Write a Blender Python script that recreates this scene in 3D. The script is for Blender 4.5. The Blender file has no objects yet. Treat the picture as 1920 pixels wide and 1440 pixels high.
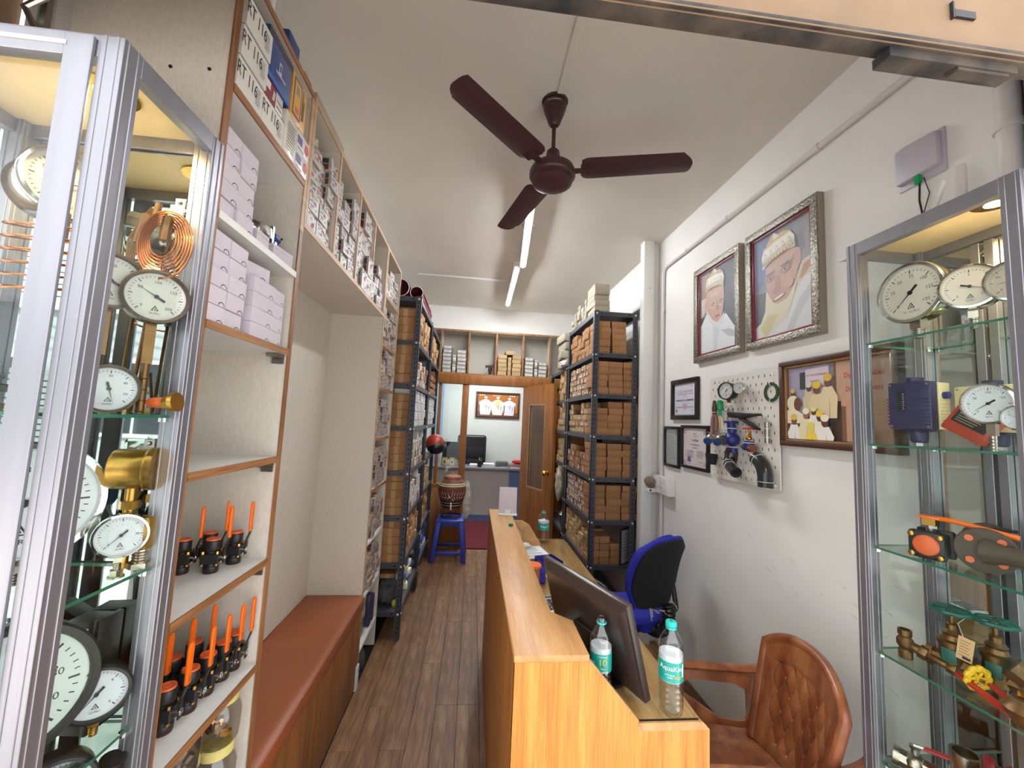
import bpy, bmesh, math, random
from mathutils import Matrix, Vector
rnd = random.Random(7)
R = math.radians
scene = bpy.context.scene
COL = scene.collection

# ------------------------------------------------------------------ camera
cam_d = bpy.data.cameras.new('camera')
cam_d.sensor_width = 36.0
cam_d.lens = 738.8 / 1920 * 36.0
cam_d.clip_start = 0.02
cam = bpy.data.objects.new('camera', cam_d)
COL.objects.link(cam)
yaw, pit, rol = R(5.3424), R(5.2944), R(2.6074)
fw = Vector((math.sin(yaw) * math.cos(pit), math.cos(yaw) * math.cos(pit), math.sin(pit)))
rt = Vector((math.cos(yaw), -math.sin(yaw), 0))
upv = rt.cross(fw)
rt2 = math.cos(rol) * rt + math.sin(rol) * upv
up2 = -math.sin(rol) * rt + math.cos(rol) * upv
mw = Matrix((rt2, up2, -fw)).transposed().to_4x4()
mw.translation = Vector((0, 0, 1.6))
cam.matrix_world = mw
scene.camera = cam

# ------------------------------------------------------------------ world: bright hazy sky over the street
world = bpy.data.worlds.new('sky')
scene.world = world
world.use_nodes = True
wn = world.node_tree.nodes
bg = wn['Background']
bg.inputs['Color'].default_value = (0.95, 0.97, 1.0, 1)
bg.inputs['Strength'].default_value = 0.9
scene.view_settings.view_transform = 'Standard'
scene.view_settings.look = 'None'
scene.view_settings.gamma = 1
scene.view_settings.use_curve_mapping = False
scene.view_settings.exposure = 1.88
sun_d = bpy.data.lights.new('sun', 'SUN')
sun_d.energy = 4.5
sun_d.color = (1.0, 0.97, 0.94)
sun_d.angle = math.radians(2)
sun = bpy.data.objects.new('sun', sun_d)
COL.objects.link(sun)
sun.rotation_euler = (math.radians(-38), math.radians(10), 0)   # high sun behind the shop, falling on the street
TUBE_POWER = 70.0
SPOT_POWER = 5.0

# ------------------------------------------------------------------ materials
def lin(h):
    if isinstance(h, (tuple, list)):
        return tuple(h[:3])
    h = h.lstrip('#')
    if len(h) == 3: h = ''.join(q * 2 for q in h)
    o = []
    for i in (0, 2, 4):
        c = int(h[i:i + 2], 16) / 255
        o.append(c / 12.92 if c <= 0.04045 else ((c + 0.055) / 1.055) ** 2.4)
    return tuple(o)

MATS = {}
def mat(name, col='#808080', rough=0.6, metal=0.0, var=0.0, vscale=8.0, bump=0.0, bscale=60.0, spec=0.5,
        stretch=(1, 1, 1), col2=None, coat=0.0, randobj=0.0, emit=0.0, sheen=0.0):
    m = bpy.data.materials.new(name)
    m.use_nodes = True
    nt = m.node_tree
    b = nt.nodes['Principled BSDF']
    c = lin(col)
    b.inputs['Base Color'].default_value = (*c, 1)
    b.inputs['Roughness'].default_value = rough
    b.inputs['Metallic'].default_value = metal
    b.inputs['Specular IOR Level'].default_value = spec
    if coat:
        b.inputs['Coat Weight'].default_value = coat
        b.inputs['Coat Roughness'].default_value = 0.12
    if emit:
        b.inputs['Emission Color'].default_value = (*c, 1)
        b.inputs['Emission Strength'].default_value = emit
    tc = mp = None
    if var or bump or col2:
        tc = nt.nodes.new('ShaderNodeTexCoord')
        mp = nt.nodes.new('ShaderNodeMapping')
        mp.inputs['Scale'].default_value = stretch
        nt.links.new(tc.outputs['Object'], mp.inputs['Vector'])
    src = None
    if var or col2:
        n = nt.nodes.new('ShaderNodeTexNoise')
        n.inputs['Scale'].default_value = vscale
        n.inputs['Detail'].default_value = 4
        nt.links.new(mp.outputs['Vector'], n.inputs['Vector'])
        r = nt.nodes.new('ShaderNodeValToRGB')
        r.color_ramp.elements[0].position = 0.35
        r.color_ramp.elements[1].position = 0.68
        c2 = lin(col2) if col2 else tuple(min(1, x * (1 + var)) for x in c)
        c1 = c if col2 else tuple(x * (1 - var) for x in c)
        r.color_ramp.elements[0].color = (*c1, 1)
        r.color_ramp.elements[1].color = (*c2, 1)
        nt.links.new(n.outputs['Fac'], r.inputs['Fac'])
        src = r.outputs['Color']
    if randobj:
        oi = nt.nodes.new('ShaderNodeObjectInfo')
        mr = nt.nodes.new('ShaderNodeMapRange')
        mr.inputs['To Min'].default_value = 1 - randobj
        mr.inputs['To Max'].default_value = 1 + randobj
        nt.links.new(oi.outputs['Random'], mr.inputs['Value'])
        hs = nt.nodes.new('ShaderNodeHueSaturation')
        nt.links.new(mr.outputs['Result'], hs.inputs['Value'])
        if src:
            nt.links.new(src, hs.inputs['Color'])
        else:
            hs.inputs['Color'].default_value = (*c, 1)
        src = hs.outputs['Color']
    if src:
        nt.links.new(src, b.inputs['Base Color'])
    if bump:
        n2 = nt.nodes.new('ShaderNodeTexNoise')
        n2.inputs['Scale'].default_value = bscale
        n2.inputs['Detail'].default_value = 3
        nt.links.new(mp.outputs['Vector'], n2.inputs['Vector'])
        bm_ = nt.nodes.new('ShaderNodeBump')
        bm_.inputs['Strength'].default_value = bump
        bm_.inputs['Distance'].default_value = 0.004
        nt.links.new(n2.outputs['Fac'], bm_.inputs['Height'])
        nt.links.new(bm_.outputs['Normal'], b.inputs['Normal'])
    MATS[name] = m
    return m

def woodmat(name, c1, c2, c3, axis='z', rough=0.4, scale=9.0, stretch=14.0, spec=0.4, bump=0.05, fine=60.0, randobj=0.0):
    """wood laminate: stretched noise for the grain plus fine pores"""
    m = bpy.data.materials.new(name)
    m.use_nodes = True
    nt = m.node_tree
    b = nt.nodes['Principled BSDF']
    b.inputs['Roughness'].default_value = rough
    b.inputs['Specular IOR Level'].default_value = spec
    tc = nt.nodes.new('ShaderNodeTexCoord')
    mp = nt.nodes.new('ShaderNodeMapping')
    s = [stretch, stretch, stretch]
    s['xyz'.index(axis)] = 1.0
    mp.inputs['Scale'].default_value = s
    nt.links.new(tc.outputs['Object'], mp.inputs['Vector'])
    n = nt.nodes.new('ShaderNodeTexNoise')
    n.inputs['Scale'].default_value = scale / stretch * 2.4
    n.inputs['Detail'].default_value = 6
    n.inputs['Distortion'].default_value = 0.6
    nt.links.new(mp.outputs['Vector'], n.inputs['Vector'])
    mp2 = nt.nodes.new('ShaderNodeMapping')
    s2 = [fine, fine, fine]
    s2['xyz'.index(axis)] = 2.0
    mp2.inputs['Scale'].default_value = s2
    nt.links.new(tc.outputs['Object'], mp2.inputs['Vector'])
    f = nt.nodes.new('ShaderNodeTexNoise')
    f.inputs['Scale'].default_value = 4.0
    f.inputs['Detail'].default_value = 2
    nt.links.new(mp2.outputs['Vector'], f.inputs['Vector'])
    mx = nt.nodes.new('ShaderNodeMix')
    mx.inputs[0].default_value = 0.42
    nt.links.new(n.outputs['Fac'], mx.inputs[2])
    nt.links.new(f.outputs['Fac'], mx.inputs[3])
    r = nt.nodes.new('ShaderNodeValToRGB')
    e = r.color_ramp.elements
    e[0].position = 0.38; e[0].color = (*lin(c1), 1)
    e[1].position = 0.64; e[1].color = (*lin(c3), 1)
    k = e.new(0.5); k.color = (*lin(c2), 1)
    nt.links.new(mx.outputs[0], r.inputs['Fac'])
    out = r.outputs['Color']
    if randobj:
        oi = nt.nodes.new('ShaderNodeObjectInfo')
        mr = nt.nodes.new('ShaderNodeMapRange')
        mr.inputs['To Min'].default_value = 1 - randobj
        mr.inputs['To Max'].default_value = 1 + randobj
        nt.links.new(oi.outputs['Random'], mr.inputs['Value'])
        hs = nt.nodes.new('ShaderNodeHueSaturation')
        nt.links.new(mr.outputs['Result'], hs.inputs['Value'])
        nt.links.new(out, hs.inputs['Color'])
        out = hs.outputs['Color']
    nt.links.new(out, b.inputs['Base Color'])
    bm_ = nt.nodes.new('ShaderNodeBump')
    bm_.inputs['Strength'].default_value = bump
    bm_.inputs['Distance'].default_value = 0.002
    nt.links.new(mx.outputs[0], bm_.inputs['Height'])
    nt.links.new(bm_.outputs['Normal'], b.inputs['Normal'])
    MATS[name] = m
    return m

def glassmat(name, tint=(0.96, 0.98, 0.97), ior=1.45, rough=0.0, gain=1.0):
    """a thin clear sheet: mostly transmission, Fresnel reflection"""
    m = bpy.data.materials.new(name)
    m.use_nodes = True
    nt = m.node_tree
    nt.nodes.remove(nt.nodes['Principled BSDF'])
    out = nt.nodes['Material Output']
    t = nt.nodes.new('ShaderNodeBsdfTransparent')
    t.inputs['Color'].default_value = (*tint, 1)
    g = nt.nodes.new('ShaderNodeBsdfGlossy')
    g.inputs['Roughness'].default_value = rough
    fr = nt.nodes.new('ShaderNodeFresnel')
    fr.inputs['IOR'].default_value = ior
    ml = nt.nodes.new('ShaderNodeMath'); ml.operation = 'MULTIPLY'; ml.use_clamp = True
    ml.inputs[1].default_value = gain
    ge = nt.nodes.new('ShaderNodeNewGeometry')
    sb_ = nt.nodes.new('ShaderNodeMath'); sb_.operation = 'SUBTRACT'; sb_.inputs[0].default_value = 1.0
    nt.links.new(ge.outputs['Backfacing'], sb_.inputs[1])
    m2 = nt.nodes.new('ShaderNodeMath'); m2.operation = 'MULTIPLY'
    nt.links.new(fr.outputs[0], m2.inputs[0]); nt.links.new(sb_.outputs[0], m2.inputs[1])
    nt.links.new(m2.outputs[0], ml.inputs[0])
    mx = nt.nodes.new('ShaderNodeMixShader')
    nt.links.new(ml.outputs[0], mx.inputs[0])
    nt.links.new(t.outputs[0], mx.inputs[1])
    nt.links.new(g.outputs[0], mx.inputs[2])
    nt.links.new(mx.outputs[0], out.inputs['Surface'])
    MATS[name] = m
    return m

def printmat(name, rough=0.5, spec=0.4, coat=0.0):
    m = bpy.data.materials.new(name)
    m.use_nodes = True
    nt = m.node_tree
    b = nt.nodes['Principled BSDF']
    a = nt.nodes.new('ShaderNodeAttribute')
    a.attribute_name = 'Col'
    nt.links.new(a.outputs['Color'], b.inputs['Base Color'])
    b.inputs['Roughness'].default_value = rough
    b.inputs['Specular IOR Level'].default_value = spec
    if coat:
        b.inputs['Coat Weight'].default_value = coat
        b.inputs['Coat Roughness'].default_value = 0.05
    MATS[name] = m

printmat('print', 0.55)
printmat('gloss_print', 0.35, 0.5, 0.6)
mat('wall_paint', '#e6e4e0', 0.75, var=0.035, vscale=2.5, bump=0.12, bscale=35)
mat('ceiling_paint', '#ddd7ce', 0.8, var=0.04, vscale=2.0, bump=0.2, bscale=22)
mat('beam_paint', '#846a50', 0.7, var=0.10, vscale=9, bump=0.2, bscale=30)
mat('beam_rust', '#1d1b1b', 0.75, col2='#564a3e', vscale=13, bump=0.4, bscale=60)
mat('laminate', '#cbc3b7', 0.6, var=0.05, vscale=160, bump=0.12, bscale=260, stretch=(1, 1, 0.3))
mat('laminate_grey', '#a8a399', 0.6, var=0.06, vscale=160, bump=0.1, bscale=260)
mat('white_lam', '#d8d6d1', 0.5, var=0.02)
woodmat('edge_wood', '#7c5232', '#94663f', '#a67a50', 'y', rough=0.5)
woodmat('edge_wood_v', '#744c2f', '#8a5c38', '#9c6e48', 'z', rough=0.5)
woodmat('edge_pale', '#a98561', '#b8956f', '#c4a382', 'y', rough=0.5)
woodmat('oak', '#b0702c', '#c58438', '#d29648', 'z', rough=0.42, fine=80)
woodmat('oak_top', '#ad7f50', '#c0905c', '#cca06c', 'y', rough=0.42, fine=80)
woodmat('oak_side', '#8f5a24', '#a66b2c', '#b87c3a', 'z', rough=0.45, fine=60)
woodmat('oak_desk', '#a37542', '#b78a55', '#c69c68', 'y', rough=0.25, spec=0.6, fine=50)
woodmat('bench_wood', '#6e4420', '#83532a', '#94632f', 'z', rough=0.5, fine=50)
woodmat('door_wood', '#7e4e24', '#935c2a', '#a56b34', 'z', rough=0.4, fine=50)
woodmat('plank', '#61432c', '#785539', '#90704f', 'y', rough=0.48, scale=16, stretch=10, fine=38, randobj=0.13)
mat('seat_vinyl', '#8c4b28', 0.42, var=0.05, vscale=5, bump=0.05, bscale=200)
mat('alu', '#929197', 0.32, metal=0.72, var=0.05, vscale=40, stretch=(1, 1, 0.05))
mat('alu_dark', '#6c6e70', 0.35, metal=0.9, var=0.05, vscale=40)
mat('chrome', '#d5d3cf', 0.12, metal=1.0)
mat('steel', '#a9a7a2', 0.3, metal=1.0)
mat('nickel', '#b5ab9b', 0.28, metal=1.0, var=0.08, vscale=30)
mat('brass', '#b88d45', 0.28, metal=1.0, var=0.1, vscale=30)
mat('bronze', '#7a5c3a', 0.4, metal=0.85, var=0.15, vscale=40, bump=0.1, bscale=90)
mat('gold', '#d0a040', 0.15, metal=1.0)
mat('copper', '#c07a48', 0.25, metal=1.0)
mat('mirror', '#c5cbc8', 0.015, metal=1.0)
mat('black_metal', '#1e1d1d', 0.45, var=0.1, vscale=30)
mat('black_plastic', '#19191b', 0.35)
mat('black_fabric', '#17171b', 0.8)
mat('dark_brown_plastic', '#352a28', 0.3, var=0.04)
mat('gauge_brown', '#4a3c2c', 0.35, metal=0.4)
mat('rack_grey', '#44464e', 0.42, metal=0.25, var=0.06, vscale=20, randobj=0.04)
mat('rack_shelf', '#5b5e63', 0.45, metal=0.25, var=0.05, vscale=10)
mat('hole_black', '#050505', 0.9)
mat('bolt_white', '#dddde0', 0.3, metal=0.3)
mat('orange_plastic', '#ea6a10', 0.35)
mat('orange_cap', '#d8602f', 0.45)
mat('white_plastic', '#e2e0dd', 0.35)
mat('router_plastic', '#b9b3bf', 0.4)
mat('white_pipe', '#d6d2ce', 0.4)
mat('fan_brown', '#3f2427', 0.42, var=0.04, vscale=6)
mat('carton', '#9a6f47', 0.75, var=0.06, vscale=14, bump=0.12, bscale=70, randobj=0.13)
mat('carton_pale', '#b3956a', 0.75, var=0.06, vscale=14, bump=0.12, bscale=70, randobj=0.13)
mat('carton_grey', '#9c927f', 0.75, var=0.06, vscale=14, bump=0.12, bscale=70, randobj=0.12)
mat('carton_lilac', '#cbc1ca', 0.7, var=0.02, vscale=40, randobj=0.04)
mat('carton_white', '#d8d5cc', 0.6, var=0.03, randobj=0.05)
mat('white_box', '#a59e97', 0.38, var=0.16, vscale=26, bump=0.5, bscale=45, randobj=0.14)
mat('tape', '#b08c60', 0.15, spec=0.8)
mat('blue_box', '#1c3f7c', 0.35, var=0.05)
mat('plastic_wrap', '#4a4c4e', 0.15, var=0.3, vscale=25, bump=0.8, bscale=30)
mat('blue_stool', '#2a3c9c', 0.4, var=0.05)
mat('blue_fabric', '#20249a', 0.85, bump=0.2, bscale=300)
mat('blue_plastic', '#26248c', 0.35)
mat('terracotta', '#6e3a2a', 0.55, var=0.08, vscale=10)
mat('terracotta_light', '#95583f', 0.6, var=0.08, vscale=10)
woodmat('chair_plastic', '#703b22', '#8a5030', '#a0683e', 'z', rough=0.3, spec=0.55, scale=5, stretch=3.0, fine=6, bump=0.0)
mat('carpet_red', '#5a0f1c', 0.95, var=0.15, vscale=90, bump=0.6, bscale=200)
mat('office_wall', '#d7dbd6', 0.7, var=0.02)
mat('office_lam', '#a9a8a6', 0.55, var=0.03)
mat('office_blue', '#56709c', 0.5)
mat('office_blue_wall', '#8fb0d4', 0.5)
mat('desk_grey', '#777a80', 0.4)
mat('leather', '#191a1e', 0.35, bump=0.2, bscale=80)
mat('picture_frame_brown', '#4a2c22', 0.4)
mat('picture_frame_black', '#1d1715', 0.4)
mat('gilt', '#b08a5c', 0.3, metal=0.6)
mat('silver_frame', '#8f8a80', 0.35, metal=0.75, var=0.5, vscale=90, bump=1.0, bscale=110)
mat('silver_side', '#9c9384', 0.4, metal=0.5)
mat('maroon', '#7d2236', 0.3)
mat('pegboard', '#d9d4cd', 0.45)
mat('paper', '#d9dbe0', 0.7)
mat('cloth', '#b8b4a4', 0.9, var=0.25, vscale=20)
mat('green_glass_edge', '#2f6a55', 0.1, spec=0.8)
mat('red_plastic', '#b52a20', 0.35)
mat('dark_red', '#7a1820', 0.35)
mat('red_case', '#a63a22', 0.4)
mat('navy_case', '#2b2a4c', 0.4)
mat('cream_case', '#d8c898', 0.45)
mat('valve_blue', '#1f2a72', 0.4)
mat('valve_green', '#1c5a4c', 0.4)
mat('green_gasket', '#1f4a26', 0.4)
mat('green_clear', '#12a060', 0.2)
mat('yellow', '#e0b416', 0.45)
mat('plier_pink', '#8c5f5c', 0.45)
mat('pipe_black', '#262628', 0.22)
mat('cast_grey', '#46382a', 0.6, var=0.15, vscale=30, bump=0.3, bscale=60)
mat('teal_cap', '#28b8b4', 0.35)
mat('jute', '#8a7c68', 0.9, var=0.4, vscale=60, bump=0.8, bscale=90)
mat('pvc_cream', '#d3cba8', 0.5)
mat('yellow_lid', '#d8cc7c', 0.45)
mat('lamp_tube', (0.93, 0.97, 1.0), emit=TUBE_POWER)
mat('lamp_spot', (1.0, 0.72, 0.36), emit=60)
mat('cabinet_ceiling', '#d2b98c', 0.5)
mat('asphalt', '#c4c0bb', 0.9, var=0.15, vscale=8)
mat('facade_grey', '#8d9196', 0.8, var=0.05)
mat('facade_white', '#c9ccce', 0.8, var=0.05)
mat('shutter', '#72797a', 0.5)
mat('window_dark', '#20262c', 0.1)
mat('skin', '#a87a62', 0.6)
glassmat('glass', (0.95, 0.975, 0.965), 1.5)
glassmat('glass_shelf', (0.84, 0.92, 0.88), 1.5)
glassmat('glass_dial', (0.98, 0.98, 0.98), 1.4)
glassmat('glass_office', (0.93, 0.96, 0.96), 1.5)
glassmat('clear_plastic', (0.87, 0.91, 0.93), 1.6, 0.04, 2.4)
glassmat('jar_plastic', (0.82, 0.80, 0.78), 1.6, 0.05, 2.0)
glassmat('glass_matte', (0.98, 0.98, 0.98), 1.4, 0.45)
glassmat('water', (0.93, 0.97, 0.98), 1.33)

# ------------------------------------------------------------------ mesh builder
TEXT_CACHE = {}
def text_mesh(s):
    if s in TEXT_CACHE:
        return TEXT_CACHE[s]
    cu = bpy.data.curves.new('t', 'FONT')
    cu.body = s
    cu.size = 1.0
    cu.resolution_u = 2
    cu.align_x = 'CENTER'
    cu.align_y = 'CENTER'
    ob = bpy.data.objects.new('t', cu)
    me = ob.to_mesh()
    vs = [tuple(v.co) for v in me.vertices]
    fs = [tuple(p.vertices) for p in me.polygons]
    ob.to_mesh_clear()
    bpy.data.objects.remove(ob)
    bpy.data.curves.remove(cu)
    TEXT_CACHE[s] = (vs, fs)
    return vs, fs

def basis(d):
    d = Vector(d).normalized()
    a = Vector((0, 0, 1)) if abs(d.z) < 0.9 else Vector((1, 0, 0))
    u = a.cross(d).normalized()
    return u, d.cross(u)

class MB:
    def __init__(s, m='laminate', M=None):
        s.v = []; s.f = []; s.fm = []; s.fc = []
        s.m = m; s.M = M or Matrix.Identity(4); s.c = (0.8, 0.8, 0.8)
    def at(s, x=0, y=0, z=0, rz=0, rx=0, ry=0):
        s.M = Matrix.Translation((x, y, z)) @ Matrix.Rotation(rz, 4, 'Z') @ Matrix.Rotation(ry, 4, 'Y') @ Matrix.Rotation(rx, 4, 'X')
        return s
    def add(s, vs, fs, m=None, c=None):
        o = len(s.v)
        s.v += [tuple(s.M @ Vector(p)) for p in vs]
        for f in fs:
            s.f.append(tuple(i + o for i in f)); s.fm.append(m or s.m); s.fc.append(lin(c) if c else s.c)
        return s
    def box(s, x0, y0, z0, x1, y1, z1, m=None, c=None):
        v = [(x0, y0, z0), (x1, y0, z0), (x1, y1, z0), (x0, y1, z0), (x0, y0, z1), (x1, y0, z1), (x1, y1, z1), (x0, y1, z1)]
        return s.add(v, [(0, 3, 2, 1), (4, 5, 6, 7), (0, 1, 5, 4), (1, 2, 6, 5), (2, 3, 7, 6), (3, 0, 4, 7)], m, c)
    def cbox(s, cx, cy, cz, sx, sy, sz, m=None, c=None):
        return s.box(cx - sx / 2, cy - sy / 2, cz - sz / 2, cx + sx / 2, cy + sy / 2, cz + sz / 2, m, c)
    def hexa(s, b, t, m=None, c=None):
        return s.add(list(b) + list(t), [(0, 3, 2, 1), (4, 5, 6, 7), (0, 1, 5, 4), (1, 2, 6, 5), (2, 3, 7, 6), (3, 0, 4, 7)], m, c)
    def cyl(s, p0, p1, r0, r1=None, n=16, m=None, caps=True, c=None):
        r1 = r0 if r1 is None else r1
        p0 = Vector(p0); p1 = Vector(p1)
        u, w = basis(p1 - p0)
        vs = []
        for p, r in ((p0, r0), (p1, r1)):
            for i in range(n):
                a = 2 * math.pi * i / n
                vs.append(p + r * (math.cos(a) * u + math.sin(a) * w))
        fs = [(i, (i + 1) % n, n + (i + 1) % n, n + i) for i in range(n)]
        if caps:
            fs += [tuple(range(n - 1, -1, -1)), tuple(range(n, 2 * n))]
        return s.add(vs, fs, m, c)
    def lathe(s, prof, n=24, m=None, p=(0, 0, 0), d=(0, 0, 1), c=None, close=False):
        """prof: list of (radius, height along d)"""
        p = Vector(p); d = Vector(d).normalized(); u, w = basis(d)
        vs = []
        for r, h in prof:
            for i in range(n):
                a = 2 * math.pi * i / n
                vs.append(p + d * h + r * (math.cos(a) * u + math.sin(a) * w))
        k = len(prof); fs = []
        for j in range(k - 1 if not close else k):
            j2 = (j + 1) % k
            for i in range(n):
                i2 = (i + 1) % n
                fs.append((j * n + i, j * n + i2, j2 * n + i2, j2 * n + i))
        if not close:
            if prof[0][0] > 1e-5: fs.append(tuple(range(n - 1, -1, -1)))
            if prof[-1][0] > 1e-5: fs.append(tuple((k - 1) * n + i for i in range(n)))
        return s.add(vs, fs, m, c)
    def tube(s, path, r, n=8, m=None, closed=False, c=None):
        P = [Vector(p) for p in path]; k = len(P)
        vs = []; prev = None
        for j in range(k):
            if closed: d = P[(j + 1) % k] - P[j - 1]
            else: d = P[min(j + 1, k - 1)] - P[max(j - 1, 0)]
            if d.length < 1e-9: d = Vector((0, 0, 1))
            d.normalize()
            if prev is None: u, w = basis(d)
            else:
                u = prev - d * prev.dot(d)
                if u.length < 1e-6: u, w = basis(d)
                u.normalize(); w = d.cross(u)
            prev = u
            rr = r[j] if isinstance(r, (list, tuple)) else r
            for i in range(n):
                a = 2 * math.pi * i / n
                vs.append(P[j] + rr * (math.cos(a) * u + math.sin(a) * w))
        fs = []
        for j in range(k if closed else k - 1):
            j2 = (j + 1) % k
            for i in range(n):
                i2 = (i + 1) % n
                fs.append((j * n + i, j * n + i2, j2 * n + i2, j2 * n + i))
        if not closed:
            fs += [tuple(range(n - 1, -1, -1)), tuple((k - 1) * n + i for i in range(n))]
        return s.add(vs, fs, m, c)
    def prism(s, pts, h0, h1, axis='z', m=None, c=None):
        """2-D outline extruded along an axis. axis y: pts are (x,z); axis x: (y,z)"""
        n = len(pts)
        def P(a, b, h):
            return (a, b, h) if axis == 'z' else ((a, h, b) if axis == 'y' else (h, a, b))
        vs = [P(a, b, h0) for a, b in pts] + [P(a, b, h1) for a, b in pts]
        fs = [tuple(range(n - 1, -1, -1)), tuple(range(n, 2 * n))] + [(i, (i + 1) % n, n + (i + 1) % n, n + i) for i in range(n)]
        return s.add(vs, fs, m, c)
    def poly(s, pts, m=None, c=None):
        return s.add(pts, [tuple(range(len(pts)))], m, c)
    def grid(s, nu, nv, fn, m=None, c=None, thick=0.0):
        """surface fn(u,v)->point; optional thickness along -normal estimate"""
        vs = [fn(i / nu, j / nv) for j in range(nv + 1) for i in range(nu + 1)]
        w = nu + 1
        fs = [(j * w + i, j * w + i + 1, (j + 1) * w + i + 1, (j + 1) * w + i) for j in range(nv) for i in range(nu)]
        if thick:
            V = [Vector(p) for p in vs]; N = []
            for j in range(nv + 1):
                for i in range(nu + 1):
                    a = V[j * w + min(i + 1, nu)] - V[j * w + max(i - 1, 0)]
                    b = V[min(j + 1, nv) * w + i] - V[max(j - 1, 0) * w + i]
                    N.append(a.cross(b).normalized())
            o = len(vs)
            vs = list(vs) + [tuple(V[i] - N[i] * thick) for i in range(o)]
            fs += [tuple(o + q for q in reversed(f)) for f in fs[:nu * nv]]
            ring = [i for i in range(w)] + [j * w + nu for j in range(1, nv + 1)] + [nv * w + i for i in range(nu - 1, -1, -1)] + [j * w for j in range(nv - 1, 0, -1)]
            k = len(ring)
            fs += [(ring[(i + 1) % k], ring[i], o + ring[i], o + ring[(i + 1) % k]) for i in range(k)]
        return s.add(vs, fs, m, c)
    def sphere(s, p, r, n=16, k=10, m=None, c=None, sc=(1, 1, 1)):
        prof = [(math.sin(math.pi * j / k), -math.cos(math.pi * j / k)) for j in range(k + 1)]
        vs = [(p[0] + sc[0] * r * a * math.cos(2 * math.pi * i / n), p[1] + sc[1] * r * a * math.sin(2 * math.pi * i / n), p[2] + sc[2] * r * b) for a, b in prof for i in range(n)]
        fs = [(j * n + i, j * n + (i + 1) % n, (j + 1) * n + (i + 1) % n, (j + 1) * n + i) for j in range(k) for i in range(n)]
        return s.add(vs, fs, m, c)
    def text(s, t, size, x, y, z=0.0, m='print', c='#202020', sx=1.0, T=None):
        """flat lettering in the local XY plane (or through T)"""
        vs, fs = text_mesh(t)
        if not vs: return s
        P = [Vector((x + v[0] * size * sx, y + v[1] * size, z)) for v in vs]
        if T is not None: P = [T @ p for p in P]
        return s.add(P, fs, m, c)
    def build(s, name, parent=None, loc=None, bevel=0.0, smooth=True, seg=2, angle=35, mods=None, fix=True):
        me = bpy.data.meshes.new(name)
        me.from_pydata(s.v, [], s.f)
        names = []
        for q in s.fm:
            if q not in names: names.append(q)
        for q in names: me.materials.append(MATS[q])
        me.polygons.foreach_set('material_index', [names.index(q) for q in s.fm])
        if any(q in ('print', 'gloss_print') for q in names):
            at = me.color_attributes.new('Col', 'FLOAT_COLOR', 'CORNER')
            d = []
            for p, c in zip(me.polygons, s.fc):
                d += [c[0], c[1], c[2], 1.0] * p.loop_total
            at.data.foreach_set('color', d)
        if bevel > 0 or fix:
            b = bmesh.new(); b.from_mesh(me)
            if bevel > 0:
                es = [e for e in b.edges if len(e.link_faces) == 2 and e.calc_face_angle(0) > 0.6]
                bmesh.ops.bevel(b, geom=es, offset=bevel, segments=seg, affect='EDGES', profile=0.5, clamp_overlap=True)
            b.to_mesh(me); b.free()
        if smooth:
            me.polygons.foreach_set('use_smooth', [True] * len(me.polygons))
            me.set_sharp_from_angle(angle=R(angle))
        me.update()
        ob = bpy.data.objects.new(name, me)
        COL.objects.link(ob)
        if parent: ob.parent = parent
        if loc: ob.location = loc
        return ob

def tag(o, label=None, cat=None, group=None, kind=None):
    if label: o['label'] = label
    if cat: o['category'] = cat
    if group: o['group'] = group
    if kind: o['kind'] = kind
    return o
def thing(name, label, cat, loc=(0, 0, 0), rz=0.0, group=None, rx=0.0, ry=0.0):
    o = bpy.data.objects.new(name, None)
    COL.objects.link(o)
    o.empty_display_size = 0.05
    o.location = loc
    o.rotation_euler = (rx, ry, rz)
    return tag(o, label, cat, group)
def dup(root, loc=None, rz=None, label=None, group=None, rot=None, scale=None):
    def cp(o, par):
        c = o.copy(); COL.objects.link(c)
        if par: c.parent = par
        for ch in kids[o.name]: cp(ch, c)
        return c
    kids = {}
    def walk(o):
        kids[o.name] = list(o.children)
        for ch in o.children: walk(ch)
    walk(root)
    r = cp(root, None)
    if loc is not None: r.location = loc
    if rz is not None: r.rotation_euler = (0, 0, rz)
    if rot is not None: r.rotation_euler = rot
    if scale is not None: r.scale = scale
    if label: r['label'] = label
    if group: r['group'] = group
    return r
def S(name, mb, parent=None, **k):
    o = mb.build(name, parent, **k)
    if not parent: o['kind'] = 'structure'
    return o
ORD = ['lowest', 'second', 'third', 'fourth', 'fifth', 'sixth', 'seventh', 'eighth', 'ninth', 'tenth', 'eleventh', 'twelfth', 'thirteenth', 'fourteenth', 'fifteenth', 'sixteenth', 'seventeenth', 'eighteenth', 'nineteenth', 'twentieth']
ORDF = ['first'] + ORD[1:]
# ================================================================== setting
XL, XR, ZC, YF, YB = -0.95, 1.45, 3.1, 0.60, 5.03
fl = S('floor', MB('hole_black').box(XL, YF - .1, -0.12, XR, YB, -0.006))
pm = [MB('plank').box(0, 0, 0, 0.1185, L, 0.006).build('plank_mesh', bevel=0.0012, seg=1).data for L in (0.914, 0.62, 0.38)]
for o in list(COL.objects):
    if o.name.startswith('plank_mesh'): bpy.data.objects.remove(o)
PL = [0.914, 0.62, 0.38]
x = -0.60; i = 0
while x < 1.44:
    y = 0.55 + (0 if i % 2 else -0.35) ; k = rnd.choice((0, 1, 2))
    y = 0.55
    while y < YB - 0.02:
        L = PL[k]
        o = bpy.data.objects.new('plank', pm[k]); COL.objects.link(o); o.parent = fl
        o.location = (x, y, -0.006)
        if y + L > YB: o.scale = (1, (YB - y) / L, 1)
        y += L + 0.0012; k = 0
    x += 0.1195; i += 1
S('ceiling', MB('ceiling_paint').box(XL, YF, ZC, XR, YB + .25, ZC + .1))
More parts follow.
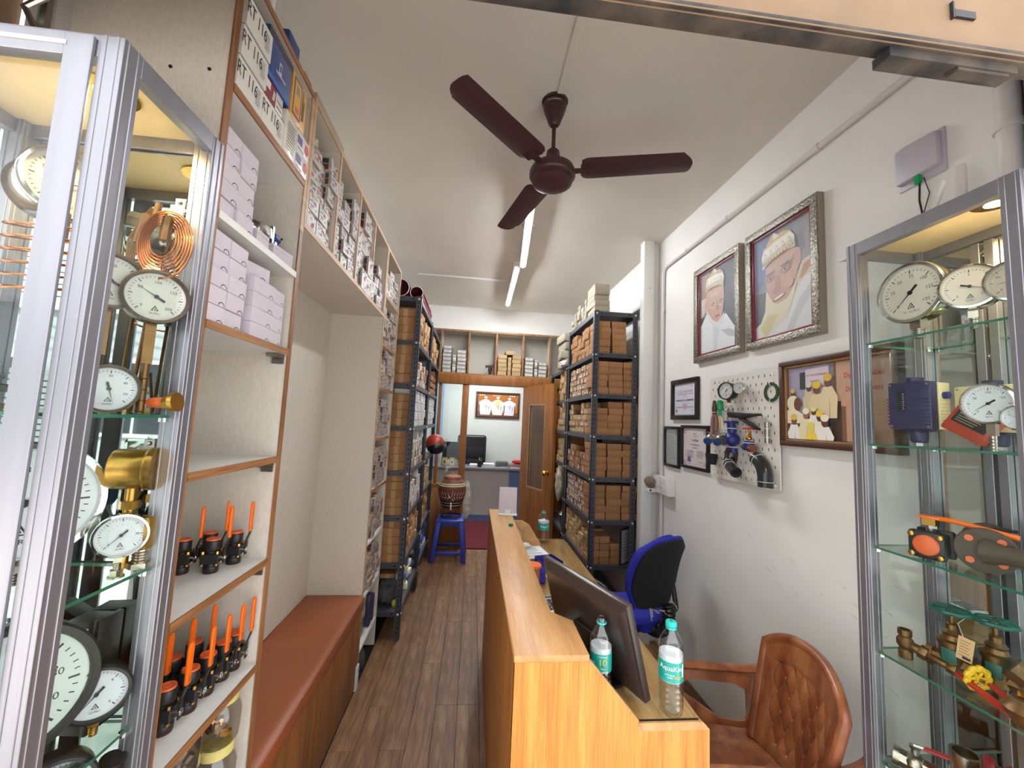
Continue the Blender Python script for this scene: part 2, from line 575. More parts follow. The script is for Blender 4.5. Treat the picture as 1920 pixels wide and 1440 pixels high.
wr = S('wall_right', MB('wall_paint').box(XR, 0.87, 0, XR + .12, 7.45, 3.2))
sc2 = MB('print')
for k in range(26):
    y_ = rnd.uniform(1.15, 2.3); z_ = .98 - .30 * (y_ - 1.3) * -1 * .0 + rnd.gauss(.92, .10) - .0; z_ = rnd.gauss(.95, .10); L_ = rnd.uniform(.01, .05)
    sc2.poly([(XR - .0006, y_, z_), (XR - .0006, y_ - L_, z_ - L_ * .35), (XR - .0006, y_ - L_, z_ - L_ * .35 - .0014), (XR - .0006, y_ - L_ * .4, z_ - .0035)], c='#8d8984')
tag(sc2.build('scuff_marks', wr), kind='stuff')
S('wall_left', MB('wall_paint').box(XL - .12, 0.93, 0, XL, 7.45, 3.2))
S('wall_back', MB('wall_paint').box(XL, YB + .23, 2.735, XR, YB + .35, 3.1))
# column on the right wall where the racks begin, with its narrow return
S('trim_1', MB('wall_paint').box(1.30, 2.955, 0, 1.385, 3.03, ZC).box(1.385, 3.0, 0, XR, 3.08, ZC), bevel=.004)
S('trim_2', MB('wall_paint').prism([(3.03, 2.60), (3.9, 2.86), (3.9, 2.60)], 1.36, XR, 'x'))
# front opening: lintel wall over the shutter beam and its side returns
S('wall_front', MB('beam_paint').box(-1.7, .60, 2.62, 1.9, .74, 3.5).box(-1.7, .80, 0, -1.08, .93, 3.5).box(XR + .0, .80, 0, 1.9, .87, 3.5))
b = MB('beam_paint')
b.box(-1.5, .545, 2.275, 1.9, .575, 2.78)
b.box(-1.5, .545, 2.262, 1.9, .576, 2.275, 'beam_rust')
b.box(-1.5, .536, 2.262, 1.9, .545, 2.272, 'beam_rust')
b.box(-1.5, .60, 2.50, 1.9, .575, 2.62)
S('trim_3', b, bevel=.0015)
bm_ = tag(S('shutter_beam_plate', MB('beam_rust').box(.668, .550, 2.244, .915, .580, 2.2618).box(.80, .552, 2.238, .90, .570, 2.244)), 'rusty steel plate under the painted shutter beam over the entrance', 'beam plate')
del bm_['kind']
p = tag(MB('beam_paint').tube([(.30, .535, 2.50), (1.2, .535, 2.42)], .008).build('conduit'), 'thin painted conduit along the tan shutter beam', 'conduit')
lt = thing('beam_latch', 'dark latch slot and round bolt holes in the tan shutter beam', 'latch', (0, 0, 0))
for x_, z_ in ((.60, 2.46), (.745, 2.445), (.84, 2.42), (.90, 2.40)): MB('black_metal').cyl((x_, .546, z_), (x_, .5435, z_), .006, n=10).build('bolt', lt)
MB('black_metal').box(.785, .5405, 2.325, .825, .5455, 2.338).build('latch_slot', lt)
MB('black_metal').box(.780, .5395, 2.321, .783, .5455, 2.352).build('latch_pin', lt)
# vertical soil pipe and dark jamb by the right cabinet
pp = MB('white_pipe').cyl((1.43, .885, 0), (1.43, .885, 3.1), .026)
for z in (2.46, 1.9): pp.cyl((1.43, .885, z), (1.43, .885, z + .02), .031)
tag(pp.build('drain_pipe'), 'off-white vertical pipe at the street end of the right wall', 'pipe')
S('trim_4', MB('office_blue').box(1.395, .79, 0, 1.45, .83, 3.0))
# upper left clutter beyond the cabinet: dark box, conduit
bx = MB('black_metal').box(-1.36, .72, 2.30, -1.0, .79, 2.62).build('shutter_motor_box', bevel=.004)
tag(bx, 'dark box above the glass cabinet at the upper left', 'box')
cp = MB('steel').tube([(-.885, .80, 2.19), (-.885, .80, 3.0)], .011)
cp.tube([(-.875, .78, 2.24), (-.87, .775, 2.30), (-.89, .77, 2.34), (-.865, .78, 2.38)], .006)
tag(cp.build('cable_conduit'), 'grey conduit with tied cable beside the laminate panel, top left', 'conduit')

# ---- street outside (seen in the cabinet mirrors, lights the shop front)
S('ground', MB('asphalt').box(-14, -14, -.25, 14, .80, -.15))
st = MB('facade_grey').box(-12, -7.5, -.15, 9, -6.9, 3.4)
st.box(-12, -7.6, 3.4, -3.2, -6.8, 4.3, 'facade_white').box(-1.5, -7.6, 3.4, 9, -6.8, 5.4, 'facade_white')
S('wall_street', st)
for k, (x0, z0, w, h) in enumerate(((-10.2, 1.0, 1.3, 1.4), (-7.4, 1.0, 1.3, 1.4), (-4.9, 1.6, 1.1, 1.0), (-2.4, 1.0, 1.3, 1.4), (.8, 1.0, 1.4, 1.4), (3.6, 1.0, 1.4, 1.4))):
    w_ = S('window_%d' % (k + 1), MB('facade_white').box(x0 - .08, -6.93, z0 - .08, x0 + w + .08, -6.84, z0 + h + .08))
    MB('window_dark').box(x0, -6.86, z0, x0 + w / 2 - .03, -6.82, z0 + h).build('pane', w_)
    MB('window_dark').box(x0 + w / 2 + .03, -6.86, z0, x0 + w, -6.82, z0 + h).build('pane', w_)
sh = MB('shutter')
for k in range(18): sh.box(-9.0, -6.79, .05 + k * .12, -7.9, -6.75, .14 + k * .12)
tag(sh.build('roller_shutter'), 'grey ribbed roller shutter across the street', 'shutter')
cb = MB('black_plastic')
for k in range(4): cb.tube([(-9, -6.2, 3.6 + k * .22), (-3, -5.8, 3.1 + k * .26), (5, -6.2, 3.8 + k * .2)], .014, 5)
tag(cb.build('overhead_cables'), 'black overhead cables strung over the street', 'cables', kind='stuff')

# ================================================================== ceiling: tubes, casing, fan
for k, (a, bb, lb) in enumerate((((.298, 2.38, 3.065), (.386, 3.57, 3.065), 'bright white tube light nearest the fan'), ((.335, 3.60, 3.065), (.352, 4.85, 3.065), 'bright white tube light farther back toward the partition'))):
    t = thing('tube_light', lb, 'lamp', loc=(a[0], a[1], 3.1), group='ceiling tube lights')
    d = Vector(bb) - Vector(a); L = d.length; d.normalize()
    t.rotation_euler = (0, 0, math.atan2(-d.x, d.y))
    MB('white_plastic').box(-.030, 0, -.061, .030, L, 0).build('batten', t, bevel=.003)
    MB('lamp_tube').cyl((0, .02, -.058), (0, L - .02, -.058), .013, n=12).build('tube', t)
    c = MB('white_plastic')
    c.cyl((0, 0, -.058), (0, .022, -.058), .015, n=12).cyl((0, L - .022, -.058), (0, L, -.058), .015, n=12).box(-.012, 0, -.055, .012, .02, -.02).box(-.012, L - .02, -.055, .012, L, -.02)
    c.build('end_caps', t)
    MB('white_plastic').tube([(-.05, L * .42, -.005), (-.03, L * .42 + .03, -.012), (.03, L * .42 + .03, -.012), (.05, L * .42, -.005), (.03, L * .42 - .03, -.012), (-.03, L * .42 - .03, -.012)], .003, 6, closed=True).build('cable_loop', t)
tag(MB('white_pipe').box(-.66, 4.10, 3.083, .335, 4.125, 3.10).build('cable_casing', bevel=.002), 'white cable casing running across the ceiling to the far tube light', 'cable casing')
tag(MB('ceiling_paint').box(.300, .62, 3.088, .335, 1.640, 3.10).build('cable_casing', bevel=.002), 'flat painted cable casing on the ceiling in front of the fan', 'cable casing')

fan = thing('ceiling_fan', 'dark brown three-blade ceiling fan hanging from the ceiling', 'fan', (.302, 1.704, 3.1))
cn = MB('fan_brown').lathe([(.052, -.004), (.056, -.022), (.052, -.04), (.026, -.112), (.016, -.122)], 28, p=(0, 0, 0))
can = cn.build('canopy', fan)
tx = MB('print')
def wraptext(mb, s, size, r, z, a0, col='#d8cfcf', mat_='print', dr=.0006, slope=0.0):
    """lettering wrapped round a vertical cylinder of radius r; a0 = angle of its centre"""
    vs, fs = text_mesh(s)
    P = []
    for v in vs:
        a = a0 + v[0] * size / r
        rr = r + dr + slope * v[1] * size
        P.append((rr * math.sin(a), -rr * math.cos(a), z + v[1] * size))
    mb.add(P, fs, mat_, col)
wraptext(tx, 'Crompton', .016, .0565, -.028, R(-14))
tx.add([(0, 0, 0)] * 0, [])
o = tx.build('brand_lettering', can); 
MB('beam_rust').lathe([(.062, 0), (.060, -.004), (.05, -.004)], 24).build('ceiling_hole_rim', fan)
MB('fan_brown').cyl((0, 0, -.115), (0, 0, -.30), .0095, n=14).build('down_rod', fan)
MB('fan_brown').lathe([(.016, -.235), (.03, -.25), (.036, -.30), (.055, -.325), (.055, -.335)], 24).build('motor_cowl', fan)
MB('fan_brown').lathe([(.05, -.325), (.098, -.335), (.106, -.352), (.106, -.372), (.101, -.380), (.094, -.383), (.092, -.402), (.075, -.412), (.03, -.416), (0, -.416)], 40).build('motor', fan)
def blade(ang):
    g = MB('fan_brown')
    def f(u, v):
        r = .135 + u * .475
        w = .060 + .008 * (1 - u)
        if u < .05: w *= .78 + .22 * (u / .05)
        s_ = (v - .5) * 2
        cut = max(0, (u - .90) / .10)
        if s_ < 0: r -= .05 * s_ * s_ * cut
        else: r -= .014 * s_ ** 4 * cut
        return (r, s_ * w, -.345 - s_ * .004 - .008 * (1 - s_ * s_) + .006)
    g.grid(24, 8, f, thick=.003)
    b_ = g.build('blade', fan, angle=50)
    b_.rotation_euler = (0, 0, ang)
    h = MB('fan_brown').at().box(.085, -.016, -.352, .175, .016, -.347).box(.13, -.04, -.349, .175, .04, -.3455)
    for yy in (-.026, .026): h.cyl((.16, yy, -.356), (.16, yy, -.344), .005, n=8)
    h.build('blade_bracket', b_)
for ang in (R(-15), R(-135 - .5), R(106)): blade(ang)

# ================================================================== conduits and fittings on the right wall
pp = MB('white_pipe').tube([(1.435, 2.90, .60), (1.435, 2.90, 2.80), (1.435, 2.885, 2.835), (1.435, 2.855, 2.85), (1.435, .88, 2.85)], .0125, 10)
for y in (2.55, 2.1, 1.48, 1.0): pp.cyl((1.435, y, 2.85), (1.435, y + .02, 2.85), .0165, n=12)
for z in (2.5, 1.98, 1.55, 1.34, .90): pp.cyl((1.435, 2.90, z), (1.435, 2.90, z + .015), .0165, n=12)
tag(pp.build('wall_conduit'), 'white round conduit running along the top of the right wall and down its corner', 'conduit')
nl = MB('steel').tube([(1.34, 2.955, 2.70), (1.345, 2.93, 2.695), (1.35, 2.925, 2.70)], .0025, 6)
tag(nl.build('nail'), 'bent nail in the white column above the grey rack', 'nail')

sb = thing('switch_box', 'white surface switch and socket box on the right wall below the certificates', 'switch box', (1.45, 2.85, 1.175))
MB('white_plastic').box(-.055, -.13, -.062, 0, .11, .062).build('box_body', sb, bevel=.004)
MB('white_plastic').box(-.060, -.125, -.057, -.054, -.01, .057).box(-.060, 0.0, -.057, -.054, .105, .057).build('face_plates', sb, bevel=.0015)
q = MB('black_plastic')
for y0 in (-.08, .045):
    for dz in (.025, -.03):
        for dy, dzz in ((0, .010), (-.009, -.004), (.009, -.004)): q.cyl((-.0608, y0 + dy, dz + dzz), (-.0595, y0 + dy, dz + dzz), .0028, n=8)
for y0 in (-.035, .015, .09): q.box(-.0612, y0 - .004, -.02, -.0598, y0 + .004, -.010)
q.build('socket_holes', sb)
o2 = thing('night_lamp', 'small wicker ball lamp plugged in beside the white switch box', 'lamp', (1.36, 2.93, 1.14))
g = MB('jute')
for k in range(16):
    a, c_ = rnd.random() * 6.28, rnd.random() * 3.14
    n_ = Vector((math.sin(c_) * math.cos(a), math.sin(c_) * math.sin(a), math.cos(c_))); u, w = basis(n_)
    g.tube([tuple(.036 * (math.cos(t_ / 14 * 6.283) * u + math.sin(t_ / 14 * 6.283) * w) + Vector((0, 0, .045))) for t_ in range(14)], .0045, 5, closed=True)
g.sphere((0, 0, .045), .032, 14, 8)
g.build('wicker_ball', o2)
MB('white_plastic').box(-.025, -.02, -.03, .09, .02, .0).build('plug_adapter', o2, bevel=.002)
MB('black_plastic').box(-.012, -.0215, -.022, .002, -.02, -.008).build('switch', o2)

rtr = thing('wall_router', 'pale grey fibre terminal box with a green plug high on the right wall', 'router', (1.45, 1.11, 2.53))
MB('router_plastic').prism([(-.062, -.052), (.062, -.06), (.062, .062), (.035, .066), (-.062, .058)], -.03, 0, 'x').build('body', rtr, bevel=.004)
MB('router_plastic').box(-.008, -.07, -.078, 0, .07, .07).build('backplate', rtr, bevel=.003)
MB('green_clear').box(-.026, -.006, -.085, -.014, .008, -.055).build('green_plug', rtr)
MB('black_plastic').tube([(-.015, 0, -.08), (-.012, .006, -.14), (-.012, -.002, -.20), (-.02, .02, -.235)], .003, 6).tube([(-.015, -.012, -.07), (-.012, -.024, -.13), (-.016, -.008, -.19)], .0015, 5).build('cables', rtr)
# on top of the right cabinet
tag(MB('white_pipe').at(1.33, .93, 2.197, rx=R(-6), ry=R(10)).cyl((0, 0, 0), (0, 0, .20), .012, n=14).build('plastic_pipe_offcut'), 'upright white plastic pipe standing on the right glass cabinet', 'pipe')
tag(MB('white_pipe').at(1.30, 1.0, 2.197, rx=R(30), ry=R(-12)).cyl((0, 0, 0), (0, 0, .15), .007, n=10).build('plastic_strip'), 'thin slanting white strip leaning on top of the right glass cabinet', 'strip')
tag(MB('white_plastic').at(1.28, 1.10, 2.197, rz=R(10)).prism([(-.05, -.12), (.05, -.10), (.05, .08), (-.03, .12)], 0, .018, 'z').build('plastic_packet', bevel=.006), 'flat translucent plastic packet lying on the right glass cabinet', 'packet')
tag(MB('beam_rust').at(1.30, .80, 2.197).box(-.05, -.06, 0, .05, .05, .035).build('wooden_block', bevel=.006), 'small brown block on top of the right glass cabinet', 'block')
# ================================================================== cartons: shared meshes (front faces local -Y, origin bottom centre)
def meshof(mb, name, **k):
    o = mb.build(name, **k); me = o.data; bpy.data.objects.remove(o); return me
def carton_mesh(w, d, h, m='carton', slits=3, label=None, tape=False, name='carton', lidm=None):
    b = MB(m)
    b.box(-w / 2 + .0015, .0015, 0, w / 2 - .0015, d - .0015, h * .6)
    b.box(-w / 2, 0, h * .16, w / 2, d, h, lidm or m)
    if slits:
        for k in range(slits):
            x_ = (k - (slits - 1) / 2) * w * .3
            b.poly([(x_ - .010, -.0004, h * .17), (x_ - .002, -.0004, h * .20), (x_ + .006, -.0004, h * .32), (x_ - .003, -.0004, h * .25)], 'hole_black')
    if label:
        b.poly([(-w * .38, -.0005, h * .25), (w * .38, -.0005, h * .25), (w * .38, -.0005, h * .85), (-w * .38, -.0005, h * .85)], 'print', '#d8d8dc')
        b.poly([(-w * .32, -.0008, h * .60), (w * .32, -.0008, h * .60), (w * .32, -.0008, h * .76), (-w * .32, -.0008, h * .76)], 'print', label)
        b.poly([(-w * .32, -.0008, h * .34), (w * .1, -.0008, h * .34), (w * .1, -.0008, h * .40), (-w * .32, -.0008, h * .40)], 'print', '#55555c')
    if tape:
        b.box(-w * .10, -.0006, 0, w * .14, d * .8, h + .0006, 'tape')
    return meshof(b, name, bevel=.0012, seg=1)
def printed_mesh(w, d, h, seed, body='white_box', red=True):
    """small product box covered in black and red print"""
    r_ = random.Random(seed); b = MB(body)
    b.box(-w / 2, 0, 0, w / 2, d, h)
    for k in range(15):
        cx = r_.uniform(-.46, .30) * w; cz = r_.uniform(.06, .88) * h; ww = r_.uniform(.05, .28) * w; hh = r_.uniform(.02, .10) * h; ww = min(ww, w * .48 - cx)
        b.poly([(cx, -.0005, cz), (cx + ww, -.0005, cz), (cx + ww, -.0005, cz + hh), (cx, -.0005, cz + hh)], 'print', r_.choice(['#3a3a3e', '#55555a', '#2c2c30', '#77777a']))
    if red:
        cx = r_.uniform(-.42, .1) * w; cz = r_.uniform(.05, .55) * h
        b.poly([(cx, -.0006, cz), (cx + .3 * w, -.0006, cz), (cx + .26 * w, -.0006, cz + .22 * h), (cx + .05 * w, -.0006, cz + .25 * h)], 'print', '#a8322c')
    for sx_ in (-1, 1):
        b.box(sx_ * (w / 2 + .0004) - .0003, .01, h * .1, sx_ * (w / 2 + .0004) + .0003, d * .5, h * .5, 'print', '#6a3a38')
        b.box(sx_ * (w / 2 + .0004) - .0003, .01, h * .55, sx_ * (w / 2 + .0004) + .0003, d * .6, h * .9, 'print', '#3c3c40')
    b.box(-w * .30, -.001, h * .93, w * .30, d * .3, h + .0008, 'tape')
    return meshof(b, 'printed_box', bevel=.0012, seg=1)
def put(name, me, loc, rz, label, cat, group, jit=.0, scale=None):
    o = bpy.data.objects.new(name, me); COL.objects.link(o)
    o.location = loc
    o.rotation_euler = (0, 0, rz + rnd.uniform(-jit, jit))
    if scale: o.scale = scale
    return tag(o, label, cat, group)

# ================================================================== left fitted shelving (front plane X = -.605)
XF = -.605
# --- near tower
tw = thing('shelf_tower', 'tall beige laminate shelf tower with brown edging beside the left glass cabinet', 'shelving', (0, 0, 0), group=None)
MB('laminate').box(XL + .002, .905, 0.002, XF - .004, .923, 2.69).build('side_panel', tw)
MB('laminate').box(XL + .002, 1.322, 0.002, XF - .004, 1.34, 2.69).build('side_panel', tw)
MB('laminate').box(XL + .002, .923, 0.002, XL + .012, 1.322, 2.69).build('back_panel', tw)
MB('edge_wood_v').box(XF - .004, .903, 0.002, XF, .925, 2.235).build('edge_strip', tw)
MB('edge_wood_v').box(XF - .004, 1.320, 0.002, XF, 1.342, 2.20).build('edge_strip', tw)
MB('edge_wood_v').box(XF - .004, .903, 2.235, XF, .925, 2.69).build('edge_strip', tw)
MB('edge_pale').box(XF - .004, 1.320, 2.20, XF, 1.342, 2.69).build('edge_strip', tw)
TZ = [.53, .84, 1.145, 1.455, 1.795, 2.052, 2.365]
for z in TZ:
    s_ = MB('white_lam').box(XL + .012, .924, z - .018, XF - .003, 1.321, z).build('shelf', tw)
    MB('edge_wood' if z < 2.0 or z > 2.3 else 'white_lam').box(XF - .003, .926, z - .0185, XF + .0015, 1.320, z + .0005).build('front_edge', s_)
s_ = MB('laminate').box(XL + .012, .905, 2.672, XF - .003, 1.34, 2.69).build('top_board', tw)
MB('edge_wood').box(XF - .003, .905, 2.672, XF + .001, 1.34, 2.69).build('front_edge', s_)
for z in (1.437, 1.127, 1.777):
    g = MB('steel').box(XF - .045, 1.275, z - .012, XF - .01, 1.319, z - .001).box(XF - .045, 1.315, z - .03, XF - .01, 1.320, z - .001)
    g.build('bracket', tw)
sc_ = MB('hole_black')
for x_, z_ in ((-.731, 2.369), (-.648, 2.374)): sc_.cyl((x_, .9055, z_), (x_, .903, z_), .004, n=8)
sc_.cyl((-.66, 1.323, 2.16), (-.66, 1.3205, 2.16), .003, n=8)
sc_.build('screw_heads', tw)

# --- lilac-white cartons with thumb notch (front faces +X)
def lilac_mesh(w, d, h):
    b = MB('carton_lilac').box(-w / 2, 0, 0, w / 2, d, h)
    seg = [(.012 * math.cos(math.pi * k / 8), .010 * math.sin(math.pi * k / 8)) for k in range(9)]
    for (a1, b1), (a2, b2) in zip(seg, seg[1:]):
        b.poly([(w * .28 + a1, -.0005, b1 + .001), (w * .28 + a2, -.0005, b2 + .001), (w * .28 + a2 * .82, -.0005, b2 * .82 + .001), (w * .28 + a1 * .82, -.0005, b1 * .82 + .001)], 'hole_black')
    b.box(-w / 2 - .0003, -.0006, h - .0016, w / 2 + .0003, d, h - .0004, 'dark_brown_plastic')
    return meshof(b, 'lilac_carton', bevel=.0008, seg=1)
LM = lilac_mesh(.072, .22, .043)
LM2 = lilac_mesh(.115, .20, .042)
for lvl, zz, nrow in (('second shelf from top', 2.053, 5), ('third shelf from top', 1.796, 5)):
    for c_ in range(2):
        for k in range(nrow):
            put('product_carton', LM, (XF - .012 + rnd.uniform(-.004, .004), .968 + c_ * .0745, zz + k * .0438), R(90), 'pale lilac carton %s up, %s stack, %s of left tower' % (ORDF[k], ('nearer', 'farther')[c_], lvl), 'box', 'pale lilac cartons in the left tower', .02)
for k in range(5):
    top = k == 4
    put('product_carton', LM2, (XF - .010 - (.02 if top else 0), 1.172 + (.0 if not top else -.03), 1.796 + k * .0425), R(90) + (R(-14) if top else 0), 'wide lilac carton %s from bottom, stack by the tower side panel' % ORDF[k], 'box', 'pale lilac cartons in the left tower', .015)
    put('product_carton', LM2, (XF - .014, 1.262 if k < 4 else 1.262, 1.796 + k * .0425), R(90), 'lilac carton %s from bottom, last stack on the third tower shelf' % ORDF[k], 'box', 'pale lilac cartons in the left tower', .01, scale=(.52, 1, 1)) if k < 4 else None
# steel pot stack, white boxes, blue caps on the z 2.05 shelf
pt = thing('steel_canister', 'round shiny dark steel canister behind small white boxes on the tower shelf', 'canister', (-.70, 1.20, 2.053))
pt.scale = (.8, .8, 1.15)
MB('chrome').lathe([(.0, 0), (.072, 0), (.078, .01), (.078, .045), (.070, .05)], 32).build('body', pt)
MB('chrome').lathe([(.082, .05), (.084, .054), (.084, .075), (.078, .082), (0, .084)], 32).build('lid', pt)
MB('black_plastic').lathe([(.0845, .049), (.0845, .053), (.079, .053), (.079, .049)], 32, close=True).build('seal', pt)
WB = meshof(MB('carton_lilac').box(-.04, 0, 0, .04, .09, .052).box(-.041, -.0006, .038, .041, .09, .0385, 'hole_black'), 'wb', bevel=.001, seg=1)
put('small_carton', WB, (XF - .015, 1.14, 2.053), R(90), 'small upright white carton in front of the steel canister', 'box', None, scale=(.8, 1, .85))
put('small_carton', WB, (XF - .008, 1.245, 2.053), R(82), 'small white carton with printed face nearest the tower upright', 'box', None, scale=(1.2, 1, .8))
for k, (y_, z_) in enumerate(((1.265, 2.125), (1.285, 2.085))):
    t = thing('blue_cap_fitting', ('upper blue capped fitting behind the small white carton', 'lower blue capped fitting behind the small white carton')[k], 'fitting', (-.655, y_ - .01, z_ + .01))
    MB('blue_box').cyl((0, -.012, 0), (0, .022, 0), .016, n=18).build('cap', t, bevel=.002)
    MB('steel').cyl((0, -.03, 0), (0, -.012, 0), .012, n=18).box(-.02, -.04, -.032 if not k else -.031, .02, -.03, .02).build('body', t)
# --- overhead row, big white boxes in first bay (front +X)
def rt_mesh(w, d, h, seed=1, txt=True):
    b = MB('carton_white').box(-w / 2, 0, 0, w / 2, d, h)
    if txt:
        b.text('RT 116', .048, -w * .14, h * .58, T=Matrix.Rotation(R(90), 4, 'X') @ Matrix.Translation((0, 0, .0007)), c='#1b1b20', sx=.62)
    r_ = random.Random(seed)
    for k in range(7):
        z_ = h * (.2 + .09 * k)
        b.poly([(w * .20, -.0006, z_), (w * (.30 + r_.random() * .12), -.0006, z_), (w * .40, -.0006, z_ + h * .03), (w * .20, -.0006, z_ + h * .03)], 'print', '#6a6a6e')
    b.box(-w / 2 - .0004, -.0008, h - .002, w / 2 + .0004, d * .98, h - .001, 'hole_black')
    return meshof(b, 'rt_box', bevel=.0015, seg=1)
Z0 = 2.366
RTM = rt_mesh(.112, .30, .078)
for k in range(3):
    put('marked_carton', RTM, (XF + .003 + .004 * k, .982, Z0 + k * .079), R(90), 'white carton hand marked RT 116, %s in the stack nearest the street' % ('lowest', 'middle', 'topmost')[k], 'box', 'white cartons marked RT 116', .01)
put('marked_carton', RTM, (XF + .002, 1.096, Z0), R(90), 'white carton hand marked RT 116 beneath the maroon and white one', 'box', 'white cartons marked RT 116')
def colourbox(w, d, h, base, polys, m='gloss_print'):
    b = MB(m); b.c = lin(base)
    b.box(-w / 2, 0, 0, w / 2, d, h)
    for k, (pts, c_) in enumerate(polys):
        b.poly([(x_ * w / 2, -.0005 - .0002 * k, z_ * h) for x_, z_ in pts], m, c_)
    return b
def rect(x0, z0, x1, z1): return [(x0, z0), (x1, z0), (x1, z1), (x0, z1)]
o = colourbox(.10, .26, .055, '#e0ddd6', [(rect(-1, 0, .2, 1), '#7e1f28'), (rect(-.9, .5, -.4, .9), '#e8e4e0'), (rect(.3, .2, .9, .3), '#8a8a8a'), (rect(.3, .5, .9, .6), '#8a8a8a'), ([(-.2, .2), (.05, .3), (.1, .7), (-.1, .8)], '#c9c4c0')]).build('maroon_carton', bevel=.001)
o.location = (XF, 1.09, Z0 + .0795); o.rotation_euler = (0, 0, R(90)); tag(o, 'maroon and white product carton under the big blue box', 'box')
o = colourbox(.135, .28, .135, '#1b3f80', [(rect(-1, 0, 1, .1), '#2a62ae'), (rect(-1, .86, 1, 1), '#23262c'), (rect(-.1, .35, .12, .6), '#c9ced8'), (rect(-.05, .40, .08, .56), '#1b3f80'), ([(-.3, .28), (.45, .30), (.5, .36), (-.35, .34)], '#9aa6c0')]).build('blue_carton', bevel=.002)
o.location = (XF + .004, 1.100, Z0 + .136); o.rotation_euler = (0, 0, R(90)); tag(o, 'large glossy blue carton with a clasp picture in the top left bay', 'box')
for p_, c_, l_, w_, h_, y_, z_ in ((0, '#ddd8cf', 'white carton with dense small print under the yellow one', .07, .125, 1.190, Z0),):
    b = colourbox(w_, .26, h_, c_, [(rect(-.7, .12 + .08 * k, .7, .15 + .08 * k), '#7c7a76') for k in range(9)])
    o = b.build('printed_carton', bevel=.001); o.location = (XF + .006, y_, z_); o.rotation_euler = (0, 0, R(90)); tag(o, l_, 'box')
b = colourbox(.098, .27, .142, '#d9a034', [(rect(-.8, .1, .25, .95), '#2c3a7c'), (rect(-.68, .15, .15, .90), '#dca544'), (rect(-.5, .2, 0, .34), '#c96a2c'), (rect(-.5, .6, -.05, .8), '#8a8a70'), (rect(.38, .2, .46, .9), '#3a3024'), (rect(.55, .25, .66, .7), '#3a3024')])
o = b.build('yellow_carton', bevel=.001); o.location = (XF + .004, 1.222, Z0 + .127); o.rotation_euler = (0, 0, R(90)); tag(o, 'yellow carton with a blue bordered panel in the top left bay', 'box')
for k in range(2):
    b = colourbox(.082, .26, .06, '#e2dde0', [(rect(-1, .3, -.2, .75), '#5a3f8a'), ([(.2, .3), (.7, .2), (.95, .5), (.7, .8), (.3, .75)], '#c9402c'), (rect(-.9, .05, .1, .15), '#88858a')])
    o = b.build('small_product_carton', bevel=.001); o.location = (XF + .006, 1.272, Z0 + k * .0615); o.rotation_euler = (0, 0, R(90)); tag(o, ('lower', 'upper')[k] + ' white carton with purple band and red oval beside the bay divider', 'box')
# items on top of the near unit
put('marked_carton', rt_mesh(.15, .2, .12, 4, False), (XF - .03, 1.03, 2.691), R(90), 'white printed carton lying on top of the left shelving near the ceiling', 'box', None)
o = MB('blue_box').cbox(0, 0, .05, .13, .10, .10).cbox(.01, -.002, .05, .02, .104, .104, 'carton_white').build('wrapped_parcel', loc=(XF - .06, 1.20, 2.691), bevel=.012); o.scale = (.7, .75, .7); tag(o, 'crumpled blue wrapped parcel on top of the left shelving', 'parcel')
o = MB('carton').cbox(0, 0, .025, .08, .06, .05).build('brown_packet', loc=(XF - .06, 1.32, 2.691), bevel=.006); tag(o, 'small brown packet beside the blue parcel on the left shelving', 'box')
o = MB('carton_grey').cbox(0, 0, .03, .10, .30, .06).build('flat_carton', loc=(XF - .07, 1.54, 2.691), bevel=.003); tag(o, 'flat grey carton lying on top of the overhead cupboard row', 'box')

# --- overhead open cupboard Y 1.34..2.99 and far column
oh = thing('overhead_cupboard', 'long open overhead cupboard of beige laminate above the bench', 'cupboard', (0, 0, 0))
DV = [1.349, 1.62, 1.915, 2.205, 2.527]
MB('white_lam').box(XL + .002, 1.341, 2.222, XF - .003, 2.544, 2.24).build('bottom_board', oh)
MB('laminate').box(XL + .012, 1.341, 2.2215, XF - .003, 2.545, 2.2222).build('soffit_skin', oh)
MB('edge_pale').box(XF - .003, 1.341, 2.221, XF + .001, 2.545, 2.241).build('front_edge', oh)
MB('laminate').box(XL + .002, 1.341, 2.672, XF - .003, 2.544, 2.69).build('top_board', oh)
MB('edge_pale').box(XF - .003, 1.341, 2.672, XF + .001, 2.544, 2.69).build('front_edge', oh)
MB('laminate').box(XL + .002, 1.341, 2.24, XL + .012, 2.544, 2.672).build('back_panel', oh)
for y_ in DV:
    d_ = MB('laminate').box(XL + .012, y_ - .008, 2.24, XF - .003, y_ + .008, 2.672).build('divider', oh)
    MB('edge_pale').box(XF - .003, y_ - .0085, 2.24, XF + .0012, y_ + .0085, 2.672).build('front_edge', d_)
PB = [printed_mesh(.078, .24, .058, s) for s in range(6)]
PB2 = [printed_mesh(.090, .24, .10, s + 20) for s in range(3)]
BN = ['first', 'second', 'third', 'fourth', 'fifth']
def bay(y0, y1, z0, rows, lab, meshes, w, h, drop=.0, tops=None):
    n = max(1, int((y1 - y0) / (w + .003)))
    gap = (y1 - y0 - n * w) / n
    for c_ in range(n):
        rr = rows if tops is None else tops[c_ % len(tops)]
        for k in range(rr):
            put('printed_carton', meshes[(c_ * 5 + k * 3 + rnd.randrange(3)) % len(meshes)], (XF - .008 + rnd.uniform(-.014, .012), y0 + gap / 2 + w / 2 + c_ * (w + gap), z0 + k * h), R(90), 'white carton with black and red print, %s up in %s stack, %s' % (ORDF[k], BN[c_], lab), 'box', 'printed white cartons on the left shelving', .05)
bay(1.36, 1.61, 2.241, 6, 'first bay above bench', PB, .078, .060, tops=[6, 5, 6])
bay(1.63, 1.905, 2.241, 6, 'second bay above bench', PB, .078, .060, tops=[6, 5, 6])
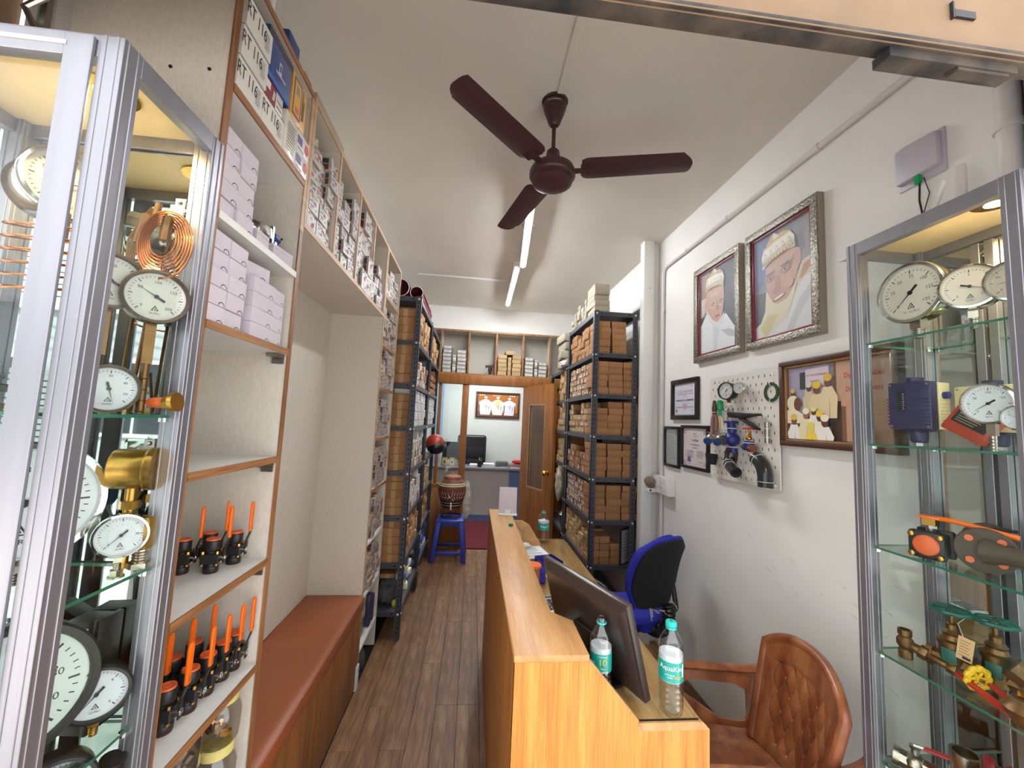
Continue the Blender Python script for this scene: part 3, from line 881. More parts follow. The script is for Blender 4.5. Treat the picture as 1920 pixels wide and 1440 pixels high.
bay(1.925, 2.195, 2.241, 4, 'third bay above bench', PB2 , .086, .101, tops=[3, 4, 4])
bay(2.215, 2.515, 2.241, 3, 'fourth bay above bench', PB, .078, .060, tops=[3, 4, 3])
# far column
fc = thing('narrow_shelf_column', 'narrow open shelf column packed with small printed boxes beyond the bench', 'shelving', (0, 0, 0))
MB('laminate').box(XL + .002, 2.545, 0.002, XF - .003, 2.562, 2.672).build('side_panel', fc)
MB('laminate').box(XL + .002, 2.975, 0.002, XF + .0, 2.99, 2.672).build('side_panel', fc)
MB('laminate').box(XL + .002, 2.562, 0.002, XL + .012, 2.975, 2.672).build('back_panel', fc)
MB('edge_pale').box(XF - .003, 2.544, 0.002, XF + .001, 2.563, 2.672).build('edge_strip', fc)
MB('laminate').box(XL + .002, 2.5445, 2.672, XF - .003, 2.99, 2.69).build('top_board', fc)
MB('edge_pale').box(XF - .003, 2.5445, 2.672, XF + .001, 2.99, 2.69).build('front_edge', fc)
MB('edge_pale').box(XF - .0, 2.974, 0.5, XF + .002, 2.991, 2.672).build('edge_strip', fc)
CZ = [.19, .495, .81, 1.13, 1.45, 1.775, 2.06, 2.375]
for z in CZ:
    s_ = MB('white_lam').box(XL + .012, 2.562, z - .018, XF - .003, 2.975, z).build('shelf', fc)
    MB('edge_wood' if z > 1 else 'white_lam').box(XF - .003, 2.563, z - .0185, XF + .001, 2.974, z + .0005).build('front_edge', s_)
PB3 = [printed_mesh(.094, .22, .049, s + 40) for s in range(5)]
CN = ['lowest column shelf', 'second column shelf', 'third column shelf', 'fourth column shelf', 'fifth column shelf', 'sixth column shelf', 'seventh column shelf', 'top column shelf']
for i_, z in enumerate(CZ):
    if i_ == 0: continue
    tops = [[1, 1, 0, 0], [4, 4, 5, 4], [5, 5, 5, 4], [5, 5, 5, 5], [5, 5, 5, 5], [5, 5, 5, 5], [5, 4, 5, 5], [4, 4, 3, 4]][i_]
    n = 4; w = .094
    for c_ in range(n):
        for k in range(tops[c_]):
            o = put('printed_carton', PB3[(c_ * 2 + k + rnd.randrange(3)) % 5], (XF - .006 + rnd.uniform(-.018, .010), 2.617 + c_ * .1005, z + .0005 + k * .0505), R(90), 'crumpled white carton, %s up in the %s stack, %s' % (ORDF[k], BN[c_], CN[i_]), 'box', 'crumpled printed cartons in the narrow column', .09)
# things on the two lowest column shelves
o = MB('plastic_wrap').at(XF - .10, 2.68, .191).cbox(0, 0, .07, .16, .14, .14).build('wrapped_bundle', bevel=.02); tag(o, 'plastic wrapped bundle on the lowest shelf of the narrow column', 'bundle')
o = MB('navy_case').at(XF - .06, 2.85, .191).cbox(0, 0, .10, .10, .05, .20).cbox(0, .07, .09, .10, .04, .18).build('dark_blue_packets', bevel=.01); tag(o, 'dark blue upright packets on the lowest column shelf', 'packet')
for k in range(3):
    put('printed_carton', PB3[k], (XF - .01, 2.64, .335 + .0 + k * .051 if False else .191 + .142 + k * .0505), R(90), 'crumpled white carton %s above the wrapped bundle' % ORDF[k], 'box', 'crumpled printed cartons in the narrow column', .1)
o = MB('plastic_wrap').at(XF - .045, 2.73, .0).lathe([(0, 0), (.04, 0), (.045, .03), (.04, .09), (.015, .13), (.02, .15)], 14).build('plastic_bag'); tag(o, 'grey crumpled plastic bag on the floor beneath the narrow column', 'bag')

# --- alcove: rear panel, bench
S('trim_5', MB('laminate').box(XL + .002, 1.341, .515, XL + .022, 2.544, 2.2215))
be = thing('bench', 'long bench with brown vinyl seat and wood front in the left alcove', 'bench', (0, 0, 0))
def seatf():
    g = MB('seat_vinyl')
    def f(u, v):
        x_ = XL + .024 + u * (XF + .012 - XL - .024); y_ = 1.345 + v * 1.196
        z_ = .515 + .006 * math.sin(v * 9) * math.sin(u * 3) - .004 * math.exp(-((v - .62) / .05) ** 2)
        e = max(0, (u - .94) / .06)
        return (x_, y_, z_ - .012 * e * e)
    g.grid(16, 40, f)
    g.box(XL + .024, 1.345, .452, XF + .012, 2.541, .505)
    return g
seatf().build('seat_cushion', be, bevel=0)
MB('seat_vinyl').box(XF - .0, 1.345, .445, XF + .0125, 2.541, .507).build('cushion_front', be, bevel=.004)
yy = [1.345, 1.60, 1.84, 2.08, 2.32, 2.541]
for a_, b_ in zip(yy, yy[1:]):
    MB('bench_wood').box(XF - .012, a_ + .0015, .01, XF + .004, b_ - .0015, .444).build('front_panel', be, bevel=.001)
MB('bench_wood').box(XL + .03, 1.35, .002, XF - .013, 2.535, .45).build('carcass', be)
MB('white_lam').box(XF - .0, 2.50, 0.001, XF + .012, 2.545, .13).build('foot_block', be)
# ================================================================== slotted angle racks
LV = [.20, .53, .865, 1.19, 1.52, 1.845, 2.175, 2.515]
def rack(label, x0, x1, y0, y1, levels, zt, aisle):
    """aisle: +1 if the aisle side is +X, -1 if -X"""
    t = thing('slotted_rack', label, 'rack', ((x0 + x1) / 2, (y0 + y1) / 2, 0), group='grey slotted angle racks')
    hx, hy = (x1 - x0) / 2, (y1 - y0) / 2
    W, T = .040, .0035
    for sx in (-1, 1):
        for sy in (-1, 1):
            b = MB('rack_grey')
            X, Y = sx * hx, sy * hy
            b.box(min(X, X - sx * W), min(Y, Y - sy * T), 0.002, max(X, X - sx * W), max(Y, Y - sy * T), zt)
            b.box(min(X, X - sx * T), min(Y, Y - sy * W), 0.002, max(X, X - sx * T), max(Y, Y - sy * W), zt)
            if sx == aisle or sy < 0:
                z = .05
                while z < zt - .03:
                    cx = X - sx * W * .5
                    if sy < 0: b.box(cx - .004, Y - .0006, z, cx + .004, Y + T + .0006, z + .012, 'hole_black' if True else None)
                    if sx == aisle: b.box(X - .0006 * 1 - (0 if sx > 0 else 0), Y - sy * W * .5 - .004, z, X + .0006, Y - sy * W * .5 + .004, z + .012, 'hole_black')
                    z += .036
            b.build('post', t, smooth=False)
    for z in levels:
        b = MB('rack_grey')
        b.box(-hx + .004, -hy + .004, z - .004, hx - .004, hy - .004, z, 'rack_shelf')
        for s_ in (-1, 1):
            b.box(-hx + .004, s_ * (hy - .006) - .0015, z - .036, hx - .004, s_ * (hy - .006) + .0015, z)
            b.box(s_ * (hx - .006) - .0015, -hy + .004, z - .036, s_ * (hx - .006) + .0015, hy - .004, z)
        for xx in (-hx + .065, hx - .065): b.box(xx - .006, -hy + .0035, z - .022, xx + .006, -hy + .0045, z - .012, 'hole_black')
        sh_ = b.build('shelf', t, smooth=False)
        c = MB('bolt_white')
        for sx in (-1, 1):
            c.cyl((sx * (hx - .018), -hy - .005, z - .018), (sx * (hx - .018), -hy, z - .018), .0075, n=10)
        for sy in (-1, 1):
            c.cyl((aisle * hx, sy * (hy - .018), z - .018), (aisle * (hx + .005), sy * (hy - .018), z - .018), .0075, n=10)
        c.build('bolts', sh_)
    return t
rack('tall grey slotted rack on the right beside the white column', .93, 1.29, 3.04, 3.90, LV, 2.52, -1)
rack('lower grey slotted rack on the right behind the open door leaf', .93, 1.29, 3.93, 4.78, LV[:-1], 2.185, -1)
rack('tall grey slotted rack on the left nearest the narrow shelf column', -.86, -.445, 3.02, 3.87, LV, 2.52, 1)
rack('tall grey slotted rack on the left next to the clay water pot', -.86, -.445, 3.90, 4.76, LV, 2.52, 1)

BAYS = ['bottom bay', 'second bay', 'third bay', 'fourth bay', 'fifth bay', 'sixth bay', 'top bay', 'rack top']
# ---- right rack, near end: brown cartons facing the street
CM = carton_mesh(.116, .19, .052, name='brown_carton')
CMs = carton_mesh(.078, .16, .050, slits=0, name='plain_brown_carton')
def colstack(me, x, y, z, n, h, rz, fmt, group, jx=.004, jr=.02, name='carton', start=0, **k):
    for i in range(n):
        put(name, me, (x + rnd.uniform(-jx, jx), y + rnd.uniform(-jx, jx), z + i * h), rz, fmt % ORDF[i + start], 'box', group, jr, **k)
SN = ['near-aisle', 'middle', 'wall-side']
for lv, cols in ((6, [(5, 1.012, .0), (5, 1.142, .0)]), (5, [(5, .997, 0), (5, 1.122, 0), (5, 1.245, 0)]), (4, [(5, .997, 0), (5, 1.122, 0), (5, 1.245, 0)]),
                 (3, [(5, .997, 0), (5, 1.122, 0), (5, 1.245, 0)]), (2, [(5, .997, 0), (5, 1.122, 0), (5, 1.245, 0)])):
    for c_, (n, x_, _) in enumerate(cols):
        if lv == 4 and c_ == 0: n = 4
        colstack(CM, x_, 3.052, LV[lv] + .001, n, .0525, 0, 'brown carton %%s from bottom, %s stack, %s of right rack' % (SN[c_], BAYS[lv]), 'brown cartons at the near end of the right rack', .006, .03)
for c_, (n, x_) in enumerate(((4, .975), (4, 1.058), (3, 1.141))):
    colstack(CMs, x_, 3.052, LV[1] + .001, n, .0525, 0, 'small plain brown carton %%s up, %s stack, second bay of right rack' % SN[c_], 'small brown cartons in the second bay of the right rack', .003, .03)
put('carton', CMs, (1.05, 3.06, LV[0] + .001), R(8), 'single small brown carton in the bottom bay of the right rack', 'box', None)
put('carton', CMs, (1.12, 3.12, LV[0] + .001), R(-20), 'brown carton lying askew behind the single one, bottom rack bay', 'box', None)
# leaning certificate panel in the right rack
pf = thing('leaning_frame', 'dark framed certificate leaning inside the second bay of the right rack', 'picture', (1.232, 3.07, LV[1] + .002), rz=R(38))
MB('picture_frame_black').box(-.07, 0, 0, .07, .012, .27).build('frame', pf, bevel=.001)
b = MB('print').at(0, -.0008, 0); b.poly([(-.058, 0, .012), (.058, 0, .012), (.058, 0, .258), (-.058, 0, .258)], 'print', '#8e9092')
for k in range(8): b.poly([(-.045, -.0004, .05 + k * .024), (.04, -.0004, .05 + k * .024), (.04, -.0004, .056 + k * .024), (-.045, -.0004, .056 + k * .024)], 'print', '#5c5e60')
b.build('certificate', pf)
# rack top cartons (grey-beige)
CG = carton_mesh(.125, .22, .046, m='carton_grey', slits=3, name='grey_carton')
colstack(CG, .99, 3.06, 2.516, 5, .0475, 0, 'grey-beige carton %s from bottom, front stack on the right rack top', 'grey-beige cartons on top of the right rack', .008, .04)
CG2 = carton_mesh(.085, .20, .046, m='carton_grey', slits=2, name='grey_carton')
for s_, (y_, n) in enumerate(((3.36, 4), (3.46, 3), (3.57, 4), (3.68, 3), (3.78, 2))):
    colstack(CG2, .94, y_, 2.516, n, .047, R(-90), 'grey-beige carton %%s up in %s aisle-side stack on the right rack top' % ORDF[s_ + 1], 'grey-beige cartons on top of the right rack', .01, .12)
# ---- right rack, aisle face (front -X)
A1 = carton_mesh(.105, .20, .052, m='carton', slits=2, label=None, name='tan_carton')
A2 = carton_mesh(.056, .17, .052, m='carton', slits=0, label='#4a4a80', name='labelled_carton')
A3 = carton_mesh(.056, .17, .050, m='carton_pale', slits=1, name='pale_carton')
A4 = carton_mesh(.072, .18, .060, m='carton_pale', slits=1, name='pale_carton')
def aislefill(x, y0, y1, z, me_list, w, h, rows, lab, group, rz, jr=.05, skip=.0, jx=.008):
    n = int((y1 - y0) / (w + .004)); g = (y1 - y0) / n
    for c_ in range(n):
        rr = rows[c_ % len(rows)]
        for k in range(rr):
            put(me_list[(c_ + k) % len(me_list)].name.split('.')[0], me_list[(c_ + k) % len(me_list)], (x + rnd.uniform(-jx, jx), y0 + g * (c_ + .5), z + k * (h + .001)), rz, 'small carton %s up in %s stack, %s' % (ORDF[k], ORDF[c_] if c_ else 'first', lab), 'box', group, jr)
RG = 'cartons facing the aisle on the right racks'
aislefill(.95, 3.27, 3.86, 2.176, [A1], .105, .052, [5, 5, 4, 5, 5], 'top bay, right rack aisle side', RG, R(-90), .08)
aislefill(.95, 3.26, 3.86, 1.846, [A2, A2, A3], .056, .052, [5, 5, 5, 4, 5], 'sixth bay, right rack aisle side', RG, R(-90), .06)
aislefill(.95, 3.26, 3.86, 1.521, [A3, A2], .056, .052, [5, 4, 5, 3, 3, 3, 3, 2], 'fifth bay, right rack aisle side', RG, R(-90), .18)
aislefill(.95, 3.26, 3.86, 1.191, [A2, A1], .075, .052, [3, 3, 2, 3, 4, 4, 3], 'fourth bay, right rack aisle side', RG, R(-90), .12)
aislefill(.95, 3.26, 3.86, .866, [A2], .056, .052, [5, 5, 5, 5, 4, 5], 'third bay, right rack aisle side', RG, R(-90), .07)
aislefill(.95, 3.27, 3.86, .531, [A3], .056, .052, [4, 5, 4, 5, 5], 'second bay, right rack aisle side', RG, R(-90), .06)
# second right rack behind the door
for lv, rows in ((5, [5, 4, 5]), (4, [4, 5, 4]), (3, [5, 4, 3]), (2, [4, 5])):
    aislefill(.95, 3.97, 4.38, LV[lv] + .001, [A4, A3], .075, .060, rows, '%s, rack behind the door leaf' % BAYS[lv], RG, R(-90), .35, jx=.015)
# wrapped parcels on top of it
for k in range(4):
    b = MB('carton_grey').at(0, 0, 0, rz=rnd.uniform(-.15, .15)).cbox(0, 0, .045, .26, .30, .085)
    o = b.build('wrapped_parcel', loc=(1.03 - .02 * (k % 2), 4.10, 2.177 + k * .089), bevel=.014); tag(o, 'brown wrapped parcel, %s of the pile above the open door' % ORDF[k], 'parcel', 'wrapped parcels above the door')
def crumple(name, label, cat, m, c, s, seed, n=14, amp=.25):
    r_ = random.Random(seed)
    b = MB(m); k = 9
    prof = [(math.sin(math.pi * j / k), -math.cos(math.pi * j / k)) for j in range(k + 1)]
    vs = []
    for a, z in prof:
        for i in range(n):
            q = 1 + r_.uniform(-amp, amp)
            vs.append((c[0] + s[0] * a * q * math.cos(6.283 * i / n), c[1] + s[1] * a * q * math.sin(6.283 * i / n), c[2] + s[2] * z * (1 + r_.uniform(-amp, amp) * .4)))
    fs = [(j * n + i, j * n + (i + 1) % n, (j + 1) * n + (i + 1) % n, (j + 1) * n + i) for j in range(k) for i in range(n)]
    b.add(vs, fs)
    return tag(b.build(name, angle=25), label, cat)
crumple('crumpled_wrapper', 'crumpled whitish wrapping hanging off the parcels above the door', 'wrapper', 'paper', (.915, 4.0, 2.215), (.045, .07, .035), 3)
crumple('hanging_cloth', 'pale cloth bag hanging from the rack by the door leaf', 'cloth', 'cloth', (.905, 4.05, .98), (.03, .05, .17), 5)
crumple('dark_bag', 'dark green bag low in the rack behind the door leaf', 'bag', 'plastic_wrap', (.99, 4.12, .62), (.06, .10, .09), 6)

# ---- left rack near end: taped brown cartons (front faces -Y)
CT = carton_mesh(.150, .22, .073, m='carton', slits=0, tape=True, name='taped_carton')
CT2 = carton_mesh(.150, .22, .060, m='carton', slits=0, tape=True, name='taped_carton')
LG = 'taped brown cartons at the near end of the left rack'
for lv, n, me, h in ((6, 4, CT2, .0615), (5, 4, CT, .0745), (4, 4, CT2, .0615), (3, 5, CT2, .0615), (2, 5, CT2, .0615), (1, 5, CT2, .0615)):
    colstack(me, -.562, 3.045, LV[lv] + .001, n, h, 0, 'taped brown carton %%s from bottom at the near end of left rack, %s' % BAYS[lv], LG, .004, .025)
    if lv < 5: colstack(me, -.725, 3.05, LV[lv] + .001, n - 1 + (lv % 2), h, 0, 'inner brown carton %%s from bottom at the near end of left rack, %s' % BAYS[lv], LG, .004, .02)
crumple('wrapped_bundle', 'large clear plastic wrapped bundle in the bottom bay of the left rack', 'bundle', 'plastic_wrap', (-.57, 3.14, .30), (.09, .09, .10), 9, amp=.12)
put('small_carton', CT2, (-.57, 3.10, .40), R(4), 'small orange-brown carton on the wrapped bundle, bottom bay', 'box', None, scale=(.7, .5, .5))
# ---- left racks aisle face (front +X)
A5 = carton_mesh(.052, .15, .070, m='white_lam', slits=0, label='#2a5a9a', name='white_label_carton')
A6 = carton_mesh(.070, .17, .052, m='carton', slits=1, name='tan_carton')
A7 = carton_mesh(.060, .15, .052, m='carton_pale', slits=1, name='pale_carton')
LG2 = 'cartons facing the aisle on the left racks'
for r_i, (y0, y1) in enumerate(((3.07, 3.83), (3.95, 4.70))):
    rl = ('near left rack', 'far left rack')[r_i]
    aislefill(-.465, y0, y1, LV[6] + .001, [A7, A6], .066, .052, [5, 4, 5, 5], 'top bay, ' + rl, LG2, R(90), .14)
    aislefill(-.465, y0, y1, LV[5] + .001, [A5, A6] if r_i == 0 else [A6], .066, .070, [3, 3, 2, 3], 'sixth bay, ' + rl, LG2, R(90), .10)
    aislefill(-.465, y0, y1, LV[4] + .001, [A5], .060, .070, [4, 3, 4, 4], 'fifth bay, ' + rl, LG2, R(90), .05)
    if r_i == 0: aislefill(-.465, y0, y1, LV[3] + .001, [A5, A6], .066, .070, [3, 4, 3, 3], 'fourth bay, ' + rl, LG2, R(90), .1)
    aislefill(-.465, y0, y1 if r_i == 0 else 4.5, LV[2] + .001, [A5, A5, A6] if r_i == 0 else [A7], .066, .070, [3, 2, 4, 3], 'third bay, ' + rl, LG2, R(90), .14)
    aislefill(-.465, y0, y1 - .2 * r_i, LV[1] + .001, [A7, A6], .070, .052, [3, 5, 4], 'second bay, ' + rl, LG2, R(90), .2)
# assorted plastic packs in the bottom bays: each its own small pack
packs = ['#c8c428', '#d8d8d0', '#3a5aa8', '#dcd8a0', '#e8e8e8', '#5878c0', '#d8cc30', '#2c2c30']
PK = [meshof(MB('print').box(-.035, 0, 0, .035, .06, .05, c=c_), 'pack', bevel=.008) for c_ in packs]
PKN = ['yellow', 'pale grey', 'blue', 'cream', 'white', 'light blue', 'bright yellow', 'black']
for r_i, (y0, n, z_) in enumerate(((3.10, 10, LV[0]), (3.97, 10, LV[0]))):
    for c_ in range(n):
        for k in range((2, 4, 3, 3)[c_ % 4]):
            q = (c_ * 3 + k * 2 + r_i * 2) % 8
            if r_i == 1: q = (2, 5, 1, 2, 4, 5, 2, 3)[q]
            put('small_pack', PK[q], (-.475 + rnd.uniform(-.02, .01), y0 + .036 + c_ * .072, z_ + .001 + k * .052), R(90), '%s small pack, %s up in %s pile, lowest bay, %s left rack' % (PKN[q], ORDF[k], ORDF[c_], ('near', 'far')[r_i]), 'packet', 'small colourful packs in the lowest bays', .25)
# helmet hanging on far left rack
hm = thing('motorcycle_helmet', 'orange and black motorcycle helmet with clear visor on the left rack', 'helmet', (-.425, 4.62, 1.30), rz=R(60))
hm.scale = (.84, .84, .84)
MB('red_case').sphere((0, 0, 0), .12, 20, 12, sc=(1, 1.1, 1.05)).build('shell', hm)
MB('black_plastic').sphere((0, -.022, -.045), .118, 20, 10, sc=(1, 1.10, .85)).build('lining', hm)
def vis(u, v):
    a = (u - .5) * 2.4; r = .15
    return (r * math.sin(a), -r * math.cos(a) * 1.08, -.03 + v * .10 - .02 * abs(a))
MB('glass_dial').grid(14, 4, vis, thick=.002).build('visor', hm)
tag(MB('steel').tube([(-.44, 4.62, 1.50), (-.40, 4.62, 1.505), (-.395, 4.62, 1.48)], .004, 6).build('hook'), 'steel hook holding the orange helmet', 'hook')
# rolled maroon sheets on the left rack
for k, (y_, z_, r_, x_) in enumerate(((3.06, 2.60, .075, -.62), (3.10, 2.585, .055, -.50))):
    t = thing('rolled_sheet', ('thicker maroon rolled sheet lying on the left rack top', 'thinner rolled sheet beside the thick maroon roll on the rack')[k], 'roll', (x_, y_, 2.517 + r_))
    b = MB('maroon' if k == 0 else 'paper')
    sp = []
    for j in range(70):
        a = j / 70 * 6.283 * 3.2; rr = r_ * (1 - .45 * j / 70)
        sp.append((rr * math.cos(a), rr * math.sin(a)))
    vs = []
    for yy in (0, .7):
        vs += [(p_[0], yy, p_[1]) for p_ in sp]
    b.add(vs, [(j, j + 1, 70 + j + 1, 70 + j) for j in range(69)], 'maroon')
    b.build('sheet_roll', t)
    MB('white_lam').tube([(r_ * 1.01 * math.cos(a / 20 * 6.283), .68, r_ * 1.01 * math.sin(a / 20 * 6.283)) for a in range(20)], .003, 5, closed=True).tube([(r_ * .9 * math.cos(a / 20 * 6.283), 0, r_ * .9 * math.sin(a / 20 * 6.283)) for a in range(20)], .003, 5, closed=True).build('white_edge', t)

# ================================================================== back partition
pt = thing('partition_frame', 'brown wood partition frame with glazed panel at the back of the shop', 'partition', (0, 0, 0))
MB('door_wood').box(-.156, YB, 0.002, -.074, YB + .08, 2.035).build('post', pt, bevel=.003)
MB('door_wood').box(.63, YB, 0.002, .70, YB + .08, 2.035).build('post', pt, bevel=.003)
MB('door_wood').box(XL + .01, YB - .02, 2.035, XR - .005, YB + .10, 2.155).build('header', pt, bevel=.003)
MB('door_wood').box(XL + .01, YB + .01, 0.002, -.156, YB + .07, .755).build('lower_panel', pt, bevel=.002)
MB('door_wood').box(XL + .01, YB, .755, -.156, YB + .08, .785).build('sill', pt, bevel=.002)
MB('door_wood').box(-.455, YB + .01, .785, -.415, YB + .07, 2.035).build('mullion', pt, bevel=.002)
MB('glass_office').box(-.415, YB + .035, .785, -.156, YB + .041, 2.035).build('pane', pt)
MB('glass_office').box(XL + .01, YB + .035, .785, -.455, YB + .041, 2.035).build('pane', pt)
MB('door_wood').box(.70, YB + .02, 0.002, XR - .005, YB + .06, 2.035).build('side_panel', pt)
# open door leaf
dl = thing('door_leaf', 'open brown wooden door leaf with tall glass pane and brass knob', 'door', (.640, YB - .020, .01), rz=math.atan2(4.385 - 5.03, .896 - .63))
Ld = .70
f_ = MB('door_wood')
f_.box(0, -.018, 0, .155, .018, 2.03).box(.52, -.018, 0, Ld, .018, 2.03).box(.155, -.018, 0, .52, .018, .80).box(.155, -.018, 1.80, .52, .018, 2.03)
f_.build('leaf', dl)
for s_ in (-1, 1):
    e = MB('edge_pale')
    e.box(.155, s_ * .012, .80, .52, s_ * .017, .812).box(.155, s_ * .012, 1.788, .52, s_ * .017, 1.80).box(.155, s_ * .012, .80, .166, s_ * .017, 1.80).box(.509, s_ * .012, .80, .52, s_ * .017, 1.80)
    e.build('glazing_bead', dl)
MB('glass_office').box(.155, -.003, .80, .52, .003, 1.80).build('pane', dl)
for s_ in (-1, 1):
    k_ = MB('gold').lathe([(.030, 0), (.030, .006), (.012, .01), (.011, .03), (.026, .040), (.030, .055), (.024, .066), (0, .070)], 20, p=(.62, s_ * .018, 1.02), d=(0, s_, 0))
    k_.build('knob', dl)
# cupboards above
cu = thing('back_cupboard', 'open pigeonhole cupboard above the back partition', 'cupboard', (0, 0, 0))
XB = [-.455, -.103, .25, .60, .95, 1.30]
MB('edge_wood').box(XL + .01, YB - .004, 2.155, 1.44, YB, 2.175).build('front_edge', cu)
MB('laminate').box(XL + .01, YB, 2.155, 1.44, YB + .225, 2.173).build('bottom_board', cu)
MB('laminate').box(XL + .01, YB, 2.715, 1.44, YB + .225, 2.733).build('top_board', cu)
MB('edge_wood').box(XL + .01, YB - .004, 2.713, 1.44, YB, 2.735).build('front_edge', cu)
MB('laminate_grey').box(XL + .01, YB + .215, 2.173, 1.44, YB + .225, 2.715).build('back_panel', cu)
for x_ in XB:
    MB('laminate').box(x_ - .009, YB, 2.173, x_ + .009, YB + .215, 2.715).build('divider', cu)
    MB('edge_wood').box(x_ - .010, YB - .004, 2.173, x_ + .010, YB, 2.715).build('front_edge', cu)
G1 = carton_mesh(.112, .19, .048, m='carton_grey', slits=0, label='#8a8a90', name='flat_grey_carton')
G2 = carton_mesh(.112, .19, .050, m='carton_pale', slits=0, label=None, name='flat_tan_carton')
def pig(x, n, me, lab, sc=(1, 1, 1), h=.050):
    for k in range(n):
        put('archive_carton', me, (x + rnd.uniform(-.004, .004), YB + .012, 2.175 + k * h * sc[2]), 0, '%s carton %s from bottom, %s' % (lab[0], ORDF[k], lab[1]), 'box', 'cartons in the back cupboard', .02, scale=sc)
pig(-.375, 7, G1, ('flat grey', 'first pile, leftmost compartment of back cupboard'))
pig(-.19, 6, G1, ('flat grey', 'second pile, leftmost compartment of back cupboard'), (1.05, 1, 1))
for k, z_ in enumerate((2.175, 2.298)): put('archive_carton', G1, (-.283, YB + .012, z_), 0, 'grey carton on end, %s, between the two piles, leftmost compartment' % ('lower', 'upper')[k], 'box', 'cartons in the back cupboard', .01, scale=(.42, 1, 2.5))
pig(.335, 5, G2, ('flat tan', 'first pile, compartment with the tallest tan stack'), h=.054)
pig(.52, 5, G2, ('flat tan', 'second pile, compartment with the tallest tan stack'), h=.054)
for k in range(4): put('archive_carton', G2, (.427, YB + .012, 2.175 + k * .06), 0, 'tan carton %s up in the narrow middle pile of back cupboard' % ORDF[k], 'box', 'cartons in the back cupboard', .02, scale=(.38, 1, 1.15))
put('archive_carton', G2, (.43, YB + .012, 2.448), R(2), 'tan carton lying across the tan piles, back cupboard', 'box', 'cartons in the back cupboard')
pig(.685, 5, G1, ('grey', 'first pile, right compartment of back cupboard'), h=.051)
pig(.86, 4, G1, ('grey', 'second pile, right compartment of back cupboard'), h=.051)
for k, z_ in enumerate((2.175, 2.298)): put('archive_carton', G1, (.775, YB + .012, z_), 0, 'grey carton on end, %s, right compartment of back cupboard' % ('lower', 'upper')[k], 'box', 'cartons in the back cupboard', .01, scale=(.38, 1, 2.4))
ob = thing('small_tripod', 'small black tripod clamp standing in the empty back cupboard compartment', 'tripod', (.18, YB + .06, 2.175))
MB('black_plastic').cyl((0, 0, 0), (0, 0, .09), .018).cyl((0, 0, .05), (0, 0, .10), .028, .02).build('post', ob)
MB('black_plastic').at(0, 0, .10, ry=R(-8)).box(-.06, -.02, 0, .05, .02, .028).build('head', ob)
tag(MB('orange_cap').sphere((.232, YB + .12, 2.33), .02, 10, 6).cyl((.232, YB + .12, 2.176), (.232, YB + .12, 2.32), .007).build('orange_marker'), 'small orange headed stick behind the tripod, back cupboard', 'marker')

# ================================================================== office behind the partition
ol = bpy.data.lights.new('office_tube', 'AREA'); ol.shape = 'RECTANGLE'; ol.size = 1.2; ol.size_y = .05; ol.energy = 11; ol.color = (.95, .98, 1)
lo = bpy.data.objects.new('office_tube', ol); COL.objects.link(lo); lo.location = (.2, 6.2, 2.66)
S('wall_office', MB('office_wall').box(XL, 7.2, 0, XR, 7.32, 2.75).box(XL, 5.27, 2.72, XR, 7.3, 2.76))
S('trim_6', MB('office_blue_wall').box(-.72, 7.16, 0, -.55, 7.2, 2.4))
cpt = MB('carpet_red').box(XL, YB + .03, -.10, XR, 7.2, .006)
tag(cpt.build('red_carpet'), 'dark red carpet on the office floor past the doorway', 'carpet')
ds = thing('office_desk', 'grey office desk with a pale front panel and blue side strip', 'desk', (0, 0, 0))
MB('office_lam').box(-.70, 6.38, .10, .615, 6.41, .80).build('front_panel', ds)
MB('office_blue').box(.615, 6.375, .007, .86, 6.42, .80).build('side_strip', ds)
MB('office_blue').box(-.70, 6.385, .007, .615, 6.40, .10).build('kick_strip', ds)
MB('desk_grey').box(-.72, 6.34, .80, .95, 6.78, .835).build('desktop', ds, bevel=.003)
MB('office_lam').box(-.70, 6.41, .007, -.67, 6.76, .80).box(.83, 6.42, .007, .86, 6.76, .80).build('side_panels', ds)
oc = thing('executive_chair', 'tall black leather executive chair behind the office desk', 'chair', (.0, 6.98, 0), rz=R(4))
g = MB('leather').cbox(0, 0, 1.0, .50, .10, .64)
g.build('backrest', oc, bevel=.045, seg=3)
for z_ in (.82, 1.02): MB('leather').cbox(0, -.052, z_, .40, .03, .17).build('back_cushion', oc, bevel=.014)
MB('leather').cbox(0, -.02 + .02, .50, .5, .12, .10).build('seat', oc, bevel=.03)
MB('black_metal').cyl((0, 0, .06), (0, 0, .45), .03).cbox(0, 0, .045, .3, .06, .03).cbox(0, 0, .045, .06, .3, .03).build('base', oc)
for s_ in (-1, 1): MB('black_plastic').tube([(s_ * .22, -.04, .50), (s_ * .27, -.05, .72), (s_ * .27, 0.0, .74)], .018).build('armrest', oc)
mn = thing('office_monitor', 'black computer monitor seen from behind on the office desk', 'monitor', (-.29, 6.52, .835))
MB('black_plastic').cbox(0, 0, .24, .36, .03, .28).build('screen_housing', mn, bevel=.006)
MB('black_plastic').cyl((0, .01, .012), (0, .01, .12), .02).cbox(0, .01, .006, .2, .14, .012).build('stand', mn)
for k, x_ in enumerate((-.42, -.30)):
    t = thing('desk_frame', ('yellow bordered small picture stand at the desk edge, nearer the rack', 'yellow bordered small picture stand nearer the wood post')[k], 'picture', (x_, 6.40, .836))
    MB('black_plastic').cbox(0, 0, .075, .10, .012, .14).build('frame', t)
    MB('print').box(-.042, -.0075, .012, .042, -.006, .138, c='#c8a848').box(-.026, -.009, .03, .026, -.0075, .11, c='#d9d2b0').box(-.012, -.0098, .045, .012, -.009, .09, c='#4a3a30').build('picture', t)
pc = thing('pen_cup', 'dark pen cup with coloured pens on the office desk', 'cup', (.14, 6.42, .835))
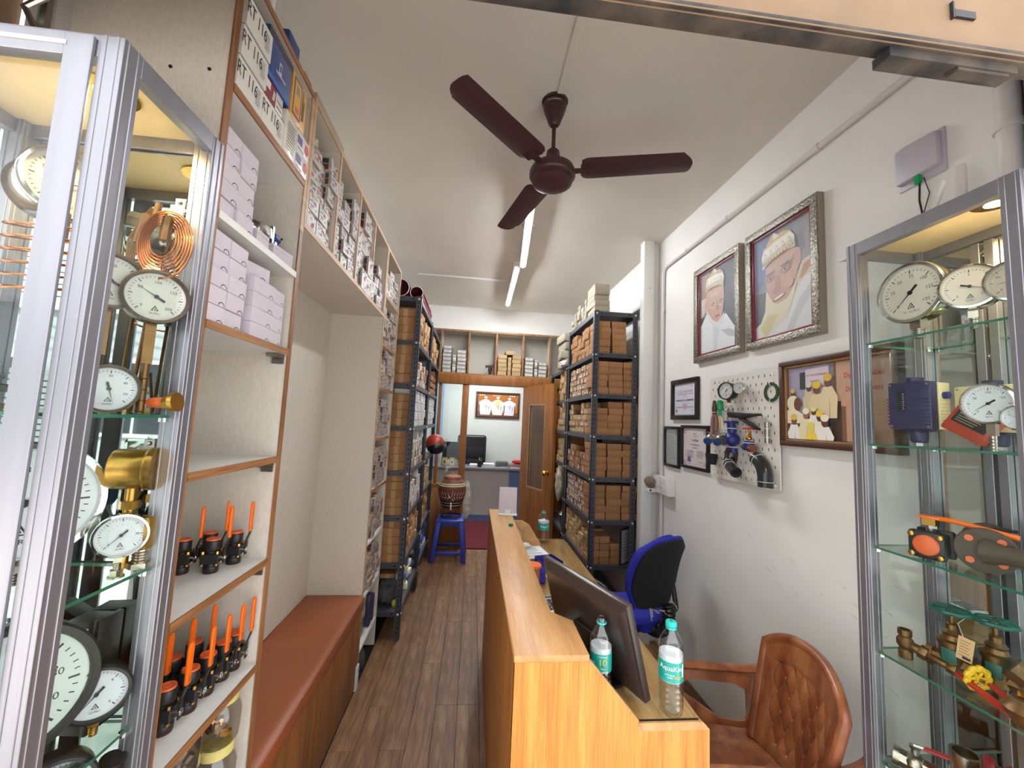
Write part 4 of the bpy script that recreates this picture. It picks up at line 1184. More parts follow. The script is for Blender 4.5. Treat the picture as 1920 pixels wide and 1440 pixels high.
MB('black_plastic').lathe([(.03, 0), (.035, .10), (.031, .10), (.028, .01)], 16).build('cup', pc)
for k, c_ in enumerate(('#c8d040', '#3aa050', '#d04040', '#e0e0e0', '#c8d040')):
    MB('print').at(rnd.uniform(-.012, .012), rnd.uniform(-.012, .012), .02, rx=rnd.uniform(-.3, .3), ry=rnd.uniform(-.3, .3)).cyl((0, 0, 0), (0, 0, .13), .004, n=6, c=c_).build('pen', pc)
for k, (x_, w_, n_, c_, lb) in enumerate(((.04, .12, 2, 'paper', 'white stacked papers left of the pen cup'), (.29, .18, 3, 'paper', 'white stack of papers next to the pen cup'), (.50, .20, 5, 'black_plastic', 'dark stack of diaries on the office desk'), (.74, .24, 3, 'dark_red', 'stack of files with pink edges on the office desk'))):
    b = MB(c_)
    for j in range(n_): b.at(0, 0, j * .018, rz=rnd.uniform(-.08, .08)).box(-w_ / 2, -.10, 0, w_ / 2, .10, .016, ('paper' if j == 0 else c_))
    o = b.build('paper_stack', loc=(x_, 6.52, .836), bevel=.002); tag(o, lb, 'papers')
crumple('red_bag', 'crumpled red cloth on top of the office files', 'bag', 'red_plastic', (.76, 6.54, .925), (.10, .07, .035), 11, amp=.15)
op = thing('office_picture', 'framed group photograph of three seated people in white robes, office wall', 'picture', (.43, 7.195, 1.865))
PW, PH = .80, .47
b = MB('picture_frame_brown')
for a_ in ((-PW / 2, -PH / 2, PW / 2, -PH / 2 + .035), (-PW / 2, PH / 2 - .035, PW / 2, PH / 2), (-PW / 2, -PH / 2 + .035, -PW / 2 + .035, PH / 2 - .035), (PW / 2 - .035, -PH / 2 + .035, PW / 2, PH / 2 - .035)):
    b.box(a_[0], -.03, a_[1], a_[2], 0, a_[3])
b.build('frame', op, bevel=.004)
class Flat:
    """flat printed picture: coloured outlines laid on one another in local x,z, facing -Y"""
    def __init__(s, m='gloss_print', bounds=(9, 9)): s.b = MB(m); s.k = 0; s.m = m; s.q = bounds
    def P(s, pts, c):
        s.k += 1
        s.b.poly([(max(-s.q[0], min(s.q[0], x_)), -.0003 * s.k, max(-s.q[1], min(s.q[1], z_))) for x_, z_ in pts], s.m, c); return s
    def rect(s, x0, z0, x1, z1, c): return s.P([(x0, z0), (x1, z0), (x1, z1), (x0, z1)], c)
    def ell(s, cx, cz, rx, rz, c, n=18, a0=0, a1=360, rot=0):
        q = []
        for i in range(n + (0 if a1 - a0 == 360 else 1)):
            a = R(a0 + (a1 - a0) * i / n); x_, z_ = rx * math.cos(a), rz * math.sin(a)
            q.append((cx + x_ * math.cos(R(rot)) - z_ * math.sin(R(rot)), cz + x_ * math.sin(R(rot)) + z_ * math.cos(R(rot))))
        return s.P(q, c)
    def text(s, t, size, x_, z_, c, sx=.8):
        s.k += 1
        s.b.text(t, size, x_, z_, sx=sx, c=c, m=s.m, T=Matrix.Translation((0, -.0003 * s.k, 0)) @ Matrix.Rotation(R(90), 4, 'X')); return s
F = Flat()
F.rect(-.365, -.20, .365, .20, '#b8723a').rect(-.365, -.20, .365, -.13, '#7c4628').rect(-.10, .16, .06, .19, '#d0a060')
for x_ in (-.33, -.29, -.25, .22, .26, .30): F.ell(x_, .175, .014, .014, '#f0d8a0')
for x_, c_, hh in ((-.22, '#dfe0ec', .0), (0.0, '#e6e2d8', .0), (.21, '#e0e0ea', -.01)):
    F.P([(x_ - .12, .05), (x_ - .03, .10 + hh), (x_ + .03, .10 + hh), (x_ + .12, .04), (x_ + .11, -.04), (x_ + .08, -.18), (x_ - .09, -.18), (x_ - .12, -.05)], c_)
    F.ell(x_, .108 + hh, .022, .028, '#a87858').ell(x_, .135 + hh, .030, .020, '#f0f0ec').ell(x_, .092 + hh, .016, .016, '#f2f2f0')
    F.P([(x_ - .03, -.02), (x_ + .04, .01), (x_ + .02, -.09)], '#c2c2d2').P([(x_ + .05, -.03), (x_ + .07, -.03), (x_ + .05, -.15)], '#a8a8c0')
F.P([(-.035, .08), (.04, .08), (.03, 0), (-.04, -.02)], '#e0d478')
for x_ in (.30, -.345, .11): F.rect(x_, -.14, x_ + .015, .0, '#6a3c1c')
F.b.build('print', op, loc=(0, -.008, 0))

# ================================================================== stool and clay water pot
st = thing('plastic_stool', 'blue plastic stool standing on the wood floor by the partition', 'stool', (-.20, 4.72, 0))
b = MB('blue_stool')
LEG = []
for sx in (-1, 1):
    for sy in (-1, 1):
        t0 = (sx * .125, sy * .125); b0 = (sx * .175, sy * .165)
        w = .030
        def quad(c_, z_, w_=w):
            return [(c_[0] - w_, c_[1] - w_ * .8, z_), (c_[0] + w_, c_[1] - w_ * .8, z_), (c_[0] + w_, c_[1] + w_ * .8, z_), (c_[0] - w_, c_[1] + w_ * .8, z_)]
        MB('blue_stool').hexa(quad(b0, .002, .024), quad(t0, .44)).build('leg', st, bevel=.008)
MB('blue_stool').hexa([(-.158, -.158, .435), (.158, -.158, .435), (.158, .158, .435), (-.158, .158, .435)], [(-.148, -.148, .465), (.148, -.148, .465), (.148, .148, .465), (-.148, .148, .465)]).build('seat', st, bevel=.012)
for s_ in (-1, 1):
    MB('blue_stool').hexa([(-.155, s_ * .158 - .01, .085), (.155, s_ * .158 - .01, .085), (.155, s_ * .158 + .01, .085), (-.155, s_ * .158 + .01, .085)], [(-.15, s_ * .156 - .01, .12), (.15, s_ * .156 - .01, .12), (.15, s_ * .156 + .01, .12), (-.15, s_ * .156 + .01, .12)]).build('stretcher', st, bevel=.004)
    MB('blue_stool').hexa([(s_ * .160 - .01, -.15, .085), (s_ * .160 + .01, -.15, .085), (s_ * .160 + .01, .15, .085), (s_ * .160 - .01, .15, .085)], [(s_ * .158 - .01, -.14, .12), (s_ * .158 + .01, -.14, .12), (s_ * .158 + .01, .14, .12), (s_ * .158 - .01, .14, .12)]).build('stretcher', st, bevel=.004)
    MB('blue_stool').box(-.13, s_ * .13 - .006, .385, .13, s_ * .13 + .006, .44).box(s_ * .13 - .006, -.13, .385, s_ * .13 + .006, .13, .44).build('apron', st, bevel=.002)
wp = thing('clay_water_pot', 'painted terracotta water pot with lid and white tap on a wire stand', 'pot', (-.20, 4.74, .466))
w_ = MB('black_metal').tube([(.12 * math.cos(a / 20 * 6.283), .12 * math.sin(a / 20 * 6.283), .006) for a in range(20)], .006, 6, closed=True)
w_.tube([(.095 * math.cos(a / 20 * 6.283), .095 * math.sin(a / 20 * 6.283), .115) for a in range(20)], .005, 6, closed=True)
for k in range(3):
    a = k * 2.094 + .5; w_.tube([(.12 * math.cos(a), .12 * math.sin(a), .006), (.095 * math.cos(a), .095 * math.sin(a), .115)], .004, 6)
w_.build('wire_stand', wp)
PZ = .100
prof = [(0, 0), (.10, .0), (.118, .02), (.132, .06), (.155, .12), (.168, .19), (.165, .25), (.145, .295), (.115, .315), (.108, .325)]
MB('terracotta').lathe([(r_ * .96, z_ + PZ) for r_, z_ in prof], 36).build('body', wp)
l_ = MB('terracotta_light').lathe([(.098, .318 + PZ), (.102, .335 + PZ), (.096, .355 + PZ), (.06, .37 + PZ), (.022, .378 + PZ), (.018, .392 + PZ), (0, .395 + PZ)], 30)
l_.build('lid', wp)
b = MB('print')
def band(z0, z1, c_, r0, r1):
    b.lathe([(r0, z0 + PZ), (r1, z1 + PZ)], 36, 'print', c=c_)
def rp(z):  # body radius at height
    for (a1, z1), (a2, z2) in zip(prof[1:], prof[2:]):
        if z1 <= z <= z2: return .96 * (a1 + (a2 - a1) * (z - z1) / (z2 - z1)) + .0012
    return .16
for z0, z1, c_ in ((.255, .262, '#e0d8a8'), (.262, .278, '#7a8060'), (.278, .285, '#e0d8a8'), (.035, .042, '#d0c8b0'), (.046, .062, '#141010'), (.066, .072, '#d0c8b0'), (.076, .088, '#141010'), (.012, .024, '#141010')): band(z0, z1, c_, rp(z0), rp(z1))
def leafs(a0, z0, da, dz, w=.010):
    P = []
    for k in range(7):
        t_ = k / 6; ww = w * math.sin(math.pi * t_) ** .8
        a = a0 + da * t_; z = z0 + dz * t_; P.append((a, z, ww))
    up = [(a, z + ww * .5) for a, z, ww in P]; dn = [(a, z - ww * .5) for a, z, ww in reversed(P)]
    pts = [((rp(z) + .001) * math.sin(a), -(rp(z) + .001) * math.cos(a), z + PZ) for a, z in up + dn[1:-1]]
    b.poly(pts, 'print', '#e8e0d4')
for s_ in (-1, 1):
    for k in range(5): leafs(s_ * (.15 + k * .22), .15, s_ * .14, .05, .014); leafs(s_ * (.15 + k * .22), .145, s_ * .16, -.028, .012)
leafs(0, .13, .1, .09, .03); leafs(-.05, .13, -.18, .03, .02); leafs(.05, .12, .16, -.02, .018)
b.build('painted_pattern', wp)
MB('white_plastic').cyl((0, -.115, .045 + PZ), (0, -.16, .045 + PZ), .011).cyl((0, -.155, .05 + PZ), (0, -.155, .0 + PZ), .009).box(-.006, -.166, .05 + PZ, .006, -.15, .085 + PZ).build('tap', wp, bevel=.001)
crumple('hanging_coat', 'printed pale cloth hanging beside the doorway post', 'cloth', 'cloth', (-.035, 5.135, .57), (.06, .03, .24), 21, amp=.2)
# ================================================================== reception counter and desk
ct = thing('reception_counter', 'oak laminate reception counter with raised ledge and lower glass-topped desk', 'counter', (0, 0, 0))
# side wall toward the aisle (slab), ledge on top
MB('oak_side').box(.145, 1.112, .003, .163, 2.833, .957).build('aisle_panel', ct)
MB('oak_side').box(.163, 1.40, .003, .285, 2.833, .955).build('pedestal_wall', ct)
ledge = [(.143, 1.107), (.350, 1.107), (.347, 1.290), (.289, 1.351), (.289, 2.557), (.352, 2.557), (.352, 2.835), (.143, 2.835)]
ledge = [(.143, 1.107), (.349, 1.107), (.349, 1.292), (.291, 1.351), (.291, 2.62), (.306, 2.835), (.143, 2.835)]
MB('oak_top').prism(ledge, .957, .975).build('ledge', ct, bevel=.001)
# near end panel with the stepped profile (x,z)
pr = [(.145, .003), (.694, .003), (.694, .777), (.672, .797), (.672, .779), (.490, .779), (.490, .801), (.349, .957), (.145, .957)]
pr = [(.145, .003), (.694, .003), (.694, .7772), (.4902, .7772), (.4902, .801), (.349, .957), (.145, .957)]
MB('oak').prism(pr, 1.107, 1.125, 'y').build('end_panel', ct, bevel=.0008)
# sloped edge cap
MB('oak_top').hexa([(.349, 1.1065, .9575), (.490, 1.1065, .8015), (.490, 1.126, .8015), (.349, 1.126, .9575)], [(.3495, 1.1065, .9625), (.4915, 1.1065, .8045), (.4915, 1.126, .8045), (.3495, 1.126, .9625)]).build('sloped_edge', ct)
# far wing panel with slope
MB('oak_top').prism([(.289, .803), (.475, .803), (.475, .815), (.40, .93), (.35, .957), (.289, .957)], 2.60, 2.618, 'y').build('far_wing', ct, bevel=.0008)
# desk slab
MB('oak_desk').box(.285, 1.1255, .757, .690, 2.80, .7765).build('desktop', ct)
MB('oak_top').hexa([(.4905, 1.1065, .7775), (.694, 1.1065, .7775), (.694, 1.1255, .7775), (.4905, 1.1255, .7775)], [(.4905, 1.119, .7895), (.680, 1.119, .7895), (.680, 1.1255, .7895), (.4905, 1.1255, .7895)]).build('front_lip', ct)
MB('oak_desk').box(.289, 1.126, .777, .676, 2.795, .790).build('desk_board', ct, bevel=.001)
MB('glass').box(.290, 1.128, .7905, .676, 2.79, .797).build('glass_top', ct)
MB('hole_black').box(.491, 1.1255, .7895, .672, 1.128, .7935).build('shadow_gap', ct)
MB('oak').box(.672, 1.125, .003, .690, 2.80, .757).build('desk_front', ct) if False else MB('oak').box(.66, 2.70, .003, .69, 2.80, .757).box(.30, 2.78, .003, .66, 2.80, .757).build('far_support', ct)
# tiny scratches / cap / sign
cp = thing('bottle_cap', 'loose teal bottle cap lying on the counter ledge', 'cap', (.256, 2.40, .9755))
MB('valve_green').lathe([(0, 0), (.013, 0), (.014, .002), (.0138, .011), (.012, .013), (0, .0133)], 18).build('cap', cp)
MB('teal_cap').lathe([(.0141, .001), (.0145, .002), (.0142, .003)], 18).build('ring', cp)
sg = thing('phone_stand', 'small white acrylic stand with a blank pale card at the counter end', 'stand', (.262, 2.70, .9755), rz=R(-3))
MB('white_plastic').box(-.062, -.045, 0, .062, .035, .004).build('base', sg, bevel=.001)
MB('carton_lilac').at(0, .0, .004, rx=R(-6)).box(-.060, -.002, 0, .060, .002, .17).build('card', sg, bevel=.001)
MB('white_plastic').tube([(-.03, -.02, .004), (-.03, -.02, .034), (.03, -.02, .034), (.03, -.02, .004)], .0015, 5).box(-.02, -.021, .004, .02, -.019, .03).build('clip', sg)

# ------------------------------------------------------------------ monitor (rear toward the camera)
mo = thing('desktop_monitor', 'black desktop monitor seen from behind on the counter desk', 'monitor', (.4715, 1.305, .797))
ex = Vector((.385, -.923, 0)).normalized()         # along the screen, toward the street
ez = Vector((-.27, -.11, 1)); ez = (ez - ex * ez.dot(ex)).normalized()
ey = ez.cross(ex)
MR = Matrix((ex, ey, ez)).transposed().to_4x4()
# panel: bottom near corner about (.53,1.155), top near (.46,1.135), top far (.275,1.555)
def inv(p): return Vector(p) - Vector((.4715, 1.305, .797))
Wm, Hm = .44, .292
c0 = inv((.545, 1.165, .812))                      # bottom near corner
Tm = Matrix.Translation(c0 - ex * Wm) @ MR
g = MB('dark_brown_plastic'); g.M = Tm
g.box(0, -.012, 0, Wm, .012, Hm)
g.build('bezel', mo, bevel=.004)
side = 1 if (MR.to_3x3() @ Vector((0, 1, 0))).x < 0 else -1
g = MB('dark_brown_plastic'); g.M = Tm
g.hexa([(.006, side * .012, .006), (Wm - .006, side * .012, .006), (Wm - .006, side * .012, Hm - .012), (.006, side * .012, Hm - .012)], [(.03, side * .026, .03), (Wm - .03, side * .026, .03), (Wm - .03, side * .024, Hm - .03), (.03, side * .024, Hm - .03)])
g.build('rear_shell', mo, bevel=.003)
g = MB('dark_brown_plastic'); g.M = Tm
g.box(Wm * .38, side * .028 - .006, .01, Wm * .72, side * .028 + .006, .135)
g.build('stand_mount', mo, bevel=.008)
g = MB('chrome'); g.M = Tm
for x_, z_ in ((Wm * .42, .115), (Wm * .67, .06)): g.cyl((x_, side * .034, z_), (x_, side * .0352, z_), .0028, n=8)
g.build('screws', mo)
g = MB('black_plastic'); g.M = Tm
g.box(.01, -side * .0126 - .0004, .012, Wm - .01, -side * .0126 + .0004, Hm - .012)
g.build('screen', mo)
g = MB('black_plastic').at(0, .01, 0)
g.lathe([(0, .001), (.095, .001), (.095, .010), (0, .014)], 28, p=(-.02, .02, 0)).cyl((-.02, .02, .012), (-.03, .0, .10), .018)
g.build('stand', mo)

# ------------------------------------------------------------------ water bottles
def bottle(label, loc, cap, texts, h=.262, r=.035, fill=True, rz=0.0, loose=False):
    t = thing('water_bottle', label, 'bottle', loc, rz=rz, group='clear plastic water bottles')
    s = h / .262
    prof = [(.0, .010), (.016, .004), (r * .78, .0), (r * .95, .008), (r, .02)]
    for k in range(4):
        z_ = .028 + k * .016
        prof += [(r, z_), (r * .955, z_ + .006), (r, z_ + .012)]
    prof += [(r * .985, .095), (r * .985, .158), (r, .165), (r, .172), (r * .97, .178), (r, .184), (r * .97, .19), (r * .98, .196), (r * .85, .212), (r * .62, .226), (r * .40, .237), (.0125, .242), (.0125, .258)]
    MB('clear_plastic').lathe([(a, b * s) for a, b in prof], 28).build('body', t, angle=60)
    for k in range(5):
        pass
    lb = MB('print')
    lb.lathe([(r * .985 + .0007, .100 * s), (r * .985 + .0007, .156 * s)], 32, 'gloss_print', c='#159c90').build('label', t).data
    if fill:
        MB('print').lathe([(r * .985 - .0006, .098 * s), (r * .985 - .0006, .172 * s)], 28, 'print', c='#d8dcdc').build('label_inside', t)
    tx_ = MB('print')
    for s_, size, z_, a0, c_ in texts:
        wraptext(tx_, s_, size, r * .985 + .0008, z_ * s, a0, c_)
    tx_.build('lettering', t)
    MB('teal_cap').lathe([(.0145, .240 * s), (.0152, .244 * s), (.0145, .246 * s)], 20).build('neck_ring', t)
    if cap:
        g = MB('teal_cap').lathe([(.0142, .247 * s), (.0150, .249 * s), (.0150, h - .002), (.013, h), (0, h + .0003)], 24)
        for k in range(24):
            a = k * 6.283 / 24
            g.box(.0148 * math.cos(a) - .0006, .0148 * math.sin(a) - .0006, .250 * s, .0148 * math.cos(a) + .0006, .0148 * math.sin(a) + .0006, h - .003)
        g.build('cap', t)
        if cap == 2:
            MB('print').tube([(-.004, -.002, h + .001), (.003, -.004, h + .001), (.004, .003, h + .001), (-.002, .004, h + .001), (-.004, 0, h + .001)], .0006, 4, c='#103030').build('cap_mark', t)
    else:
        g = MB('clear_plastic').lathe([(.0118, .246 * s), (.0128, .249 * s), (.0118, .251 * s), (.0128, .254 * s), (.0118, .256 * s), (.0118, h - .002), (.0105, h - .002), (.0105, .246 * s)], 20)
        g.build('threaded_neck', t)
    return t
bottle('clear water bottle with closed teal cap at the near end of the counter desk', (.603, 1.150, .7975), 2,
       [('AquaKing', .0185, .140, 0.0, '#f2f2ee'), ('packaged', .0065, .122, -.2, '#e8f0ee'), ('water', .0065, .115, -.15, '#e8f0ee'), ('500', .013, .116, .42, '#e8b040'), ('I', .05, .132, .95, '#f2f2ee')], h=.245, r=.034, rz=R(-22))
bottle('uncapped clear water bottle between the monitor and the sloped counter edge', (.414, 1.205, .7975), 0,
       [('10', .026, .132, .15, '#e0b840'), ('Celebrating', .0055, .150, .15, '#f0f0ec'), ('Years', .007, .114, .2, '#f0f0ec'), ('IIII', .012, .128, -.75, '#f0f0ec'), ('AquaKing', .008, .104, .2, '#f2f2ee')], h=.232, r=.032, rz=R(-18))
bottle('uncapped clear water bottle at the far end of the desk near the rack', (.515, 2.735, .7975), 0,
       [('NeyO', .024, .130, .22, '#f2f2ee')], h=.20, r=.040, rz=R(-10))

# ------------------------------------------------------------------ desk clutter
tr = thing('blue_file_tray', 'blue plastic letter tray tipped among the desk clutter', 'tray', (.455, 2.22, .798), rz=R(20))
tr.scale = (.55, .55, .75)
MB('blue_plastic').hexa([(-.07, -.11, .0), (.07, -.11, .0), (.07, .11, .0), (-.07, .11, .0)], [(-.095, -.12, .006), (.095, -.12, .006), (.095, .12, .006), (-.095, .12, .006)]).box(-.095, .114, .004, .095, .12, .07).box(.089, -.12, .004, .095, .12, .075).box(-.095, -.12, .004, -.089, .12, .06).build('tray', tr, bevel=.002)
ptp = thing('blue_tape_dispenser', 'blue wedge shaped desk holder beside the tray', 'holder', (.36, 2.06, .798), rz=R(-15))
MB('blue_plastic').prism([(-.05, 0), (.05, 0), (.045, .05), (.01, .09), (-.03, .07)], -.03, .03, 'y').build('body', ptp, bevel=.004)
cpn = thing('orange_pen_cup', 'terracotta orange round cup on the desk against the counter ledge', 'cup', (.325, 1.95, .798))
MB('terracotta_light').lathe([(.030, 0), (.034, .11), (.038, .115), (.034, .115), (.029, .01)], 22).build('cup', cpn)
MB('orange_plastic').lathe([(.0385, .108), (.0385, .118), (.035, .118)], 22).build('rim', cpn)
nb = MB('print').at(.40, 2.48, .798, rz=R(12))
nb.box(-.09, -.11, 0, .09, .11, .006, c='#d8dade')
for k in range(9): nb.box(-.075, -.095 + k * .021, .0062, .02 + .05 * rnd.random(), -.089 + k * .021, .0064, c=rnd.choice(['#3a6a8a', '#3a3a3a', '#6a8aa0']))
tag(nb.build('magazine'), 'open blue and white printed magazine near the far end of the desk', 'magazine')
nb = MB('print').at(.40, 2.20, .798, rz=R(-5)).box(-.08, -.10, 0, .05, .10, .004, c='#d2cdb8')
tag(nb.build('envelope'), 'beige envelope under the blue tray on the desk', 'envelope')
kb = thing('calculator', 'small calculator with green display and dark keys behind the ledge', 'calculator', (.37, 1.78, .798), rz=R(8))
MB('white_plastic').box(-.045, -.075, 0, .045, .075, .014).build('body', kb, bevel=.002)
MB('valve_green').box(-.036, .045, .0141, .036, .066, .0150).build('display', kb)
for i in range(4):
    for j in range(4): MB('black_plastic').box(-.036 + i * .019, -.066 + j * .026, .0141, -.021 + i * .019, -.049 + j * .026, .018).build('key', kb)
for k, (x_, y_, a, c_, lb) in enumerate(((.365, 1.62, 5, '#d8d8d6', 'loose white bill sheet behind the monitor'), (.34, 1.52, -14, '#cfcabc', 'creased paper slip against the counter ledge'), (.40, 1.70, 20, '#e2e2e2', 'white printed slip beside the calculator'))):
    tag(MB('print').at(x_, y_, .798 + .0015 * k, rz=R(a)).box(-.04, -.06, 0, .04, .06, .0012, c=c_).box(-.03, -.04, .0012, .02, -.03, .0014, c='#555555').box(-.03, -.01, .0012, .025, .0, .0014, c='#555555').build('paper_slip'), lb, 'paper')
crumple('tissue', 'crumpled white tissue beside the far counter wing', 'tissue', 'white_plastic', (.37, 2.56, .815), (.035, .03, .018), 31, amp=.3)
tg = thing('tape_roll', 'yellow and blue tape roll on the desk behind the monitor', 'tape', (.585, 1.92, .798))
MB('yellow').lathe([(.024, .0), (.034, .0), (.034, .022), (.024, .022)], 24, close=True).build('tape', tg)
MB('blue_plastic').lathe([(.0345, .006), (.0345, .012), (.033, .012), (.033, .006)], 24, close=True).build('stripe', tg)
tag(MB('teal_cap').at(.625, 1.74, .798, rz=R(-15)).box(-.045, -.06, 0, .045, .06, .012).build('teal_notebook', bevel=.002), 'teal notebook at the desk edge behind the monitor', 'notebook')
tag(MB('jute').at(.325, 2.52, .798).cbox(0, 0, .055, .025, .20, .11).build('cable_bundle', bevel=.01), 'brown bundle tucked under the counter ledge', 'bundle')

# ------------------------------------------------------------------ blue office chair (faces the desk)
bc = thing('task_chair', 'blue office task chair with torn black plastic back beside the desk', 'chair', (1.125, 2.40, 0))
def backf(u, v):
    # u across (along Y), v up; rear surface of backrest
    z = .57 + v * .43
    w = .215 * (1 - .10 * abs(v - .45) ** 1.5 * 3) * (1 - .22 * max(0, .25 - v) / .25) * (1 - .35 * max(0, v - .85) / .15)
    s_ = (u - .5) * 2
    y = s_ * w
    x = .075 + .16 * (v - .2) ** 2 * (1 if v > .2 else .6) - .045 * s_ * s_ + .02 * v
    return (x, y, z - .02 * s_ * s_ * v)
bc.scale = (.94, .92, .955)
RB = Matrix.Rotation(R(-64), 4, 'Z')
g = MB('black_fabric'); g.M = RB
g.grid(14, 18, lambda u, v: backf(u, v), thick=.012); g.build('back_cover', bc, angle=60)
g = MB('blue_fabric'); g.M = RB
g.grid(14, 18, lambda u, v: (lambda q: (q[0] - .045, q[1] * .99, .57 + (q[2] - .57) * 1.0))(backf(1 - u, v)), thick=-.03) ; g.build('back_cushion', bc, angle=70)
g = MB('blue_fabric'); g.M = RB
def tl(u, v):
    q = backf(u, v); return q
pth = [(lambda q: (q[0] - .026, q[1], q[2]))(backf(0, v / 14)) for v in range(15)] + [(lambda q: (q[0] - .026, q[1], q[2]))(backf(u / 10, 1)) for u in range(1, 11)] + [(lambda q: (q[0] - .026, q[1], q[2]))(backf(1, 1 - v / 14)) for v in range(1, 15)]
g.tube(pth, .017, 10); g.build('piping', bc, angle=70)
g = MB('blue_fabric'); g.M = RB
def seat_(u, v):
    a = (u - .5) * 2; b_ = (v - .5) * 2
    k = (1 - .28 * abs(a) ** 3) ; j = (1 - .22 * abs(b_) ** 3)
    return (-.16 + a * .22 * j, b_ * .24 * k, .50 - .018 * (a ** 4) - .012 * b_ ** 4)
g.grid(14, 14, seat_, thick=.07); g.build('seat', bc, angle=60)
g = MB('black_plastic'); g.M = RB
g.cbox(-.14, 0, .425, .30, .26, .02); g.build('seat_pan', bc, bevel=.006)
for s_ in (-1, 1):
    g = MB('black_plastic'); g.M = RB
    g.tube([(-.02, s_ * .22, .43), (-.02, s_ * .29, .47), (-.05, s_ * .295, .60), (-.12, s_ * .29, .665), (-.24, s_ * .28, .67), (-.30, s_ * .28, .64), (-.27, s_ * .29, .56), (-.20, s_ * .28, .45), (-.18, s_ * .22, .43)], .017, 8)
    g.build('armrest', bc, angle=70)
g = MB('black_plastic'); g.M = RB
pa = [Vector((-.02, 0, .42)), Vector((.06, 0, .40)), Vector((.13, 0, .44)), Vector((.155, 0, .52)), Vector((.135, 0, .61))]
def bez(P, t_):
    P = list(P)
    while len(P) > 1: P = [P[i].lerp(P[i + 1], t_) for i in range(len(P) - 1)]
    return P[0]
pts = [bez(pa, i / 60) for i in range(61)]
g.tube(pts, [.040 if (i // 2) % 2 else .032 for i in range(61)], 14); g.build('bellows', bc, angle=80)
g = MB('black_plastic'); g.M = RB
g.cyl((0 - .14, 0, .10), (-.14, 0, .42), .028).cyl((-.14, 0, .05), (-.14, 0, .12), .04)
for k in range(5):
    a = k * 1.2566 + .3; g.tube([(-.14, 0, .085), (-.14 + .26 * math.cos(a), .26 * math.sin(a), .062)], [.026, .016], 8)
g.build('base', bc)
for k in range(5):
    a = k * 1.2566 + .3
    g = MB('black_plastic'); g.M = RB
    g.cyl((-.14 + .26 * math.cos(a), .26 * math.sin(a) - .02, .03), (-.14 + .26 * math.cos(a), .26 * math.sin(a) + .02, .03), .026, n=14).cyl((-.14 + .26 * math.cos(a), .26 * math.sin(a), .03), (-.14 + .26 * math.cos(a), .26 * math.sin(a), .062), .008)
    g.build('caster', bc)
g = MB('cloth'); g.M = RB
for k in range(14):
    a = k / 14; g.tube([(.13 - .03 * a, -.16 + a * .26, .615 - .04 * math.sin(a * 3)), (.155, -.17 + a * .27 + rnd.uniform(-.02, .02), .60 - .05 * rnd.random())], .0035, 4)
g.build('torn_edge', bc)

# ------------------------------------------------------------------ brown moulded plastic armchair (faces the counter)
# chair frame: origin floor under seat centre; local +Y = direction faced
pc_ = thing('plastic_armchair', 'brown wood-look plastic armchair with tufted back next to the right glass cabinet', 'chair', (.945, 1.392, 0), rz=R(78))
# local x: chair's right is toward +x ; faces local +Y
Mch = 'chair_plastic'
def backsurf(u, v, off=0.0):
    """u 0..1 across, v 0..1 up"""
    s_ = (u - .5) * 2
    top = .845 - .075 * abs(s_) ** 2.6
    z = .43 + v * (top - .43)
    w = .185 + .035 * v
    y = -.205 - .075 * v + .05 * s_ * s_ + off
    return (s_ * w, y, z)
g = MB(Mch)
N_, K_ = 40, 36
def tuft(u, v):
    p = backsurf(u, v)
    s_ = (u - .5) * 2
    inside = 0.10 < u < .90 and .08 < v < .80
    dy = 0
    if inside:
        fu = (u - .10) / .80 * 6; fv = (v - .08) / .72 * 5
        # diamond lattice of buttons
        a_ = abs(math.sin(math.pi * (fu + fv * .5) / 1.0)) * abs(math.sin(math.pi * (fu - fv * .5) / 1.0))
        dy = -.012 + .010 * a_ ** .6
    return (p[0], p[1] + dy, p[2])
g.grid(N_ * 2, K_ * 2, lambda u, v: tuft(1 - u, v), thick=-.008)
g.build('tufted_backrest', pc_, angle=80)
rim = [backsurf(0, v / 12) for v in range(0, 12)] + [backsurf(u / 20, 1) for u in range(21)] + [backsurf(1, 1 - v / 12) for v in range(1, 13)]
g = MB(Mch).tube(rim, .016, 10); g.build('back_rim', pc_, angle=80)
g = MB(Mch)
inner = [backsurf(.095, .07 + .73 * v / 10, .004) for v in range(11)] + [backsurf(.095 + .81 * u / 14, .80, .004) for u in range(1, 15)] + [backsurf(.905, .80 - .73 * v / 10, .004) for v in range(1, 11)]
g.tube(inner, .004, 6); g.build('inner_moulding', pc_, angle=80)
bme = meshof(MB('terracotta_light').sphere((0, 0, 0), .0068, 8, 5), 'button')
for j in range(6):
    for i in range(7):
        fu = i + (.5 if j % 2 else 0); u = .10 + .80 * fu / 6; v = .08 + .72 * j / 5
        if u > .88 or u < .12 or j == 0: continue
        p = backsurf(u, v, -.006)
        bo = bpy.data.objects.new('button', bme); COL.objects.link(bo); bo.parent = pc_; bo.location = p
# seat pan
def seatp(u, v):
    s_ = (u - .5) * 2
    y = -.22 + v * .46
    w = .215 + .02 * v
    return (s_ * w, y, .43 - .018 * (1 - s_ * s_) * math.sin(math.pi * min(1, v * 1.1)) - .03 * max(0, v - .9) / .1)
MB(Mch).grid(16, 16, seatp, thick=.012).build('seat', pc_, angle=80)
